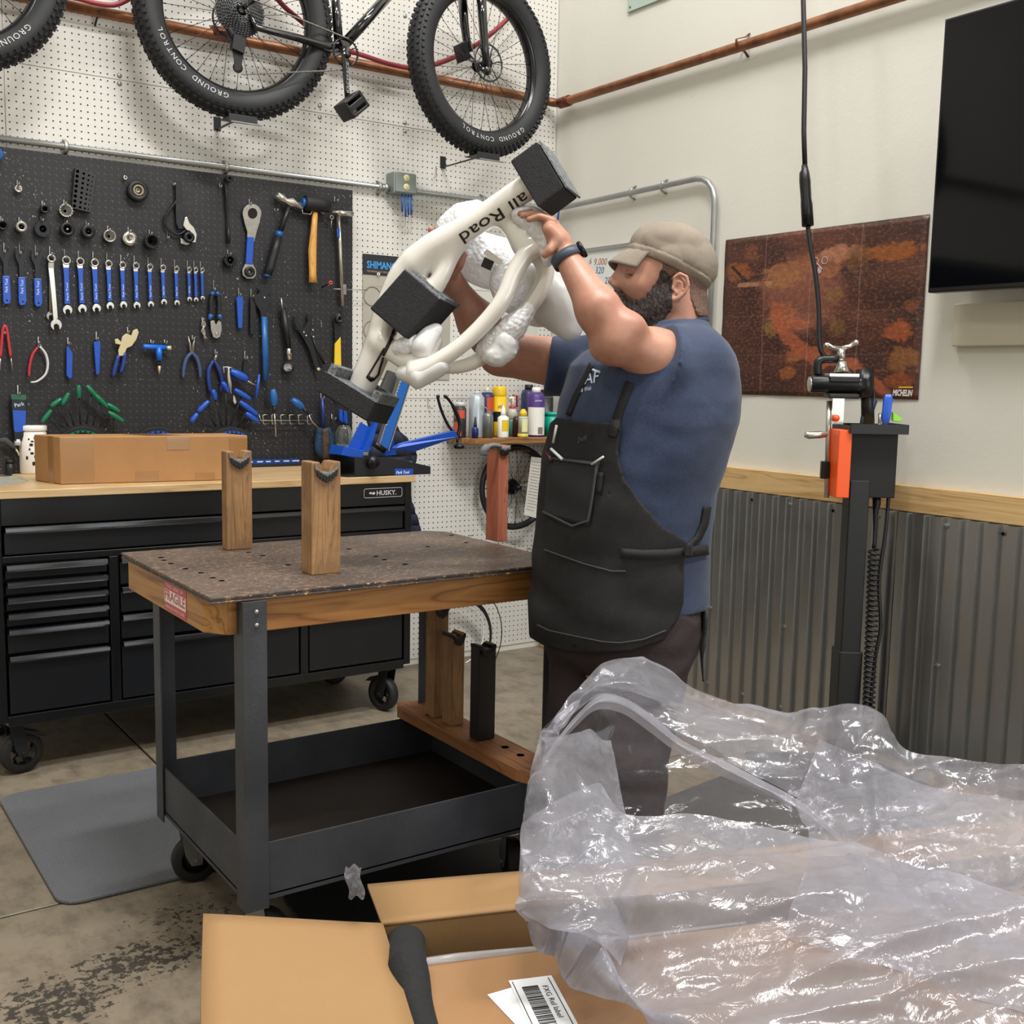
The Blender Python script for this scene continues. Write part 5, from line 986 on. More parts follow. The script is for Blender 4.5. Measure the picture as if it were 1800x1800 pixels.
# whiteboard with handwriting
zt_ = PX(1050, 441, XB).z; yR = PX(1215, 440, XB).y; t = thing('whiteboard', 'white marker board with handwritten numbers on the right wall behind the cap', 'whiteboard', (XB, (yR+4.35)/2, zt_-.62))
MB().box(XB-.004, XW-.001, yR, 4.36, zt_-.62, zt_).build('board', M('board_white', 'dfe2de', .25), t)
alum = M('aluminium', 'a9acab', .35, .7)
m_ = MB(); m_.box(XB-.012, XW, yR-.012, 4.372, zt_, zt_+.016).box(XB-.012, XW, yR-.012, 4.372, zt_-.636, zt_-.62).box(XB-.012, XW, yR-.012, yR, zt_-.62, zt_).box(XB-.012, XW, 4.36, 4.372, zt_-.62, zt_); m_.build('frame', alum, t)
ob = M('marker_orange', 'b96c48', .5); bb_ = M('marker_blue', '2c5fa0', .5)
for s_, u, v, mt in (('9,000', 1043, 466, ob), (',320', 1043, 481, bb_), ('27', 1062, 499, bb_), ('6', 1035, 464, ob)):
    p = PX(u, v, XB-.0045); q = PX(u+20, v-.5, XB-.0045); text(s_, mt, t, p, q-p, (0, 0, 1), .045 if s_ != '6' else .04, .0005, shear=.2)
# navy strap hanging from the conduit
p0 = PX(983, 366, XC-.015); t = MB().tube([p0, p0+V((0, .01, -.05)), PX(979, 392, XC-.01), PX(977, 470, XC-.005)], .008, 6, flat=.4).build('blue_strap', M('strap_navy', '1e3f8a', .5), label='dark blue strap hanging from the conduit near the corner', cat='strap')
# wall sign top
p0 = PX(1103, 22, XW-.01); p1 = PX(1180, -8, XW-.01); t = thing('wall_sign', 'pale green sheet pinned high on the right wall, only its lower corner in view', 'sign', (XW-.005, (p0.y+p1.y)/2, p0.z))
MB().box(XW-.012, XW-.001, p1.y, p0.y, p0.z, p0.z+.5).build('sheet', M('sign_green', 'a9bdb2', .4), t); MB().lathe([(.0001, .003), (.006, .003), (.007, 0)], (XW-.012, p0.y-.02, p0.z+.02), (-1, 0, 0), 10).build('pin', steelt, t)
# ---------------------------------------------------------------- POSTER: canyon trail at dusk
py0, py1 = PX(1276, 422, XW-.004).y, PX(1635, 375, XW-.004).y; pz1, pz0 = PX(1276, 422, XW-.004).z, PX(1268, 692, XW-.004).z
t = NT('poster_print'); sp = t.n('SeparateXYZ', {0: t.tc.outputs['Object']})
U = t.math('DIVIDE', t.math('SUBTRACT', py0, sp.outputs[1]), py0-py1); Vv = t.math('DIVIDE', t.math('SUBTRACT', sp.outputs[2], pz0), pz1-pz0)
uv = t.n('CombineXYZ', {0: U, 1: Vv}).outputs[0]
n1 = t.noise(uv, 3.2, 6, .65, .6); n2 = t.noise(uv, 16, 6, .75, .4); n3 = t.noise(uv, 60, 3, .7)
c = t.ramp(n1, [(.3, '2b1c1c'), (.5, '482b26'), (.72, '6b4030')])
def band(a, b, w_):          # soft band around v = piecewise line through points
    pass
def blob(u0, v0, ru, rv, soft=1.0, amp=.5):
    du = t.math('DIVIDE', t.math('SUBTRACT', U, u0), ru); dv = t.math('DIVIDE', t.math('SUBTRACT', Vv, v0), rv)
    d = t.math('SUBTRACT', 1., t.math('ADD', t.math('MULTIPLY', du, du), t.math('MULTIPLY', dv, dv)))
    return t.math('ADD', d, t.math('MULTIPLY', t.math('SUBTRACT', n2, .5), amp*6))
def put(c, mask, col, k=1.): return t.mix(t.math('MULTIPLY', t.ramp(mask, [(.15, 0.), (.6, 1.)]), k), c, col)
c = put(c, blob(.43, .62, .26, .30, amp=.2), '8b5746', .75)
for (u0, v0, ru, rv, col, k, am) in ((.34, .74, .14, .10, 'a06a44', .8, .5), (.52, .78, .14, .09, '9a6244', .8, .5), (.62, .84, .12, .06, 'b97c5e', .8, .5), (.84, .82, .17, .06, '9c5a2b', .9, .5), (.70, .80, .08, .09, '6f4a2c', .7, .5), (.08, .79, .10, .07, '93552f', .8, .5), (.16, .90, .05, .06, '7d4a30', .6, .5),
        (.34, .50, .09, .09, 'a8623f', .8, .5), (.28, .42, .05, .06, '8c6a35', .7, .5), (.40, .44, .12, .04, 'ad6142', .8, .4), (.60, .60, .05, .06, '8a6a38', .6, .5), (.62, .41, .05, .07, '7b5a30', .6, .5), (.41, .24, .06, .05, 'a05f35', .8, .5), (.38, .14, .05, .05, '9a5a30', .8, .5),
        (.90, .38, .08, .07, 'a4532e', .85, .5), (.92, .22, .08, .08, '8a5a30', .8, .5), (.92, .10, .09, .05, '8d4a2a', .8, .5), (.52, .26, .10, .05, 'a85c3a', .85, .4), (.95, .52, .04, .05, '80492c', .7, .5)):
    c = put(c, blob(u0, v0, ru, rv, amp=am), col, k)
# the trail: a curved light ridge from centre left to lower right
def seg(u0, v0, u1, v1, w_, col, c, k=1.):
    dx, dy = u1-u0, v1-v0; L2 = dx*dx+dy*dy
    tt = t.math('DIVIDE', t.math('ADD', t.math('MULTIPLY', t.math('SUBTRACT', U, u0), dx), t.math('MULTIPLY', t.math('SUBTRACT', Vv, v0), dy)), L2); tt = t.n('Clamp', {0: tt}).outputs[0]
    ex = t.math('SUBTRACT', U, t.math('ADD', t.math('MULTIPLY', tt, dx), u0)); ey = t.math('SUBTRACT', Vv, t.math('ADD', t.math('MULTIPLY', tt, dy), v0))
    d = t.math('SQRT', t.math('ADD', t.math('MULTIPLY', ex, ex), t.math('MULTIPLY', ey, ey))); d = t.math('SUBTRACT', t.math('DIVIDE', d, w_), t.math('MULTIPLY', t.math('SUBTRACT', n2, .5), 1.6))
    return t.mix(t.math('MULTIPLY', t.ramp(d, [(.6, 1.), (1., 0.)]), k), c, col)
for s_ in ((.30, .55, .33, .42, .04), (.33, .43, .45, .28, .05), (.45, .28, .55, .20, .045), (.56, .22, .70, .20, .035), (.70, .20, .78, .10, .032), (.78, .12, .86, .03, .03)): c = seg(*s_, 'a5593c', c, .9)
c = seg(.05, .82, .13, .72, .012, '2a1a18', c); c = seg(.1, .7, .26, .70, .018, 'b5825f', c, .7); c = seg(.22, .70, .25, .6, .02, '6f4535', c, .7)
# folds
for f in (.235, .715, .475):
    d = t.math('ABSOLUTE', t.math('SUBTRACT', U, f)); c = t.mix(t.math('MULTIPLY', t.ramp(d, [(0, 1.), (.004, 0.)]), .35), c, 'b08a78')
for f in (.25, .5, .76):
    d = t.math('ABSOLUTE', t.math('SUBTRACT', Vv, f)); c = t.mix(t.math('MULTIPLY', t.ramp(d, [(0, 1.), (.005, 0.)]), .3), c, '8a6a5c')
c = t.mix(t.math('MULTIPLY', t.ramp(t.noise(uv, 34, 5, .8, .3), [(.42, 1.), (.6, 0.)]), .35), c, '2e1c19'); c = t.mix(t.math('MULTIPLY', t.ramp(n3, [(.5, 0.), (.7, 1.)]), .3), c, 'b98058'); t.out('Base Color', c).out('Roughness', .38)
po = thing('trail_poster', 'creased poster of an orange canyon bike trail on the right wall', 'poster', (XW-.003, (py0+py1)/2, pz0))
sheet = MB(); sheet.grid(lambda a, b: V((XW-.004-.0025*abs(math.sin(a*math.pi*4))-.002*abs(math.sin(b*math.pi*4)), lerp(py0, py1, a), lerp(pz0, pz1, b))), 32, 32)
o = sheet.build('print', t.m, po, solid=.0006)
for v_ in o.data.vertices: v_.co += V(po.location)
o.location = -V(po.location)
a_ = PX(1569, 692, XW-.0075); b2 = PX(1604, 692, XW-.0075); text('MICHELIN', MATS['white_paint'], po, V((XW-.0075, a_.y, pz0+.012)), (0, -1, 0), (0, 0, 1), .03, .0005, width=a_.y-b2.y, shear=.2, bold=.03)
MB().box(XW-.0079, XW-.0074, b2.y, a_.y, pz0+.040, pz0+.044).build('yellow_rule', yellow, po)
p = PX(1441, 468, XW-.0078); m_ = MB()
for dy in (-.022, .022): m_.lathe([(.012, 0), (.015, 0), (.015, .0005), (.012, .0005), (.012, 0)], p+V((0, dy, .02)), (-1, 0, 0), 16)
m_.bar(p+V((0, .015, .014)), p+V((0, -.012, -.012)), .0006, .006, (1, 0, 0)); m_.ball(p+V((0, .0, -.014)), (.0006, .010, .014)); m_.build('tiny_rider', M('rider_print', 'b9a4b0', .5), po)
# ---------------------------------------------------------------- TV
XT = 3.2; ty = 2.256; tz0, tz1 = 1.686, 2.546
t = thing('wall_tv', 'large black flat television at the right edge of the photo', 'television', (XT+.03, ty-.74, tz0))
MB().box(XT+.002, XT+.045, ty-1.48, ty, tz0, tz1).build('case', M('tv_case', '0b0b0c', .35), t, bevel=.004); MB().box(XT+.0005, XT+.0018, ty-1.472, ty-.008, tz0+.016, tz1-.008).build('screen', M('tv_screen', '040508', .06, spec=.25), t); MB().box(XT+.045, XW, ty-.9, ty-.55, tz0+.25, tz1-.25).build('wall_mount', dark, t)
text('SAMSUNG', MATS['crank_print'], t, (XT, ty-.70, tz0+.003), (0, -1, 0), (0, 0, 1), .010, .0004) if False else None
MB().box(XW-.03, XW, ty-.66, ty-.02, tz0-.17, tz0-.03).build('wall_ledge', M('beige_box', 'c9c2ae', .5), label='pale box mounted on the wall under the television', cat='box', bevel=.004)
# ================================================================ power cord, electric repair stand
SD = 3.74
Q = lambda u, v, d=SD: PD(u, v, d)
cordp = M('cord_black', '121113', .45)
t = thing('power_cord', 'black cord with inline plug hanging from the ceiling to the stand clamp', 'cord', Q(1465, 630, SD-.02))
MB().tube([Q(1408, -700), Q(1412, 0), Q(1415, 120), Q(1413, 230), Q(1415, 294)], .0085, 8).build('cord', cordp, t)
MB().tube([Q(1414, 290), Q(1415, 298), Q(1414, 304), Q(1415, 318), Q(1417, 350), Q(1418, 360), Q(1420, 397)], [.010, .012, .017, .019, .018, .020, .020], 8).build('inline_plug', blackm, t, bevel=0)
MB().tube(spline([Q(1420, 396), Q(1424, 430), Q(1433, 480), Q(1439, 540), Q(1440, 600), Q(1446, 622), Q(1462, 634)], 5), .008, 8).build('cord', cordp, t)
st = thing('repair_stand', 'electric bicycle repair stand on a black column with a chrome-handled clamp head', 'repair stand', V((Q(1495, 1000).x, Q(1495, 1000).y, 0)))
cx_ = Q(1504, 880); X = RW @ V((1, 0, 0)); X.z = 0; X.normalize(); Yf = V((-X.y, X.x, 0))      # stand axes: right, away
colb = V((cx_.x, cx_.y, 0))
ztop = Q(1504, 868).z
m_ = MB(); m_.obox(colb+V((0, 0, ztop/2+.22)), X*.034, Yf*.04, V((0, 0, ztop/2-.2+.03))); m_.build('column', M('stand_column', '151619', .45), st, bevel=.004)
MB().obox(colb+V((0, 0, .24)), X*.04, Yf*.048, V((0, 0, .235))).build('column_sleeve', MATS['stand_column'], st, bevel=.004); MB().obox(colb+V((0, 0, .008)), X*.28, Yf*.25, V((0, 0, .008))).build('base_plate', MATS['stand_column'], st, bevel=.004)
# control box with orange panel
a_, b2 = Q(1482, 758), Q(1567, 874); bh = (a_.z-b2.z)/2; bc = Q(1525, 815); bc.z = (a_.z+b2.z)/2
MB().obox(bc+Yf*.02, X*.082, Yf*.07, V((0, 0, bh))).build('control_box', M('box_matte', '0d0e0e', .6), st, bevel=.003)
oc = Q(1470, 812); MB().obox(V((oc.x, oc.y, bc.z+.005))-Yf*.03, X*.022, Yf*.06, V((0, 0, bh*1.03))).build('orange_panel', M('orange_enamel', 'f05a1c', .35), st, bevel=.003)
# upper mast and clamp
MB().tube([Q(1526, 762), Q(1524, 652)], [.022, .022], 16).build('mast', blackm, st)
MB().tube([Q(1424, 675), Q(1426, 675), Q(1505, 676), Q(1518, 676)], [.024, .030, .030, .034], 20).build('clamp_arm', M('arm_black', '1d1f22', .3, .2), st); MB().tube([Q(1424.5, 675), Q(1422, 675)], .025, 20).build('arm_end_plate', chrome, st)
MB().tube([Q(1521, 700), Q(1520, 650)], .030, 18).build('clamp_joint', blackm, st)
MB().tube(spline([Q(1438, 660), Q(1437, 640), Q(1445, 632), Q(1465, 631), Q(1470, 627)], 4), .015, 8).build('cable_loop', blackm, st)
m_ = MB(); m_.obox(Q(1480, 660), X*.05, Yf*.03, V((0, 0, .006))); m_.tube([Q(1480, 655), Q(1480, 645), Q(1479, 636)], [.030, .020, .018], 8); m_.tube([Q(1479, 634), Q(1479, 613)], .0135, 10)
m_.tube([Q(1479, 613), Q(1462, 610), Q(1454, 606)], [.009, .007, .009], 8); m_.tube([Q(1479, 613), Q(1492, 609), Q(1503, 603)], [.009, .007, .009], 8); m_.ball(Q(1505, 602), .010); m_.ball(Q(1453, 607), .010); m_.build('clamp_handle', chrome, st)
m_ = MB(); m_.obox(Q(1480, 667), X*.052, Yf*.035, V((0, 0, .010))); m_.obox(Q(1479, 696), X*.052, Yf*.035, V((0, 0, .008))); m_.build('jaw_pad', blackm, st, bevel=.004)
m_ = MB(); m_.obox(Q(1470, 722), X*.020, Yf*.02, V((0, 0, .045))); m_.tube([Q(1457, 705), Q(1456, 755), Q(1453, 875)], .0085, 8); m_.build('chrome_mount', chrome, st)
MB().tube([Q(1415, 763), Q(1421, 765), Q(1441, 764), Q(1455, 764)], [.011, .013, .013, .008], 10).build('side_knob', chrome, st); MB().ball(Q(1470, 735, SD-.03), (.012, .012, .012)).build('orange_button', MATS['orange_enamel'], st)
MB().obox(Q(1450, 826), X*.014, Yf*.012, V((0, 0, .03))).build('roller_bracket', blackm, st, bevel=.003)
# tool tray on top of the control box
tz = Q(1530, 752).z; tc_ = V((bc.x, bc.y, tz)); m_ = MB()
m_.obox(tc_+V((0, 0, -.006)), X*.095, Yf*.10, V((0, 0, .004))); m_.obox(tc_-Yf*.10, X*.095, Yf*.003, V((0, 0, .016))); m_.obox(tc_+Yf*.10, X*.095, Yf*.003, V((0, 0, .012))); m_.obox(tc_+X*.095, X*.003, Yf*.10, V((0, 0, .016))); m_.obox(tc_-X*.095, X*.003, Yf*.10, V((0, 0, .010)))
m_.build('tool_tray', dark, st); MB().obox(tc_+V((0, 0, -.001)), X*.09, Yf*.095, V((0, 0, .0012))).build('tray_mat', M('cork', 'b08b68', .8), st)
t = thing('tray_screwdriver', 'dark blue-grey ribbed screwdriver leaning in the stand tray', 'screwdriver', Q(1520, 745)); MB().tube([Q(1517, 748), Q(1521, 735), Q(1529, 715), Q(1536, 702)], [.012, .016, .018, .014], 10).build('handle', M('grip_slate', '28384c', .6), t); MB().tube([Q(1515, 765), Q(1501, 790)], .004, 6).build('shaft', chrome, t)
t = thing('tray_tool', 'upright bright blue boxy tool handle in the stand tray', 'tool', Q(1560, 745)); MB().tube([Q(1556, 746), Q(1557, 735), Q(1561, 700), Q(1561, 693)], [.012, .020, .020, .014], 4).build('handle', bluep, t, bevel=.003)
t = thing('tray_pliers', 'blue-handled pliers hanging through the stand tray', 'pliers', Q(1546, 800)); 
for a_, b2 in ((1539, 1536), (1549, 1551)): MB().tube(spline([Q(a_, 758), Q(lerp(a_, b2, .5)-1, 780), Q(b2, 804)], 4), [.008]*4+[.007]*5, 8).build('handle', bluet, t)
MB().tube([Q(1546, 745), Q(1545, 762)], .008, 8).build('jaw', steelt, t)
t = thing('green_plastic_tool', 'lime green plastic wedge at the right of the stand tray', 'tool', Q(1577, 740)); MB().prism([Q(1570, 724), Q(1588, 738), Q(1582, 742), Q(1570, 740)], Yf*.02).build('wedge', M('lime_plastic', '7fce2a', .4), t, bevel=.002)
t = thing('steel_bit', 'small steel square bit standing in the tray beside the blue tool', 'bit', Q(1546, 745)); MB().tube([Q(1546, 746), Q(1547, 726)], .007, 4).build('bit', steelt, t)
# supply cord and coiled cord
MB().tube(spline([Q(1564, 758), Q(1568, 780), Q(1563, 830), Q(1562, 870), Q(1556, 940), Q(1545, 1020), Q(1548, 1100), Q(1538, 1160), Q(1530, 1240)], 5), .0065, 8).build('hanging_cable', cordp, st)
MB().tube([Q(1541, 870), Q(1541, 886), Q(1539, 900), Q(1538, 930), Q(1537, 955), Q(1535, 964)], [.014, .014, .009, .006, .006, .006], 8).build('cable_plug', cordp, st)
pts = []
for i in range(34*12):
    f = i/(34*12); c_ = Q(lerp(1537, 1526, f), lerp(966, 1270, f)); a = 2*math.pi*i/12; pts.append(c_+X*(.018*math.cos(a))+Yf*(.018*math.sin(a)))
MB().tube(pts, .0042, 6).build('coiled_cord', cordp, st)
# ================================================================ FLOOR MATS, CART LOAD
t = NT('mat_rubber'); c = t.mix(t.noise(t.mapped(), 6, 5, .6), '55575b', '626468'); t.out('Base Color', t.mix(t.ramp(t.noise(t.mapped(), 160, 2), [(.6, 0.), (.75, 1.)]), c, '7d7f83')).out('Roughness', .7).bump(t.noise(t.mapped(), 220, 2), .3, .002); matm = t.m
def mat_(x0, x1, y0, y1, lab, r=.06, h=.012, rot=0, col=None):
    pts = []
    for cx, cy, a0 in ((x1-r, y1-r, 0), (x0+r, y1-r, 90), (x0+r, y0+r, 180), (x1-r, y0+r, 270)):
        for k in range(6): a = math.radians(a0+18*k); pts.append(V((cx+r*math.cos(a), cy+r*math.sin(a), .0005)))
    c_ = V(((x0+x1)/2, (y0+y1)/2, 0)); M_ = Matrix.Rotation(rot, 3, 'Z'); pts = [c_+M_ @ (p-c_) for p in pts]
    return MB().prism(pts, (0, 0, h)).build('floor_mat', col or matm, label=lab, cat='mat', bevel=.005)
mat_(.585, 1.60, 2.86, 3.74, 'grey rubber anti-fatigue mat on the floor, left of the cart')
mat_(2.36, 3.0, 1.62, 2.62, 'dark mat on the floor by the repair stand, seen through the plastic bag', rot=.15, col=M('dark_mat', '4b4a48', .8, var=.1, scale=20))
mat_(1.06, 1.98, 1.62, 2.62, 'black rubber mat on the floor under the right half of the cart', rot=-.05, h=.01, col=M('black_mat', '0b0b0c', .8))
postm = wood('post_wood', '98724a', '5f4226', 'ad8459', 'Z', .6, 1, wear='856443'); redw = NT('red_post'); n = redw.noise(redw.mapped((6, 6, 1)), 6, 5, .7); redw.out('Base Color', redw.ramp(n, [(.3, '9a5039'), (.62, 'ad6950'), (.68, '2b1a15'), (.74, 'a05c45')])).out('Roughness', .7); redw = redw.m
rubc = M('rubber_pad', '6a6c6c', .7, var=.25, scale=60, bump=.4); putty = M('black_putty', '19191a', .5)
def saddle_post(name, label, x0, x1, y0, y1, z0, z1, mat, notch=.035, pad='grey', yaw=0, tilt=0, parent=None):
    t = thing(name, label, 'wooden post', ((x0+x1)/2, (y0+y1)/2, z0)); w_ = x1-x0; pr = [(x0, z0), (x1, z0), (x1, z1), (x1-.25*w_, z1)]
    pr += [(x1-.32*w_-(.36*w_)*k/6, z1-notch*math.sin(math.pi*(k+.0)/6)*1.0) for k in range(1, 6)]+[(x0+.28*w_, z1), (x0, z1)]
    MB().prism([V((a, y0, b)) for a, b in pr], (0, y1-y0, 0)).build('post', mat, t, bevel=.003)
    m_ = MB(); cxx = (x0+x1)/2; r_ = .22*w_
    pp = []
    for k in range(9):
        a = math.radians(200+140*k/8); pp.append((cxx+(r_+.008)*math.cos(a)*1.35, z1-.004+(notch)*math.sin(a)*1.0))
    top = [(x, z+.012) for x, z in pp]
    m_.prism([V((a, y0-.006, b)) for a, b in pp+top[::-1]], (0, y1-y0+.012, 0))
    m_.build('rubber_lining', rubc if pad == 'grey' else putty, t, bevel=.003)
    b_ = MB()
    for k in range(7):
        x = cxx+(k-3)*.1*w_; z = z1-notch*(1-.10*abs(k-3)**1.3)*.98-.008; b_.obox(V((x, y0-.005, z)), V((.0035, 0, 0)), V((0, .003, 0)), V((.002*(k-3)*.3, 0, .008)))
    b_.build('lining_fringe', putty, t, bevel=.001)
    return t
ZC = .9
q = [PZ(*p, ZC) for p in ((388, 965), (400, 968), (444, 965))]
saddle_post('saddle_post', 'worn wooden post with grey-lined notch, rear left on the cart top', q[1].x, q[2].x+.002, q[1].y, q[0].y+.005, ZC, PY(420, 793, q[1].y).z, postm, .032)
q = [PZ(*p, ZC) for p in ((534, 1006), (548, 1012), (594, 1006))]
saddle_post('saddle_post', 'worn wooden post with black-lined notch, nearest on the cart top', q[1].x, q[2].x+.002, q[1].y, q[0].y+.01, ZC, PY(565, 812, q[1].y).z, postm, .034)
q = [PZ(*p, ZC) for p in ((850, 949), (867, 953), (882, 951))]
rp = saddle_post('saddle_post', 'red-painted wooden post with a taped top at the far right of the cart top', q[0].x+.012, q[2].x+.012, q[1].y-.005, q[1].y+.06, ZC, PY(868, 785, q[1].y).z, redw, .012)
m_ = MB().tube(spline([PY(850, 800, q[1].y-.01), PY(853, 789, q[1].y-.012), PY(866, 783, q[1].y-.01), PY(880, 785, q[1].y-.01)], 4), [.012]*6+[.007]*7, 8); m_.build('duct_tape', rubc, rp)
# board with posts over the right end of the tray
zb = .335; bw = .095
p0 = PZ(735, 1247, zb+.03); p1 = PZ(945, 1350, zb+.03)
bd = thing('post_rack', 'thick wooden plank with round holes lying across the right end of the cart tray', 'plank', (LX1-.06, (LY0+LY1)/2, .322))
xA = LX1-.125; plk = M('plank_brown', '8a5530', .6, var=.15, scale=8)
MB().prism([(xA, LY0+.02, .3225), (xA+.02, LY0-.02, .3225), (xA+.105, LY0-.02, .3225), (xA+.115, LY0+.02, .3225), (xA+.115, LY1+.02, .3225), (xA+.02, LY1+.045, .3225), (xA, LY1+.01, .3225)], (0, 0, .037)).build('plank', wood('plank_wood', '8f5c36', '5f3a1e', 'a06e45', 'Y', .6, .6), bd, bevel=.003)
zk = .3605
m_ = MB()
for (u, v) in ((755, 1256), (831, 1288), (915, 1327), (888, 1313)): p = PZ(u, v, zk); m_.lathe([(.011, 0), (.0001, 0)], p, (0, 0, 1), 12)
m_.build('dowel_hole', hm, bd, kind='stuff')
for (u0, v0, u1, v1, w_, mt, lab, pd) in ((768, 1262, 769, 1068, .048, postm, 'tallest brown post standing in the plank under the cart', 'black'), (799, 1276, 798, 1116, .042, postm, 'shorter brown post between the tallest and the black one in the plank', 'black'), (845, 1303, 848, 1136, .058, M('black_paint_wood', '131110', .5, var=.3, scale=30), 'black-painted post with black rubber top in the plank under the cart', 'black')):
    p = PZ(u0, v0, zk); zt2 = PY(u1, v1, p.y).z; saddle_post('saddle_post', lab, p.x-.01, p.x-.01+w_, p.y, p.y+.035+(.02 if mt is postm else .01), zk, zt2, mt, .018, pd)
MB().box(LX1-.2, LX1-.12, LY0+.08, LY0+.25, .2005, .204).build('tray_debris', M('rag_dark', '26221f', .9), label='flat scrap of dark cloth lying on the cart tray under the plank', cat='rag') if False else None
# ================================================================ SDF MESHER
from mathutils.bvhtree import BVHTree
def smin(a, b, k): h = np.clip(.5+.5*(b-a)/k, 0, 1); return b+(a-b)*h-k*h*(1-h)
def A3(p): return np.array((p[0], p[1], p[2]), dtype=np.float32)
def s_cap(P, a, b, ra, rb):
    a, b = A3(a), A3(b); ab = b-a; t = np.clip(((P-a) @ ab)/max(1e-9, ab @ ab), 0, 1)[..., None]; return np.linalg.norm(P-(a+ab*t), axis=-1)-(ra+(rb-ra)*t[..., 0])
def s_ell(P, c, axes, r):
    q = P-A3(c); M_ = np.array([list(x) for x in axes], dtype=np.float32); l = q @ M_.T; r = np.array(r, dtype=np.float32)
    k = np.linalg.norm(l/r, axis=-1); return (k-1)*k/np.maximum(np.linalg.norm(l/(r*r), axis=-1), 1e-6)
def s_path(P, pts, rs, k=.01):
    F = None
    for i in range(len(pts)-1):
        f = s_cap(P, pts[i], pts[i+1], rs[i], rs[i+1]); F = f if F is None else np.minimum(F, f)
    return F
def wav(P, sc, seed, n=7):
    g = np.random.default_rng(seed); F = 0
    for i in range(n): d = g.normal(size=3); d /= np.linalg.norm(d); F = F+np.sin((P @ d.astype(np.float32))*sc*g.uniform(.6, 1.7)+g.uniform(0, 6.3)+1.3*np.sin((P @ g.normal(size=3).astype(np.float32))*sc*.45))
    return F/n**.5
def snet(fn, lo, hi, h):
    lo = np.array(lo); n = np.ceil((np.array(hi)-lo)/h).astype(int)+1
    ax = [lo[i]+h*np.arange(n[i]) for i in range(3)]; P = np.stack(np.meshgrid(*ax, indexing='ij'), -1).astype(np.float32); F = fn(P).astype(np.float32)
    S = F < 0; acc = np.zeros((n[0]+1, n[1]+1, n[2]+1, 3), np.float32); cnt = np.zeros((n[0]+1, n[1]+1, n[2]+1), np.float32); quads = []
    E_ = []
    for a in range(3):
        sl0 = [slice(None)]*3; sl1 = [slice(None)]*3; sl0[a] = slice(0, -1); sl1[a] = slice(1, None)
        cr = S[tuple(sl0)] != S[tuple(sl1)]; idx = np.argwhere(cr)
        f0 = F[tuple(sl0)][cr]; f1 = F[tuple(sl1)][cr]; t = f0/(f0-f1); pos = idx.astype(np.float32); pos[:, a] += t; b, c = [(1, 2), (2, 0), (0, 1)][a]
        for db in (0, 1):
            for dc in (0, 1):
                ci = idx+1; ci = ci.copy(); ci[:, b] -= db; ci[:, c] -= dc      # cell index shifted by one
                np.add.at(acc, tuple(ci.T), pos); np.add.at(cnt, tuple(ci.T), 1)
        E_.append((a, idx, f0 < 0))
    cells = np.argwhere(cnt > 0); vid = -np.ones(cnt.shape, int); vid[tuple(cells.T)] = np.arange(len(cells))
    vs = acc[tuple(cells.T)]/cnt[tuple(cells.T)][:, None]*h+lo
    for a, idx, neg in E_:
        b, c = [(1, 2), (2, 0), (0, 1)][a]; q = []
        for db, dc in ((0, 0), (1, 0), (1, 1), (0, 1)): ci = idx+1; ci = ci.copy(); ci[:, b] -= db; ci[:, c] -= dc; q.append(vid[tuple(ci.T)])
        q = np.stack(q, 1); q[~neg] = q[~neg][:, ::-1]; quads.append(q)
    return vs, np.concatenate(quads)
def sdf_mb(fn, lo, hi, h, mb=None, smooth=1):
    vs, q = snet(fn, lo, hi, h)
    for _ in range(smooth):      # light laplacian
        s_ = np.zeros_like(vs); c_ = np.zeros(len(vs))
        for i in range(4): j = (i+1) % 4; np.add.at(s_, q[:, i], vs[q[:, j]]); np.add.at(s_, q[:, j], vs[q[:, i]]); np.add.at(c_, q[:, i], 1); np.add.at(c_, q[:, j], 1)
        vs = vs*.5+.5*s_/np.maximum(c_, 1)[:, None]
    mb = mb or MB(); mb.add([tuple(v) for v in vs.tolist()], [tuple(f) for f in q.tolist()], True); return mb
def bounds(pts, pad): a = np.array([list(p) for p in pts]); return a.min(0)-pad, a.max(0)+pad
def bvh_of(*objs):
    vs, fs = [], []
    for o in objs:
        l = wloc(o); b = len(vs); vs += [mk_inv(v.co+l) for v in o.data.vertices]; fs += [tuple(i+b for i in p.vertices) for p in o.data.polygons]
    return BVHTree.FromPolygons(vs, fs)
def hit(bv, u, v, off=.002):
    d = ray(u, v).normalized(); p, n, i, dist = bv.ray_cast(CAM, d)
    if p is None: return None
    if n.dot(d) > 0: n = -n
    return p+n*off
def decal(bv, quad, nu, nv, off, fallback=3.0):      # px quad draped on a surface; quad corners: bl, br, tr, tl
    m_ = MB(); q = [V((a, b, 0)) for a, b in quad]; last = [fallback]
    def fn(a, b):
        p = (q[0].lerp(q[1], a)).lerp(q[3].lerp(q[2], a), b); h_ = hit(bv, p.x, p.y, off)
        if h_ is None: h_ = PD(p.x, p.y, last[0])
        else: last[0] = (h_-CAM).dot(FW)
        return h_
    return m_.grid(fn, nu, nv)
def px_of(P):                 # project points to photo pixels (for cutting cloth shapes)
    Rm = np.array([list(r) for r in RW], dtype=np.float32); q = (P-A3(CAM)) @ Rm; return q[..., 0]/q[..., 2]*FPX+900, q[..., 1]/q[..., 2]*FPX+900
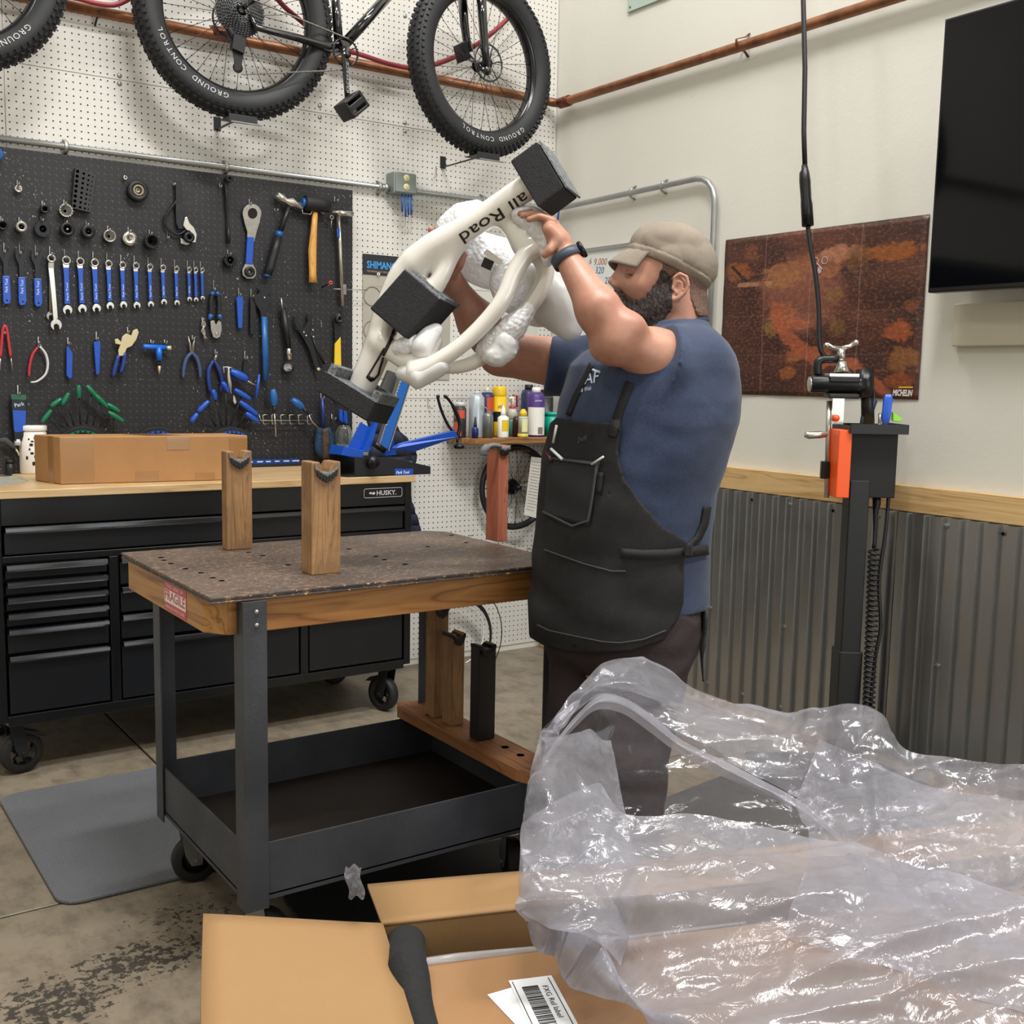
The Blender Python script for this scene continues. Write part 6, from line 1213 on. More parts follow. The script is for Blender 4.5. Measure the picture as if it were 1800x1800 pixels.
def poly_sd(u, v, poly):      # signed distance in px, negative inside
    d = np.full(u.shape, 1e9, np.float32); s = np.ones(u.shape, np.float32); n = len(poly)
    for i in range(n):
        ax, ay = poly[i]; bx, by = poly[i-1]; ex, ey = bx-ax, by-ay; wx, wy = u-ax, v-ay; t = np.clip((wx*ex+wy*ey)/(ex*ex+ey*ey), 0, 1); dx, dy = wx-ex*t, wy-ey*t; d = np.minimum(d, dx*dx+dy*dy)
        c1 = v >= ay; c2 = v < by; c3 = ex*wy > ey*wx; f = (c1 & c2 & c3) | (~c1 & ~c2 & ~c3); s[f] *= -1
    return s*np.sqrt(d)
# ================================================================ THE MECHANIC
G = PD; Xh = X.copy(); Yh = Yf.copy(); Zh = V((0, 0, 1)); XC_ = RW @ V((1, 0, 0)); UC = RW @ V((0, -1, 0))
AXC = (XC_, FW, UC)            # camera-aligned axes: right, away, up
Fax = (Xh*-.79+Yh*-.61).normalized(); Lax = V((-Fax.y, Fax.x, 0)); Lax = Lax if Lax.dot(Yh) > 0 else -Lax
MANK = .91; ZF = CAMH-CAMH/MANK      # floor height in the figure's modelling units
base = G(1090, 1300, 3.0); base.z = ZF; man = thing('person', 'man in grey cap, navy T-shirt and black apron lifting a white bicycle frame', 'person', base)
skin = NT('skin'); a = skin.noise(skin.mapped(), 14, 4, .6); b_ = skin.noise(skin.mapped(), 60, 3, .7)
c = skin.mix(skin.ramp(a, [(.35, 0.), (.65, 1.)]), 'b48670', 'a87663'); c = skin.mix(skin.math('MULTIPLY', skin.ramp(b_, [(.5, 0.), (.75, 1.)]), .3), c, '8d5f4c')
skin.out('Base Color', c).out('Roughness', .45).out('Subsurface Weight', .12).out('Subsurface Scale', .01).bump(b_, .15, .002); skin = skin.m
skinr = M('skin_pink', 'c07a66', .45, var=.08, scale=30, sub=.1)
DH = 3.0
def head(P):
    H = lambda u, v, o=0: G(u, v, DH+o)
    F = s_ell(P, H(1174, 462), AXC, (.111, .077, .098))
    F = smin(F, s_ell(P, H(1128, 497), AXC, (.062, .060, .074)), .04)
    F = smin(F, s_ell(P, H(1116, 466), AXC, (.038, .056, .035)), .03)           # forehead
    for o in (-1, 1):
        F = smin(F, s_cap(P, H(1178, 528, o*.045), H(1125, 552, o*.018), .030, .022), .03)     # jaw
        F = smin(F, s_ell(P, H(1118, 498, o*.040), AXC, (.024, .018, .022)), .02)              # cheekbone
        F = smin(F, s_cap(P, H(1094, 470, o*.008), H(1104, 470, o*.040), .0095, .007), .012)   # brow
        F = smin(F, s_ell(P, H(1082, 500, o*.010), AXC, (.010, .0075, .0070)), .006); F = smin(F, s_cap(P, H(1090, 485, o*.006), H(1090, 500, o*.014), .012, .010), .012)             # nostril wing
        F = -smin(-F, s_ell(P, H(1104, 482, o*.048), AXC, (.013, .014, .011)), .008)           # eye socket
        F = smin(F, s_ell(P, H(1109, 481, o*.030), AXC, (.0125, .0155, .0125)), .003)          # lid over the eye
        F = smin(F, s_cap(P, H(1097, 483, o*.040), H(1117, 486, o*.044), .0022, .002), .003)
    F = smin(F, s_cap(P, H(1096, 470), H(1075, 492), .0080, .0080), .012); F = smin(F, s_ell(P, H(1075, 495), AXC, (.0095, .0095, .0082)), .006); F = smin(F, s_cap(P, H(1080, 502), H(1087, 513), .006, .008), .01)
    F = smin(F, s_cap(P, H(1085, 521, -.016), H(1085, 521, .016), .0065, .0065), .008); F = smin(F, s_cap(P, H(1088, 530, -.014), H(1088, 530, .014), .007, .007), .008)
    F = smin(F, s_cap(P, H(1110, 553), H(1122, 556), .024, .022), .02)
    # neck
    F = smin(F, s_cap(P, H(1195, 515), G(1193, 600, 3.0), .060, .066), .03); F = smin(F, s_cap(P, H(1160, 545), G(1165, 610, 2.99), .04, .05), .03)
    # near and far ear
    for o in (-1, 1):
        e = lambda u, v, w=0: G(u, v, DH+o*(.074+w))
        F = smin(F, s_path(P, [e(1183, 503), e(1185, 488, .006), e(1195, 481, .010), e(1207, 487, .014), e(1210, 501, .014), e(1204, 515, .010), e(1193, 524, .004), e(1186, 527, 0)], [.005, .005, .005, .0052, .005, .005, .006, .006]), .004)
        F = smin(F, s_ell(P, e(1195, 503, .001), AXC, (.018, .006, .026)), .006); F = smin(F, s_path(P, [e(1191, 494, .006), e(1199, 497, .008), e(1199, 509, .007), e(1191, 516, .004)], [.003, .0035, .0035, .003]), .004); F = smin(F, s_ell(P, e(1183, 507, .004), AXC, (.005, .005, .007)), .003)
        F = -smin(-F, s_ell(P, e(1189, 506, .008), AXC, (.006, .007, .009)), .004)
    return F
lo, hi = bounds([G(1060, 395, 3), G(1260, 610, 3)], .10)
body = sdf_mb(head, lo, hi, .0029, smooth=1)
# near arm and hand
EL, WR = G(1080, 597, 2.72), G(996, 452, 2.78)
def finger(P, F, pts, r, k=.006):
    rs = np.linspace(r, r*.82, len(pts)); return smin(F, s_path(P, pts, list(rs)), k)
def arm_near(P):
    F = s_cap(P, G(1205, 645, 2.88), G(1150, 628, 2.80), .072, .071); F = smin(F, s_cap(P, G(1160, 632, 2.81), EL, .069, .050), .03)
    F = smin(F, s_cap(P, EL, G(1052, 545, 2.72), .052, .052), .02); F = smin(F, s_cap(P, G(1052, 545, 2.72), WR, .052, .031), .03); F = smin(F, s_cap(P, G(1060, 612, 2.74), G(1075, 618, 2.74), .03, .03), .03)
    F = smin(F, s_ell(P, G(1100, 575, 2.72), AXC, (.05, .05, .04)), .03)
    # hand
    F = smin(F, s_ell(P, G(985, 430, 2.79), AXC, (.028, .024, .034)), .02)
    F = smin(F, s_cap(P, G(982, 425, 2.79), G(968, 398, 2.79), .028, .024), .015); F = smin(F, s_cap(P, G(975, 415, 2.82), G(958, 392, 2.82), .026, .020), .015); F = smin(F, s_cap(P, G(980, 420, 2.77), G(966, 404, 2.765), .020, .018), .012)
    kn = [(972, 388, 2.772), (962, 383, 2.792), (955, 380, 2.812), (952, 378, 2.832)]
    mids = [(948, 380, 2.768), (938, 376, 2.785), (932, 373, 2.806), (932, 372, 2.828)]; tips = [(930, 386, 2.772), (919, 379, 2.788), (914, 376, 2.808), (917, 375, 2.83)]
    for i in range(4): F = finger(P, F, [G(*kn[i]), G(*mids[i]), G(*tips[i])], (.0100, .0105, .0102, .0092)[i], .005)
    return finger(P, F, [G(975, 425, 2.765), G(966, 440, 2.755), G(958, 448, 2.76)], .0125, .008)
lo, hi = bounds([G(910, 370, 2.74), G(1215, 690, 2.85), WR, EL], .085); sdf_mb(arm_near, lo, hi, .0042, body)
EF, WF = G(880, 622, 3.15), G(795, 500, 3.03)
def arm_far(P):
    F = s_cap(P, G(1030, 645, 3.15), EF, .078, .060); F = smin(F, s_cap(P, EF, G(842, 568, 3.10), .060, .056), .02); F = smin(F, s_cap(P, G(842, 568, 3.10), WF, .055, .033), .03)
    F = smin(F, s_cap(P, WF, G(786, 470, 3.0), .033, .030), .02); F = smin(F, s_ell(P, G(782, 465, 3.01), AXC, (.030, .022, .034)), .015)
    for (k, m, t_, r) in (((778, 448, 3.02), (764, 424, 3.03), (757, 403, 3.015), .0105), ((782, 446, 3.04), (772, 420, 3.05), (768, 402, 3.04), .0105), ((786, 448, 3.055), (781, 424, 3.07), (782, 408, 3.05), .010), ((790, 454, 3.065), (790, 434, 3.075), (796, 420, 3.06), .009)):
        F = finger(P, F, [G(*k), G(*m), G(*t_)], r, .006)
    return finger(P, F, [G(797, 482, 2.985), G(808, 466, 2.965), G(815, 448, 2.96)], .0125, .008)
lo, hi = bounds([G(750, 395, 3.0), G(1030, 690, 3.15), EF, WF], .085); sdf_mb(arm_far, lo, hi, .0042, body)
# torso profile table (photo silhouette at the man's depth)
rows = [(560, 1158, 1236), (575, 1146, 1240), (588, 1110, 1252), (603, 1064, 1266), (622, 1030, 1277), (645, 1008, 1284), (700, 992, 1289), (740, 985, 1285), (800, 970, 1268), (860, 962, 1248), (920, 959, 1241), (960, 958, 1240), (1010, 954, 1240), (1065, 950, 1239), (1110, 952, 1238), (1150, 960, 1228), (1185, 985, 1200), (1210, 1000, 1180)]
TZ, TX, TH, TY = [], [], [], []
for v, l, r in rows:
    p = G((l+r)/2, v, 3.0); TZ.append(p.z); TX.append(V((p.x, p.y, 0)).dot(Xh)); TY.append(V((p.x, p.y, 0)).dot(Yh)); TH.append((G(r, v, 3.0)-G(l, v, 3.0)).length/2)
TZ, TX, TH, TY = map(np.array, (TZ[::-1], TX[::-1], TH[::-1], TY[::-1])); ymean = float(np.mean(TY))
def loft(P, off=0, kb=.965, ka=1.06):
    z = P[..., 2]; cx = np.interp(z, TZ, TX); cy = ymean; hw = np.interp(z, TZ, TH)+off
    qx = P @ A3(Xh)-cx; qy = P @ A3(Yh)-cy
    la = qx*float(Lax.dot(Xh))+qy*float(Lax.dot(Yh)); fa = qx*float(Fax.dot(Xh))+qy*float(Fax.dot(Yh))
    b = hw*kb; a = hw*ka; m_ = ((np.abs(la)/a)**2.3+(np.abs(fa)/b)**2.3)**(1/2.3)
    return (m_-1)*np.minimum(a, b)
ztopS, zhem = G(1190, 566, 3.0).z, G(1220, 1063, 3.0).z
def slope(P, z0, up=True): return (P[..., 2]-z0) if up else (z0-P[..., 2])
def under(P): # torso and legs under the clothes (body surface)
    F = loft(P, -.022); F = np.maximum(F, slope(P, G(1190, 600, 3).z)); F = np.maximum(F, slope(P, G(1100, 1190, 3).z, False))
    F = smin(F, s_cap(P, G(1030, 1120, 3.09), G(1015, 1340, 3.07), .075, .055), .03); F = smin(F, s_cap(P, G(1015, 1340, 3.07), G(1024, 1600, 3.10), .055, .038), .03)
    F = smin(F, s_cap(P, G(1150, 1110, 2.93), G(1112, 1340, 2.92), .08, .058), .03); return smin(F, s_cap(P, G(1112, 1340, 2.92), G(1110, 1640, 2.95), .055, .038), .03)
lo, hi = bounds([G(950, 575, 3.0), G(1290, 600, 3.0), G(1000, 1580, 3.1), G(1120, 1680, 2.9)], .17); sdf_mb(under, lo, hi, .012, body)
bodyo = body.build('body', skin, man)
# ---------------- T-shirt
def shirt(P):
    F = loft(P); fold = wav(P*np.array([1, 1, .55], np.float32), 26, 3, 6)*.0028+wav(P, 60, 5, 5)*.0010; F = F+fold
    F = np.maximum(F, slope(P, ztopS)); F = np.maximum(F, slope(P, zhem, False))
    F = smin(F, s_cap(P, G(1188, 600, 3.0), G(1228, 632, 2.86), .055, .075), .04)
    nd = (-XC_*.93-FW*.28+UC*.18).normalized(); nf = (EF-G(1030, 645, 3.15)).normalized()
    cutn = s_cap(P, G(1206, 640, 2.88), G(1150, 635, 2.79), .097, .100)-wav(P*np.array([1, 1, .6], np.float32), 50, 9, 5)*.0016; cutn = np.maximum(cutn, (P-A3(G(1167, 636, 2.80))) @ A3(nd)); F = smin(F, cutn, .028)
    F = smin(F, s_cap(P, G(1090, 620, 3.08), G(1060, 640, 3.14), .07, .085), .03); sf = s_cap(P, G(1050, 645, 3.14), G(940, 643, 3.15), .088, .084)-wav(P, 50, 11, 5)*.0014; sf = np.maximum(sf, (P-A3(G(962, 643, 3.15))) @ A3(nf)); F = smin(F, sf, .03)
    return F
lo, hi = bounds([G(940, 560, 3.0), G(1300, 600, 3.0), G(960, 1070, 3.0), G(1180, 640, 2.75), G(960, 640, 3.2)], .13)
shm = NT('navy_cotton'); a = shm.noise(shm.mapped(), 190, 3, .7); a2 = shm.noise(shm.mapped(), 9, 4)
shm.out('Base Color', shm.mix(shm.ramp(shm.math('ADD', shm.math('MULTIPLY', a, .5), shm.math('MULTIPLY', a2, .5)), [(.35, 0.), (.65, 1.)]), '1f2b45', '2e3d5a')).out('Roughness', .85).out('Sheen Weight', .15).bump(a, .3, .002); shm = shm.m
shirto = sdf_mb(shirt, lo, hi, .0065, smooth=1).build('t_shirt', shm, man)
# collar
m_ = MB(); cc_ = G(1192, 577, 3.0)
m_.tube([cc_+Xh*(.072*math.cos(a))+Yh*(.070*math.sin(a))+Zh*(.004-.020*math.cos(a)*-1*.9) for a in np.linspace(0, 2*math.pi, 40)[:-1]], .011, 8, closed=True, flat=1); m_.build('collar', M('navy_rib', '1e2840', .85), man)
# ---------------- trousers
trm = M('brown_trousers', '2c2123', .85, var=.2, scale=14, bump=.3, bscale=120)
def trousers(P):
    F = loft(P, -.008)+wav(P, 24, 21, 5)*.003; F = np.maximum(F, slope(P, G(1100, 1030, 3).z)); F = np.maximum(F, slope(P, G(1100, 1180, 3).z, False))
    F = smin(F, s_cap(P, G(1040, 1130, 3.09), G(1018, 1340, 3.07), .118, .092), .04); F = smin(F, s_cap(P, G(1018, 1340, 3.07), G(1024, 1600, 3.10), .092, .078), .03)
    F = smin(F, s_cap(P, G(1140, 1120, 2.94), G(1108, 1340, 2.92), .125, .095), .04); F = smin(F, s_cap(P, G(1108, 1340, 2.92), G(1108, 1640, 2.95), .095, .080), .03)
    F = F+wav(P*np.array([1, 1, 1.6], np.float32), 34, 22, 6)*.0026; return np.maximum(F, ZF+.045-P[..., 2])
lo, hi = bounds([G(950, 1050, 3.0), G(1240, 1050, 3.0), G(1000, 1590, 3.1), G(1120, 1690, 2.9)], .16); sdf_mb(trousers, lo, hi, .009).build('trousers', trm, man)
def shoe(c, nm):
    F = lambda P: np.maximum(smin(s_ell(P, c+Fax*.04+Zh*.045, (Fax, Lax, Zh), (.15, .050, .045)), s_cap(P, c-Fax*.03+Zh*.05, c-Fax*.03+Zh*.13, .048, .045), .04), ZF+.002-P[..., 2])
    lo, hi = bounds([c], .2); sdf_mb(F, lo, hi, .009).build(nm, M('shoe_black', '1b1a1a', .6), man)
for u, v, d in ((1024, 1600, 3.10), (1108, 1640, 2.95)): p = G(u, v, d); shoe(V((p.x, p.y, ZF)), 'shoe')
# ---------------- apron
apm = NT('black_canvas'); a = apm.noise(apm.mapped(), 7, 5, .65); b_ = apm.noise(apm.mapped((1, 1, 3)), 160, 3, .7)
apm.out('Base Color', apm.mix(apm.math('MULTIPLY', apm.ramp(a, [(.45, 0.), (.75, 1.)]), apm.ramp(b_, [(.3, .3), (.7, 1.)])), '0f0f11', '2b2b2e')).out('Roughness', .8).bump(b_, .4, .002); apm = apm.m
POLY = [(978, 733), (1030, 740), (1088, 742), (1092, 752), (1087, 792), (1096, 838), (1125, 880), (1165, 925), (1206, 950), (1213, 970), (1203, 985), (1202, 1060), (1192, 1090), (1165, 1128), (1110, 1146), (1050, 1150), (1010, 1148), (965, 1140), (930, 1120), (925, 1000), (930, 900), (950, 760)]
def apron(P):
    u, v = px_of(P); r = poly_sd(u, v, POLY)*.00155
    bulge = .012*np.exp(-((v-1095)/45)**2)*np.clip((1010-u)/70, 0, 1)
    L_ = loft(P); w_ = wav(P*np.array([1, 1, 1.3], np.float32), 18, 31, 5)*.0035+wav(P*np.array([1, 1, .5], np.float32), 45, 32, 5)*.0014
    F = np.abs(L_-.011-bulge+w_)-.0042
    return np.maximum(F, r)
lo, hi = bounds([G(930, 730, 3.0), G(1220, 730, 3.0), G(930, 1160, 3.0), G(1220, 1160, 3.0)], .17); apo = sdf_mb(apron, lo, hi, .0058, smooth=1).build('apron', apm, man)
bv = bvh_of(shirto, apo); bva = bvh_of(apo, shirto)
apd = M('apron_webbing', '131315', .75, bump=.4, bscale=200); aps = M('apron_stitch', '3d3d40', .8)
def strip(nm, mat, px, wpx, off, th=.003, bvx=None, parent=None):
    pts = []; 
    P2 = []
    for i in range(len(px)-1):
        for k in range(5): f = k/5; P2.append((lerp(px[i][0], px[i+1][0], f), lerp(px[i][1], px[i+1][1], f)))
    P2.append(px[-1]); vs = []; ld = 2.9
    for i, (u, v) in enumerate(P2):
        a = P2[max(i-1, 0)]; b = P2[min(i+1, len(P2)-1)]; dx, dy = b[0]-a[0], b[1]-a[1]; l = math.hypot(dx, dy) or 1; nx, ny = -dy/l*wpx/2, dx/l*wpx/2
        for s_ in (-1, 1):
            h_ = hit(bvx or bv, u+s_*nx, v+s_*ny, off)
            if h_ is None: h_ = G(u+s_*nx, v+s_*ny, ld)
            ld = (h_-CAM).dot(FW); vs.append(h_)
    m_ = MB().add(vs, [(2*i, 2*i+1, 2*i+3, 2*i+2) for i in range(len(P2)-1)], True); return m_.build(nm, mat, parent or man, solid=th)
strip('shoulder_strap', apd, [(1108, 672), (1100, 694), (1090, 720), (1080, 752), (1076, 768)], 15, .0035, .002)
strip('shoulder_strap', apd, [(1042, 640), (1030, 665), (1012, 700), (1000, 730)], 9, .0035, .002)
strip('waist_strap', apd, [(1092, 972), (1130, 975), (1170, 974), (1206, 970), (1225, 968), (1241, 966)], 18, .006); strip('waist_strap', apd, [(1208, 962), (1225, 945), (1236, 920), (1241, 890)], 12, .005)
MB().obox(G(1210, 968, 2.79), XC_*.010, FW*.004, UC*.014).build('strap_buckle', blackm, man, bevel=.002)
for px, w_ in (([(957, 966), (990, 978), (1030, 992), (1075, 1004), (1100, 1004)], 3), ([(945, 1098), (965, 1108), (1010, 1118), (1060, 1128), (1090, 1130), (1130, 1124), (1170, 1108)], 2.4)): strip('stitched_seam', aps, px, w_, .002, .002)
decal(bva, [(958, 905), (1036, 925), (1056, 812), (968, 803)], 16, 18, .005).build('chest_pocket', NT('pocket_canvas').out('Base Color', srgb('202023')+(1,)).out('Roughness', .85).m, man, solid=.004)
for px in ([(968, 806), (1054, 816)], [(959, 900), (1010, 925), (1038, 915), (1052, 818)]): strip('pocket_hem', aps, px, 4, .009, .003)
strip('pen_loop', apd, [(1058, 830), (1054, 868)], 9, .007, .004)
# things in the pocket
t_ = [(980, 795, 994, 808, 'white_pen', whitep, .004), (1060, 806, 1044, 816, 'grey_pen', MATS['badge_silver'], .003), (969, 800, 976, 812, 'dark_pen', M('maroon_pen', '3c1f28', .4), .006), (984, 756, 978, 780, 'key_clip', MATS['badge_silver'], .0035)]
for (u0, v0, u1, v1, nm, mt, r) in t_:
    a_, b2 = hit(bva, u1, v1, .010), hit(bva, u0, v0, .012)
    if a_ and b2: MB().cyl(a_, b2+(b2-a_)*.3, r, n=8).build(nm, mt, None, label={'white_pen': 'white pen tucked in the apron chest pocket', 'grey_pen': 'thin grey pen at the right corner of the apron pocket', 'dark_pen': 'dark red pen at the left edge of the apron pocket', 'key_clip': 'small silver clip hooked on the apron bib'}[nm], cat='clip' if 'clip' in nm else 'pen')
# logo and embroidered name, trailing tie
def btext(s, mat, u, v, u2, v2, sz, bvx, wd=None, off=.003, dy=(0, -10), nm='printed_lettering'):
    a_, b2, c_ = hit(bvx, u, v, off), hit(bvx, u2, v2, off), hit(bvx, u+dy[0], v+dy[1], off)
    if a_ and b2 and c_: return text(s, mat, man, a_, b2-a_, c_-a_, sz, .001, width=(b2-a_).length, name=nm, bold=.01)
lw = M('logo_white', 'c8d2e6', .7)
btext('AF', lw, 1029, 676, 1053, 672, .045, bv, dy=(3, -12)); btext('& Web', lw, 1023, 690, 1041, 686, .017, bv, dy=(2, -9)); strip('logo_swoosh', lw, [(1033, 655), (1038, 648), (1047, 652), (1056, 655)], 4, .0025, .001, bv)
btext('Jeff', M('apron_thread', '4a4a50', .7), 1018, 776, 1034, 774, .018, bva, dy=(2, -9), nm='embroidered_lettering')
MB().tube(spline([G(1236, 1060, 2.93), G(1238, 1110, 2.92), G(1234, 1150, 2.91), G(1236, 1198, 2.90)], 5), [.004, .006, .010, .014, .012, .010, .009, .010, .012, .010, .008, .006, .005, .004, .003, .003][:16], 6, flat=.3).build('apron_tie', apd, man)
# ---------------- beard, stubble hair, cap, eye, watch
brd = M('beard_hair', '261c18', .8, col2='5a4b42', scale=190, thr=(.5, .78), bump=1, bscale=260, stretch=(1, 1, .5))
def beard(P):
    F = head(P); u, v = px_of(P); k = np.clip((v-500)/60, 0, 1); fr = np.clip((1150-u)/60, 0, 1)
    F = F-(.003+.014*k*(.5+.5*fr)); F = smin(F, s_cap(P, G(1103, 552, DH), G(1130, 566, DH), .020, .026), .02)
    keep = poly_sd(u, v, [(1168, 474), (1181, 490), (1180, 515), (1182, 540), (1170, 556), (1150, 578), (1115, 588), (1085, 560), (1078, 532), (1072, 519), (1080, 511), (1092, 511), (1100, 522), (1116, 529), (1132, 523), (1146, 508), (1157, 490), (1162, 474)])*.00155
    F = np.maximum(F, keep+wav(P, 300, 44, 4)*.0012)
    return F-np.abs(wav(P*np.array([1, 1, .6], np.float32), 260, 41, 6))*.0014
lo, hi = bounds([G(1080, 470, 2.92), G(1185, 580, 3.08), G(1080, 470, 3.08), G(1185, 580, 2.92)], .04); sdf_mb(beard, lo, hi, .0031, smooth=0).build('beard', brd, man)
CTN = (G(1100, 445, DH), G(1240, 512, DH)); cdir = (CTN[1]-CTN[0]).normalized(); cup = (UC-cdir*UC.dot(cdir)).normalized(); cside = cdir.cross(cup)
def hair(P):
    F = s_ell(P, G(1175, 464, DH), AXC, (.1125, .0785, .0995)); F = smin(F, s_cap(P, G(1205, 505, DH), G(1206, 555, 3.0), .058, .060), .03)
    u, v = px_of(P); keep = poly_sd(u, v, [(1172, 430), (1260, 430), (1260, 560), (1226, 556), (1215, 528), (1205, 524), (1212, 500), (1206, 482), (1190, 478), (1178, 492), (1168, 505), (1160, 480)])*.00155
    return np.maximum(F+wav(P, 300, 5, 5)*.0005, keep)
lo, hi = bounds([G(1150, 430, 3), G(1250, 560, 3)], .10); sdf_mb(hair, lo, hi, .0042, smooth=0).build('cropped_hair', M('stubble_hair', '5b443a', .85, col2='7d6254', scale=260, thr=(.4, .7), bump=.4, bscale=300), man)
capm = NT('cap_canvas'); a = capm.noise(capm.mapped(), 9, 5, .6); b_ = capm.noise(capm.mapped(), 260, 2); capm.out('Base Color', capm.mix(capm.math('ADD', capm.math('MULTIPLY', a, .7), capm.math('MULTIPLY', b_, .3)), '6b6157', '958a79')).out('Roughness', .85).bump(b_, .35, .002); capm = capm.m
def capf(P):
    F = s_ell(P, G(1178, 453, DH), AXC, (.120, .090, .094)); F = smin(F, s_ell(P, G(1226, 474, DH), AXC, (.050, .075, .060)), .03); F = smin(F, s_ell(P, G(1168, 428, DH), AXC, (.085, .078, .052)), .02)
    F = F-np.abs(wav(P*np.array([1, 1, 1.4], np.float32), 26, 53, 4))*.0045-np.abs(wav(P, 52, 54, 4))*.0018+.003
    q = P-A3(CTN[0]); hgt = q @ A3(cup); F = F-np.where(hgt < .022, .0025, 0)+np.where(np.abs(hgt-.023) < .0022, .002, 0)
    return np.maximum(F, -hgt+.0)
lo, hi = bounds([G(1090, 390, 3), G(1255, 520, 3)], .10); sdf_mb(capf, lo, hi, .0036, smooth=1).build('cap', capm, man)
fx = -XC_; tip = G(1073, 441, DH)
def brim(a, b):              # a across the head, b outward
    ang = (a-.5)*2.1; root = G(1174, 449, DH)+XC_*(-.108*math.cos(ang))*.93+FW*(.086*math.sin(ang))-UC*(.030*(1-math.cos(ang))*-.0+.012*math.sin(ang)**2)
    ln = .060*math.cos(ang*.72)**1.0; drop = -.020*b-.030*b*math.sin(ang)**2+.004*math.sin(b*3.14)
    return root+UC*(-.000+.018*(1-b)*math.cos(ang))-XC_*ln*b*1.02+FW*.006*math.sin(ang)*b+UC*drop
MB().grid(brim, 24, 10).build('cap_brim', capm, man, solid=.005)
for o in (-1,): 
    lid = M('eyelid', 'a8705c', .5); MB().tube([G(1104, 481, DH-.0445), G(1108, 483.5, DH-.047), G(1114, 483.5, DH-.0465), G(1119, 481.5, DH-.043)], [.0008, .0014, .0014, .0006], 6).build('eyelashes', M('lash_dark', '241814', .7), man)
    MB().ball(G(1106, 482.3, DH-.0365), (.0062, .0062, .0046), 16, 12).build('eye', M('eye_dark', '4b3a33', .25), man)
    MB().tube([G(1096, 467, DH-.030), G(1106, 464, DH-.043), G(1120, 466, DH-.050)], [.002, .0035, .0015], 6, flat=.6).build('eyebrow', M('brow_hair', '4a352c', .8), man)
wax = (WR-EL).normalized(); wc = WR-wax*.004; wx, wy_, _ = frame_of(wax)
wt = thing('smartwatch', 'dark slate smartwatch with a round black face on the near wrist', 'watch', wc)
MB().lathe([(.0385, -.012), (.0415, -.011), (.0415, .011), (.0385, .012), (.036, .0), (.0385, -.012)], wc, wax, 40).build('strap', M('watch_strap', '39424f', .5), wt)
wd_ = (XC_*.80+UC*.50-FW*.15); wd_ = (wd_-wax*wd_.dot(wax)).normalized(); MB().lathe([(.0001, .0), (.020, 0), (.0225, .004), (.0225, .010), (.019, .013), (.0001, .0135)], wc+wd_*.036, wd_, 32).build('case', M('watch_case', '17181b', .2, .5), wt); MB().lathe([(.0175, .0138), (.0001, .0140)], wc+wd_*.036, wd_, 28).build('glass', M('watch_glass', '08090a', .05), wt)
# ================================================================ THE BICYCLE FRAME HE LIFTS
paint = M('frame_white', 'e4dfd7', .22, coat=.8, var=.02, scale=5); t = NT('foam_black'); f1 = t.noise(t.mapped(), 260, 3, .7); t.out('Base Color', t.ramp(f1, [(.3, '141415'), (.75, '2f2f31')])).out('Roughness', .95).bump(f1, .8, .004); foam = t.m
t = NT('foam_edge'); f1 = t.noise(t.mapped(), 120, 4, .8); t.out('Base Color', t.ramp(f1, [(.35, '2d2f31'), (.7, '8d9294')])).out('Roughness', .6).bump(f1, .8, .004); foame = t.m
fo_ = G(800, 560, 2.9); frm = thing('bicycle_frame', 'white bicycle frame with foam blocks and bubble wrap held up by the man', 'bicycle frame', G(720, 690, 2.9))
def fpath(P, pts, k=.01):      # pts (u,v,d,r) smoothed
    S_ = spline([V((a, b, c)) for a, b, c, _ in pts], 5); rs = np.interp(np.linspace(0, len(pts)-1, len(S_)), range(len(pts)), [x[3] for x in pts]); return s_path(P, [G(*p) for p in S_], list(rs))
def framef(P):
    # main beam is flattened towards the camera: blend two parallel tubes
    F = fpath(P, [(958, 311, 2.80, .034), (920, 334, 2.82, .034), (860, 375, 2.86, .034), (800, 413, 2.89, .035), (748, 446, 2.92, .037), (712, 482, 2.94, .040), (684, 545, 2.96, .040), (664, 612, 2.98, .039), (632, 688, 3.0, .037)])
    F = smin(F, fpath(P, [(930, 330, 2.85, .032), (860, 376, 2.89, .032), (800, 414, 2.92, .033)]), .01)
    F = smin(F, fpath(P, [(800, 416, 2.90, .030), (770, 432, 2.91, .036), (734, 462, 2.93, .040)]), .02)
    # head gusset and mast
    F = smin(F, fpath(P, [(742, 520, 2.93, .040), (768, 500, 2.91, .024), (800, 440, 2.90, .018)]), .03)
    F = smin(F, fpath(P, [(882, 372, 2.87, .030), (903, 402, 2.87, .028), (925, 432, 2.87, .034)]), .02)
    F = smin(F, s_ell(P, G(938, 422, 2.86), (XC_, FW, UC), (.05, .04, .05)), .03)
    # two curved stays
    F = smin(F, fpath(P, [(958, 430, 2.83, .024), (928, 445, 2.83, .024), (905, 478, 2.83, .0235), (884, 527, 2.83, .023), (852, 568, 2.84, .0225), (812, 606, 2.85, .022), (768, 636, 2.86, .0225), (730, 655, 2.87, .026)]), .012)
    F = smin(F, fpath(P, [(940, 440, 2.87, .024), (958, 470, 2.88, .0245), (952, 505, 2.88, .0235), (930, 540, 2.88, .022), (895, 578, 2.89, .021), (866, 612, 2.90, .021), (836, 634, 2.90, .021), (800, 644, 2.90, .020), (755, 640, 2.90, .022)]), .008)
    # bottom cluster
    F = smin(F, fpath(P, [(672, 604, 2.95, .030), (700, 622, 2.93, .030), (730, 640, 2.91, .034), (745, 655, 2.89, .030)]), .02)
    return smin(F, fpath(P, [(760, 600, 2.93, .028), (745, 625, 2.92, .032), (735, 650, 2.90, .030)]), .02)
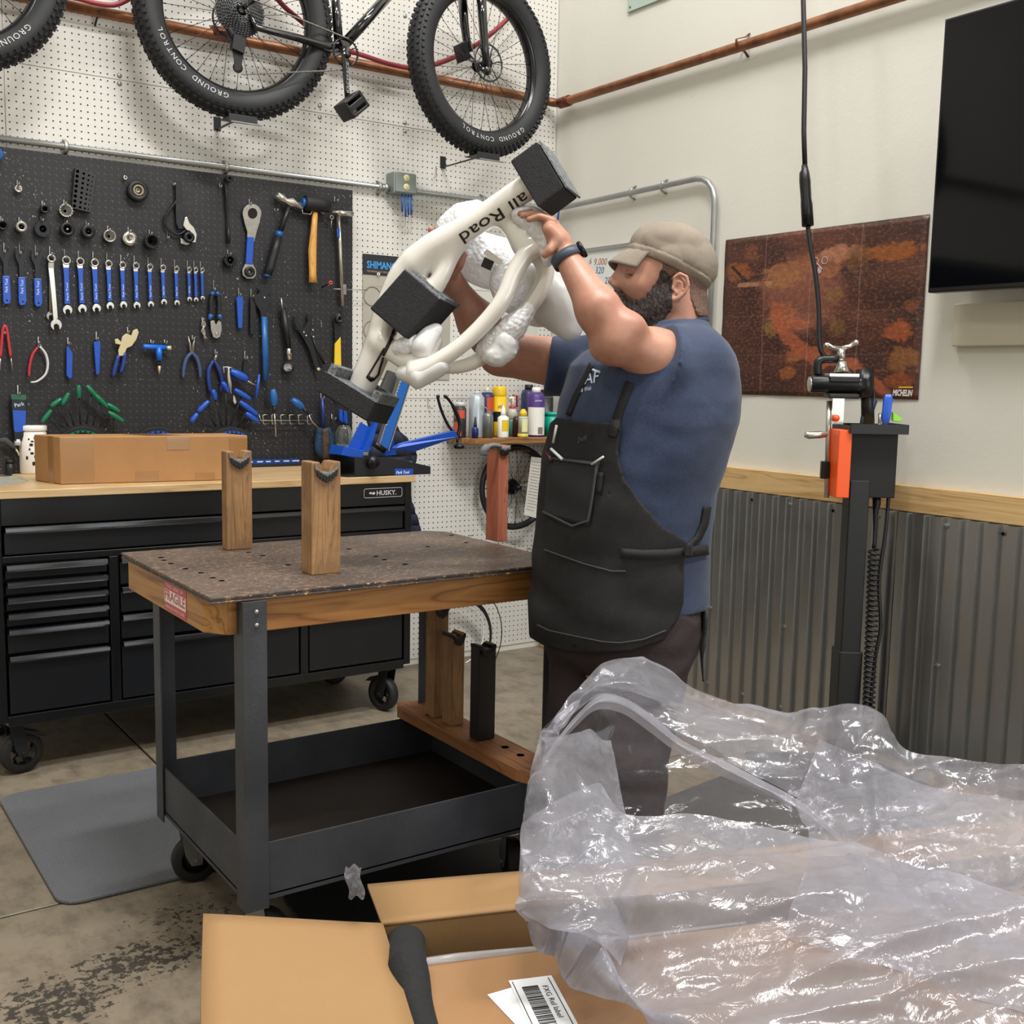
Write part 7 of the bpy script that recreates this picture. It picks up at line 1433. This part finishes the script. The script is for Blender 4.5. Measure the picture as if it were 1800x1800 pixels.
lo, hi = bounds([G(990, 300, 2.78), G(620, 700, 3.0), G(990, 460, 2.85), G(700, 690, 2.85)], .07); fro = sdf_mb(framef, lo, hi, .0062, smooth=1).build('frame_tubes', paint, frm)
bvf = bvh_of(fro)
def boxpx(nm, c, du, dv, d2u, d2v, dep, mat, tag_=None):       # centre px+depth, two half edges in px, half depth
    C_ = G(*c); e1 = G(c[0]+du, c[1]+dv, c[2])-C_; e2 = G(c[0]+d2u, c[1]+d2v, c[2])-C_; e3 = (FW*.9+XC_*-.25*0).normalized()*dep+XC_*.02
    o = MB().obox(C_, e1, e2, e3).build(nm, mat, frm, bevel=.004)
    return o, C_, e1, e2, e3
o, C_, e1, e2, e3 = boxpx('foam_block', (957, 316, 2.80), 23, -17, 24, 40, .048, foam); MB().obox(C_+e1*1.0+XC_*.006, e1*.06, e2*1.0, e3*.98).build('cut_face', foame, o)
o, C_, e1, e2, e3 = boxpx('foam_block', (728, 541, 2.90), 31, 26, -30, 34, .055, foam); 
n_ = -e2.normalized(); MB().obox(C_-e2*1.02, e1*.99, e2*.03, e3*.99).build('cut_face', foame, o)
MB().obox(C_+e1*.10-e2*1.10+FW*.02, e1*.95, e2*.10, e3*.8).build('cut_face', foame, o)
o, C_, e1, e2, e3 = boxpx('foam_block', (628, 702, 2.96), 42, 26, -8, 16, .065, foam)
MB().obox(C_-e2*1.05, e1*1.0, e2*.05, e3*1.0).build('cut_face', foame, o)
for s_ in (-1, 1): MB().obox(C_-e2*1.5+e1*.88*s_, e1*.14, e2*.5, e3*.9).build('foam_lip', foame, o)
MB().obox(C_-e2*1.5+e3*.85, e1*1.0, e2*.5, e3*.12).build('foam_lip', foame, o)
# lettering: wrapped onto the beam
def wrap_text(s, mat, p0, p1, up, size, width, nm='frame_lettering'):
    cu = bpy.data.curves.new('t', 'FONT'); cu.body = s; cu.size = 1; cu.offset = .006; cu.resolution_u = 3; ob = bpy.data.objects.new('t', cu); COL.objects.link(ob); bpy.context.view_layer.update()
    me = bpy.data.meshes.new_from_object(ob.evaluated_get(bpy.context.evaluated_depsgraph_get())); bpy.data.objects.remove(ob); bm = bmesh.new(); bm.from_mesh(me); bmesh.ops.triangulate(bm, faces=bm.faces)
    bmesh.ops.subdivide_edges(bm, edges=[e for e in bm.edges if e.calc_length() > .12], cuts=2); bmesh.ops.triangulate(bm, faces=bm.faces)
    wd = max(v.co.x for v in bm.verts); x = np.array(p1, float)-np.array(p0, float); L_ = np.linalg.norm(x); x /= L_; upv = np.array(up, float); vs = []
    for v in bm.verts:
        q = np.array(p0)+x*(v.co.x/wd*L_)+upv*(v.co.y*size); h_ = hit(bvf, q[0], q[1], .0012); vs.append(h_ or G(q[0], q[1], 2.85))
    m_ = MB().add(vs, [tuple(v.index for v in f.verts) for f in bm.faces]); bm.free(); return m_.build(nm, mat, frm)
wrap_text('all Road', M('decal_black', '1c1716', .4), (922, 336), (806, 412), (.53, .85), 29, 1)
for px_, w_ in (([(694, 576), (690, 590), (680, 612), (673, 625)], 6), ([(676, 612), (664, 632), (652, 652), (645, 663)], 3.2), ([(674, 628), (668, 645), (665, 658), (658, 666), (650, 664)], 3.6), ([(646, 661), (652, 668), (657, 665)], 7)): strip('flame_decal', MATS['decal_black'], px_, w_, .0012, .0008, bvf, frm)
# bubble wrap and film
t = NT('bubble_wrap'); vo = t.n('TexVoronoi', {'Vector': t.mapped(), 'Scale': 95.}); hh = t.math('SUBTRACT', .6, vo.outputs[0]); t.out('Base Color', srgb('f6f8fb')+(1,)).out('Roughness', .2).out('Alpha', .8).out('Transmission Weight', .0).out('Coat Weight', .5).out('Specular IOR Level', .8)
t.bump(hh, .55, .006); bub = t.m
film = M('foam_film', 'dcdcda', .35, alpha=.86, bump=.3, bscale=25, coat=.3)
def wrap(nm, fn, pts, pad, h, mat, lab=None): lo, hi = bounds([G(*p) for p in pts], pad); sdf_mb(fn, lo, hi, h, smooth=0).build(nm, mat, frm)
bn = lambda P, a=.0012: np.abs(wav(P, 190, 71, 5))*min(a, .002)
wrap('bubble_wrap', lambda P: fpath(P, [(790, 400, 2.97, .036), (812, 385, 2.96, .042), (838, 372, 2.95, .030)])-bn(P), [(780, 410, 2.97), (840, 365, 2.95)], .06, .0055, bub)
wrap('bubble_wrap', lambda P: smin(s_ell(P, G(868, 462, 3.03), (XC_, FW, UC), (.095, .07, .075)), s_cap(P, G(840, 430, 3.02), G(820, 470, 3.03), .035, .03), .03)-bn(P)-wav(P, 30, 5, 4)*.003, [(870, 460, 3.03), (815, 475, 3.03)], .12, .0062, bub)
wrap('bubble_wrap', lambda P: smin(s_path(P, [G(905, 500, 2.99), G(950, 530, 3.0)], [.062, .070]), s_ell(P, G(905, 505, 2.98), (XC_, FW, UC), (.06, .06, .07)), .03)-bn(P)-wav(P, 28, 8, 4)*.003, [(905, 500, 2.99), (955, 535, 3.0)], .11, .0065, bub)
wrap('foam_film', lambda P: fpath(P, [(945, 500, 2.98, .072), (975, 530, 2.97, .075), (995, 560, 2.965, .052), (1004, 580, 2.96, .030)])-wav(P, 26, 9, 5)*.004, [(940, 480, 2.98), (1008, 592, 2.96)], .11, .007, film)
wrap('bubble_wrap', lambda P: fpath(P, [(912, 378, 2.83, .020), (935, 386, 2.83, .034), (955, 408, 2.82, .034), (964, 440, 2.82, .024), (962, 462, 2.83, .012)])-bn(P), [(910, 372, 2.83), (968, 460, 2.82)], .05, .005, bub)
wrap('bubble_wrap', lambda P: fpath(P, [(925, 545, 2.87, .022), (905, 570, 2.87, .034), (880, 595, 2.88, .038), (858, 615, 2.89, .030)])-bn(P, .004)-wav(P, 50, 12, 4)*.003, [(930, 540, 2.87), (850, 625, 2.89)], .06, .005, bub)
wrap('bubble_wrap', lambda P: s_path(P, [G(888, 605, 2.87), G(872, 625, 2.87)], [.036, .028])-wav(P, 50, 13, 4)*.004-bn(P, .003), [(890, 600, 2.87), (870, 628, 2.87)], .06, .005, film)
wrap('bubble_wrap', lambda P: s_path(P, [G(700, 612, 2.90), G(722, 604, 2.89)], [.018, .026])-bn(P, .004)-wav(P, 60, 14, 4)*.003, [(695, 615, 2.9), (725, 600, 2.9)], .06, .005, bub)
wrap('foam_film', lambda P: smin(s_path(P, [G(705, 655, 2.90), G(735, 662, 2.87), G(775, 645, 2.86)], [.018, .030, .022]), s_cap(P, G(740, 610, 2.88), G(765, 580, 2.9), .03, .02), .03)-wav(P, 50, 15, 5)*.004, [(700, 660, 2.9), (780, 640, 2.87), (760, 580, 2.9)], .07, .0055, film)
MB().obox(G(857, 464, 2.948), XC_*.013+UC*-.006, UC*.012+XC_*.005, FW*.002).build('black_sticker', MATS['decal_black'], frm)
MB().obox(G(867, 452, 2.948), XC_*.022-UC*.016, UC*.006+XC_*.005, FW*.0012).build('white_tag', white, frm)
MANK = 1.0
# ================================================================ OPEN BIKE CARTON
kraft = NT('kraft_board'); a = kraft.noise(kraft.mapped((1, 1, 1)), 4, 4, .5); b_ = kraft.noise(kraft.mapped((30, 30, 2)), 5, 3, .6); kraft.out('Base Color', kraft.mix(a, '8f6d44', '96754c')).out('Roughness', .75).bump(b_, .12, .003); kraft = kraft.m
p_ = V((.94, -.33, 0)).normalized(); q_ = V((-.33, -.94, 0)).normalized(); HB = .6; A = PZ(672, 1628, HB); up = V((0, 0, 1)); th = .006; LB, WB = 1.45, .46
bx_ = thing('bike_carton', 'large open brown bicycle carton with flaps folded out in the foreground', 'carton', V((A.x, A.y, 0))+p_*LB/2+q_*WB/2)
g_ = V((A.x, A.y, 0))
def wallp(o, d1, l1, nrm, nm): MB().prism([o, o+d1*l1, o+d1*l1+up*HB, o+up*HB], nrm*th).build(nm, kraft, bx_, bevel=.001)
wallp(g_, p_, LB, -q_, 'rear_panel'); wallp(g_, q_, WB, -p_, 'end_panel'); wallp(g_+q_*WB, p_, LB, q_, 'front_panel'); wallp(g_+p_*LB, q_, WB, p_, 'end_panel')
MB().prism([g_+up*.001, g_+p_*LB+up*.001, g_+p_*LB+q_*WB+up*.001, g_+q_*WB+up*.001], up*.006).build('bottom_panel', kraft, bx_)
def flap(o, d1, l1, out, L, t_, cut0=0, cut1=0, sag=.0):
    e = out*math.cos(t_)+up*math.sin(t_); n = e.cross(d1).normalized(); n = n if n.z > 0 else -n
    def fn(a, b): return o+d1*(l1*a)+d1*((cut0*(1-a)-cut1*a)*b)+e*(L*b)+n*(th*.3+.004*math.sin(a*7+b*2)*b-sag*math.sin(math.pi*a)*b)
    return MB().grid(fn, 16, 8).build('flap', kraft, bx_, solid=th)
flap(A, q_, WB, -p_, .25, math.radians(9)); flap(A, p_, LB, -q_, .25, math.radians(-14), cut0=.012); flap(A+q_*WB, p_, LB, q_, .24, math.radians(-30)); flap(A+p_*LB, q_, WB, p_, .25, math.radians(-10))
# inner taped carton with shipping labels
sc = NT('filmed_board'); a = sc.noise(sc.mapped((1, 7, 1), (0, 0, .35)), 9, 5, .75); a2 = sc.noise(sc.mapped(), 2.2, 3); b_ = sc.noise(sc.mapped((8, 1, 1), (0, 0, .35)), 14, 5, .75)
spx = sc.n('SeparateXYZ', {0: sc.tc.outputs['Object']}); msk = sc.math('MULTIPLY', sc.ramp(sc.math('MAXIMUM', a, b_), [(.60, 0.), (.66, 1.)]), sc.ramp(a2, [(.48, 0.), (.56, 1.)]))
sc.out('Base Color', sc.mix(sc.math('MULTIPLY', msk, .75), '97714b', 'd0c7bc')).out('Roughness', .3).out('Coat Weight', .5).bump(a, .15, .004); scb = sc.m
zi = .578; B0, B1, B2 = PZ(730, 1697, zi), PZ(1055, 1656, zi), PZ(753, 1800, zi); r1 = (B1-B0).normalized(); r2 = (B2-B0).normalized(); WI = .36; LI = 1.18
ic = thing('inner_carton', 'film-wrapped brown inner carton with barcode labels inside the open bicycle carton', 'carton', V((B0.x, B0.y, .30))+r1*LI/2+r2*WI/2)
MB().prism([V((p.x, p.y, .30)) for p in (B0, B0+r1*LI, B0+r1*LI+r2*WI, B0+r2*WI)], up*(zi-.30)).build('box', scb, ic, bevel=.004)
cf_ = M('clear_film', 'e8e8ea', .12, alpha=.30, coat=1, bump=.5, bscale=30)
MB().tube([B0+r2*.02+up*.001, B0+up*.003, B0+r1*.06+up*.004, B0+r1*.2+up*.002, B0+r1*.5+up*.002], [.003, .006, .006, .003, .002], 6).build('film_edge', cf_, ic)
lbl = M('label_paper', 'e3e5e6', .55)
def lab(cx_, cy_, ang, w_, h_, dz):
    c_ = PZ(cx_, cy_, zi); d = (r2*math.cos(ang)+r1*math.sin(ang)); e = d.cross(up).normalized(); z = V((c_.x, c_.y, zi+.0008+dz)); MB().obox(z, d*w_/2, e*h_/2, up*.0004).build('shipping_label', lbl, ic); return z+up*.0006, d, e
lab(940, 1790, .30, .15, .058, 0); z, d, e = lab(962, 1782, .05, .165, .060, .0012); e = e if e.dot(r1) > 0 else -e
m_ = MB(); x = -.062
while x < .055: w_ = random.choice((.0008, .0014, .0022)); m_.obox(z+d*x-e*.006, d*w_/2, e*.011, up*.0002); x += w_+random.choice((.001, .0016))
m_.build('barcode', bkm, ic); m_ = MB()
for k in (-.026, .024): m_.obox(z+e*k, d*.078, e*.0006, up*.0002)
m_.build('label_rule', bkm, ic)
text('FXG Rel label', bkm, ic, z-d*.06+e*.010, d, e, .011, .0004, width=.075)
# black padded part standing between the end wall and the inner carton
def pad(P):
    z_ = zi+.03; T_ = lambda u, v, z: PZ(u, v, z); F = s_path(P, [T_(713, 1658, .57), T_(716, 1700, .60), T_(728, 1760, .585), T_(744, 1830, .57), T_(752, 1860, .52)], [.028, .027, .024, .023, .022]); F = smin(F, s_cap(P, T_(712, 1662, .56), T_(712, 1662, .56)-up*.12, .026, .022), .01); return F-wav(P, 60, 81, 4)*.0014
lo, hi = bounds([PZ(705, 1650, .6), PZ(755, 1870, .5)], .06); lo[2] -= .06; sdf_mb(pad, lo, hi, .005).build('padded_strap', M('black_fabric', '111113', .85, bump=.5, bscale=240, var=.3, scale=30), label='black padded strap bundle squeezed between the carton wall and the inner carton', cat='strap')
# ================================================================ CLEAR PLASTIC BAG
def clear_plastic(name, tint, dens, rough):
    m = bpy.data.materials.new(name); m.use_nodes = True; nt = m.node_tree; N = nt.nodes; L = nt.links; N.remove(N['Principled BSDF']); out = N['Material Output']
    tr = N.new('ShaderNodeBsdfTransparent'); tr.inputs[0].default_value = (.93, .93, .95, 1); gl = N.new('ShaderNodeBsdfGlossy'); gl.inputs['Roughness'].default_value = rough; df = N.new('ShaderNodeBsdfDiffuse'); df.inputs[0].default_value = (*srgb(tint), 1); tl = N.new('ShaderNodeBsdfTranslucent'); tl.inputs[0].default_value = (*srgb(tint), 1)
    tc = N.new('ShaderNodeTexCoord'); n = N.new('ShaderNodeTexNoise'); n.inputs['Scale'].default_value = 5; n.inputs['Detail'].default_value = 6; n.inputs['Roughness'].default_value = .7; n.inputs['Distortion'].default_value = 1.2; L.new(tc.outputs['Object'], n.inputs[0])
    r = N.new('ShaderNodeMapRange'); r.inputs[1].default_value = .3; r.inputs[2].default_value = .75; r.inputs[3].default_value = dens[0]; r.inputs[4].default_value = dens[1]; L.new(n.outputs[0], r.inputs[0])
    m1 = N.new('ShaderNodeMixShader'); m1.inputs[0].default_value = .5; L.new(df.outputs[0], m1.inputs[1]); L.new(tl.outputs[0], m1.inputs[2])
    m2 = N.new('ShaderNodeMixShader'); L.new(r.outputs[0], m2.inputs[0]); L.new(tr.outputs[0], m2.inputs[1]); L.new(m1.outputs[0], m2.inputs[2])
    lw_ = N.new('ShaderNodeLayerWeight'); lw_.inputs[0].default_value = .35; m3 = N.new('ShaderNodeMixShader'); fm = N.new('ShaderNodeMath'); fm.operation = 'MULTIPLY_ADD'; fm.inputs[1].default_value = .30; fm.inputs[2].default_value = .035; pw = N.new('ShaderNodeMath'); pw.operation = 'POWER'; pw.inputs[1].default_value = 3.0; L.new(lw_.outputs['Facing'], pw.inputs[0]); L.new(pw.outputs[0], fm.inputs[0]); L.new(fm.outputs[0], m3.inputs[0]); L.new(m2.outputs[0], m3.inputs[1]); L.new(gl.outputs[0], m3.inputs[2])
    n3 = N.new('ShaderNodeTexNoise'); n3.inputs['Scale'].default_value = 14; n3.inputs['Detail'].default_value = 5; n3.inputs['Distortion'].default_value = 2; L.new(tc.outputs['Object'], n3.inputs[0]); bp = N.new('ShaderNodeBump'); bp.inputs['Strength'].default_value = .45; bp.inputs['Distance'].default_value = .008; L.new(n3.outputs[0], bp.inputs['Height']); L.new(bp.outputs[0], gl.inputs['Normal'])
    L.new(m3.outputs[0], out.inputs[0]); return m
bagm = clear_plastic('clear_plastic', 'b4b5bf', (.26, .58), .12); bagc = clear_plastic('clear_plastic_thin', 'b4b5bf', (.05, .20), .10); bagd = clear_plastic('clear_plastic_thick', 'b4b5bf', (.46, .76), .14)
bag = thing('plastic_bag', 'huge crumpled clear plastic bag lying over the right side of the open carton', 'plastic bag', V((1.25, 1.0, .62)))
def interp_rows(rows, nu, nv):          # rows: list of rows of (u,v,d); smooth in both directions
    R_ = []
    for r in rows:
        s_ = spline([V(x) for x in r], 12); idx = np.linspace(0, len(s_)-1, nu+1); a = np.array([list(v) for v in s_]); i0 = np.floor(idx).astype(int); i1 = np.minimum(i0+1, len(s_)-1); f = (idx-i0)[:, None]; R_.append(a[i0]*(1-f)+a[i1]*f)
    R_ = np.array(R_); out = np.zeros((nv+1, nu+1, 3))
    for k in range(nu+1):
        s_ = spline([V(x) for x in R_[:, k]], 12); a = np.array([list(v) for v in s_]); idx = np.linspace(0, len(s_)-1, nv+1); i0 = np.floor(idx).astype(int); i1 = np.minimum(i0+1, len(s_)-1); f = (idx-i0)[:, None]; out[:, k] = a[i0]*(1-f)+a[i1]*f
    return out
Rn = np.array([list(r) for r in RW])
PB = np.array([list(p_*.38), list(q_*1.1), [0, 0, 1.3]])
def sheet_(nm, rows, nu, nv, amp, seed, aniso=None, fine=1, mat=None):
    g = interp_rows(rows, nu, nv); u, v, d = g[..., 0], g[..., 1], g[..., 2]; D_ = np.stack([u-900, v-900, np.full_like(u, FPX)], -1) @ Rn.T; P = np.array(list(CAM))+D_*(d/FPX)[..., None]; Pf = (P*np.array(aniso) if aniso else P @ PB.T).astype(np.float32)
    gr = np.random.default_rng(seed); rid = 0
    for k, (sc_, am) in enumerate(((8, 1.), (18, .45), (38, .17), (75, .06*fine))):      # creased, faceted noise
        w1 = wav(Pf, sc_, seed+k, 3); w2 = wav(Pf, sc_*1.3, seed+30+k, 3); rid = rid+am*(np.abs(w1)-np.abs(w2))
    for k, (sc_, am) in enumerate(((9, .30), (16, .22), (27, .13), (44, .07))):      # sharp crease lines
        Pc = (P @ (PB.T if k % 2 else np.array([list(p_*1.0+q_*.5), list(q_*.5-p_*.3), [0, 0, 1.2]]).T)).astype(np.float32); w1 = wav(Pc, sc_, seed+60+k, 3); rid = rid+am*np.exp(-(w1/.13)**2)*(np.sin(wav(Pc, sc_*.7, seed+80+k, 3)*2)+.4)
    du = np.gradient(P, axis=1); dv = np.gradient(P, axis=0); n = np.cross(du, dv); n /= np.linalg.norm(n, axis=-1, keepdims=True)+1e-9; n *= np.sign((n @ -np.array(list(FW))))[..., None]
    e = np.minimum(1, np.minimum(np.arange(nv+1), np.arange(nv+1)[::-1])/(nv*.12)+.35)[:, None]; P = P+n*(rid*amp*e)[..., None]; P[..., 2] = np.maximum(P[..., 2], .618)
    m_ = MB(); vs = [tuple(x) for x in P.reshape(-1, 3).tolist()]; m_.add(vs, [(j*(nu+1)+i, j*(nu+1)+i+1, (j+1)*(nu+1)+i+1, (j+1)*(nu+1)+i) for j in range(nv) for i in range(nu)], True); o = m_.build(nm, mat or bagm, bag); return o
top_ = [(948, 1288, 1.70), (985, 1240, 1.78), (1030, 1195, 1.84), (1062, 1165, 1.88), (1112, 1160, 1.90), (1165, 1180, 1.92), (1215, 1212, 1.92), (1290, 1238, 1.92), (1390, 1262, 1.90), (1440, 1250, 1.86), (1495, 1240, 1.82), (1545, 1258, 1.80), (1580, 1308, 1.78), (1620, 1326, 1.76), (1700, 1335, 1.72), (1820, 1342, 1.66)]
rimu = [(955, 1330, 1.66), (985, 1290, 1.72), (1020, 1250, 1.77), (1055, 1222, 1.80), (1100, 1228, 1.82), (1150, 1262, 1.82), (1200, 1300, 1.80), (1270, 1336, 1.78), (1340, 1370, 1.75), (1400, 1402, 1.72), (1450, 1440, 1.68), (1500, 1490, 1.62), (1560, 1545, 1.58), (1620, 1590, 1.54), (1710, 1630, 1.50), (1830, 1680, 1.42)]
mid_ = [tuple((a+b)/2+(0, 0, -.03)[k] for k, (a, b) in enumerate(zip(x, y))) for x, y in zip(top_, rimu)]
sheet_('upper_fold', [top_, mid_, rimu], 210, 70, .022, 101)
rolled = [tuple(a+(-6, 26, -.015)[k] for k, a in enumerate(x)) for x in rimu]
sheet_('mouth_rim', [rimu, [tuple(a+(-2, 12, -.03)[k] for k, a in enumerate(x)) for x in rimu], rolled], 210, 14, .006, 140, mat=bagd)
back = [[tuple(a+(0, 14, .02)[k] for k, a in enumerate(x)) for x in top_], [(960+58*i, 1400+6*i, 1.88-.012*i) for i in range(16)], [(980+56*i, 1480+9*i, 1.72-.012*i) for i in range(16)]]
sheet_('inner_back', back, 140, 50, .014, 160, mat=bagc)
lipl = [(922, 1440, 1.52), (960, 1412, 1.56), (1010, 1385, 1.58), (1060, 1372, 1.58), (1095, 1420, 1.58), (1150, 1428, 1.58), (1210, 1424, 1.58), (1290, 1436, 1.57), (1360, 1452, 1.56), (1430, 1470, 1.54), (1490, 1480, 1.52), (1560, 1500, 1.49), (1630, 1520, 1.46), (1700, 1540, 1.43), (1760, 1560, 1.40), (1840, 1590, 1.36)]
low1 = [(914, 1530, 1.44), (950, 1520, 1.44), (1000, 1510, 1.45), (1060, 1500, 1.46), (1120, 1510, 1.44), (1180, 1530, 1.42), (1240, 1545, 1.41), (1310, 1560, 1.40), (1380, 1575, 1.38), (1450, 1590, 1.36), (1510, 1600, 1.34), (1580, 1620, 1.32), (1650, 1640, 1.30), (1720, 1660, 1.28), (1780, 1680, 1.26), (1860, 1700, 1.23)]
low2 = [(916, 1605, 1.42), (952, 1640, 1.40), (985, 1650, 1.39), (1040, 1690, 1.36), (1095, 1735, 1.32), (1150, 1768, 1.29), (1210, 1790, 1.27), (1280, 1800, 1.26), (1350, 1808, 1.25), (1420, 1818, 1.24), (1490, 1826, 1.23), (1560, 1834, 1.22), (1640, 1845, 1.2), (1720, 1855, 1.18), (1790, 1865, 1.16), (1880, 1880, 1.14)]
low3 = [(930, 1615, 1.44), (965, 1645, 1.42), (1000, 1660, 1.40), (1050, 1705, 1.37), (1110, 1750, 1.33), (1165, 1790, 1.29), (1230, 1830, 1.25), (1300, 1860, 1.22), (1370, 1880, 1.2), (1440, 1900, 1.18), (1510, 1910, 1.16), (1580, 1920, 1.15), (1660, 1930, 1.14), (1740, 1940, 1.12), (1810, 1950, 1.1), (1900, 1960, 1.08)]
sheet_('lower_fold', [lipl, low1, low2, low3], 230, 120, .020, 200, mat=bagd)
side = [[(950, 1290, 1.68), (936, 1340, 1.60), (926, 1400, 1.54), (917, 1460, 1.48), (913, 1540, 1.43), (914, 1600, 1.42)], [(985, 1300, 1.66), (975, 1345, 1.58), (968, 1400, 1.50), (965, 1470, 1.45), (960, 1550, 1.41), (965, 1630, 1.39)], [(1030, 1290, 1.72), (1035, 1345, 1.64), (1040, 1400, 1.56), (1050, 1470, 1.50), (1050, 1550, 1.43), (1040, 1660, 1.37)], [(1075, 1300, 1.76), (1085, 1350, 1.70), (1095, 1400, 1.60), (1110, 1480, 1.53), (1120, 1570, 1.46), (1090, 1700, 1.36)]]
sheet_('crumpled_side', side, 120, 80, .018, 260, (1, 1, 1))
# right-hand folds
rt = [[(1440, 1300, 1.76), (1520, 1330, 1.72), (1620, 1380, 1.66), (1720, 1400, 1.60), (1840, 1420, 1.55)], [(1400, 1420, 1.66), (1500, 1450, 1.60), (1600, 1500, 1.52), (1700, 1540, 1.46), (1840, 1570, 1.40)], [(1420, 1520, 1.5), (1500, 1560, 1.46), (1620, 1620, 1.40), (1720, 1660, 1.34), (1860, 1700, 1.28)], [(1380, 1660, 1.34), (1480, 1690, 1.30), (1600, 1720, 1.26), (1720, 1760, 1.22), (1880, 1800, 1.18)]]
sheet_('right_fold', rt, 140, 110, .020, 300)
# scrap of film at the flap corner
m_ = MB(); c_ = PZ(636, 1572, .60); g = lambda a, b: PD(lerp(612, 640, a)-6*b+3*math.sin(b*7), lerp(1578, 1522, b)+4*math.sin(a*9), 1.56+.012*math.sin(a*8+b*5)+.008*math.sin(b*17))
m_.grid(g, 14, 16).build('film_scrap', bagm, label='small scrap of crumpled clear film at the corner of the rear flap', cat='plastic film')
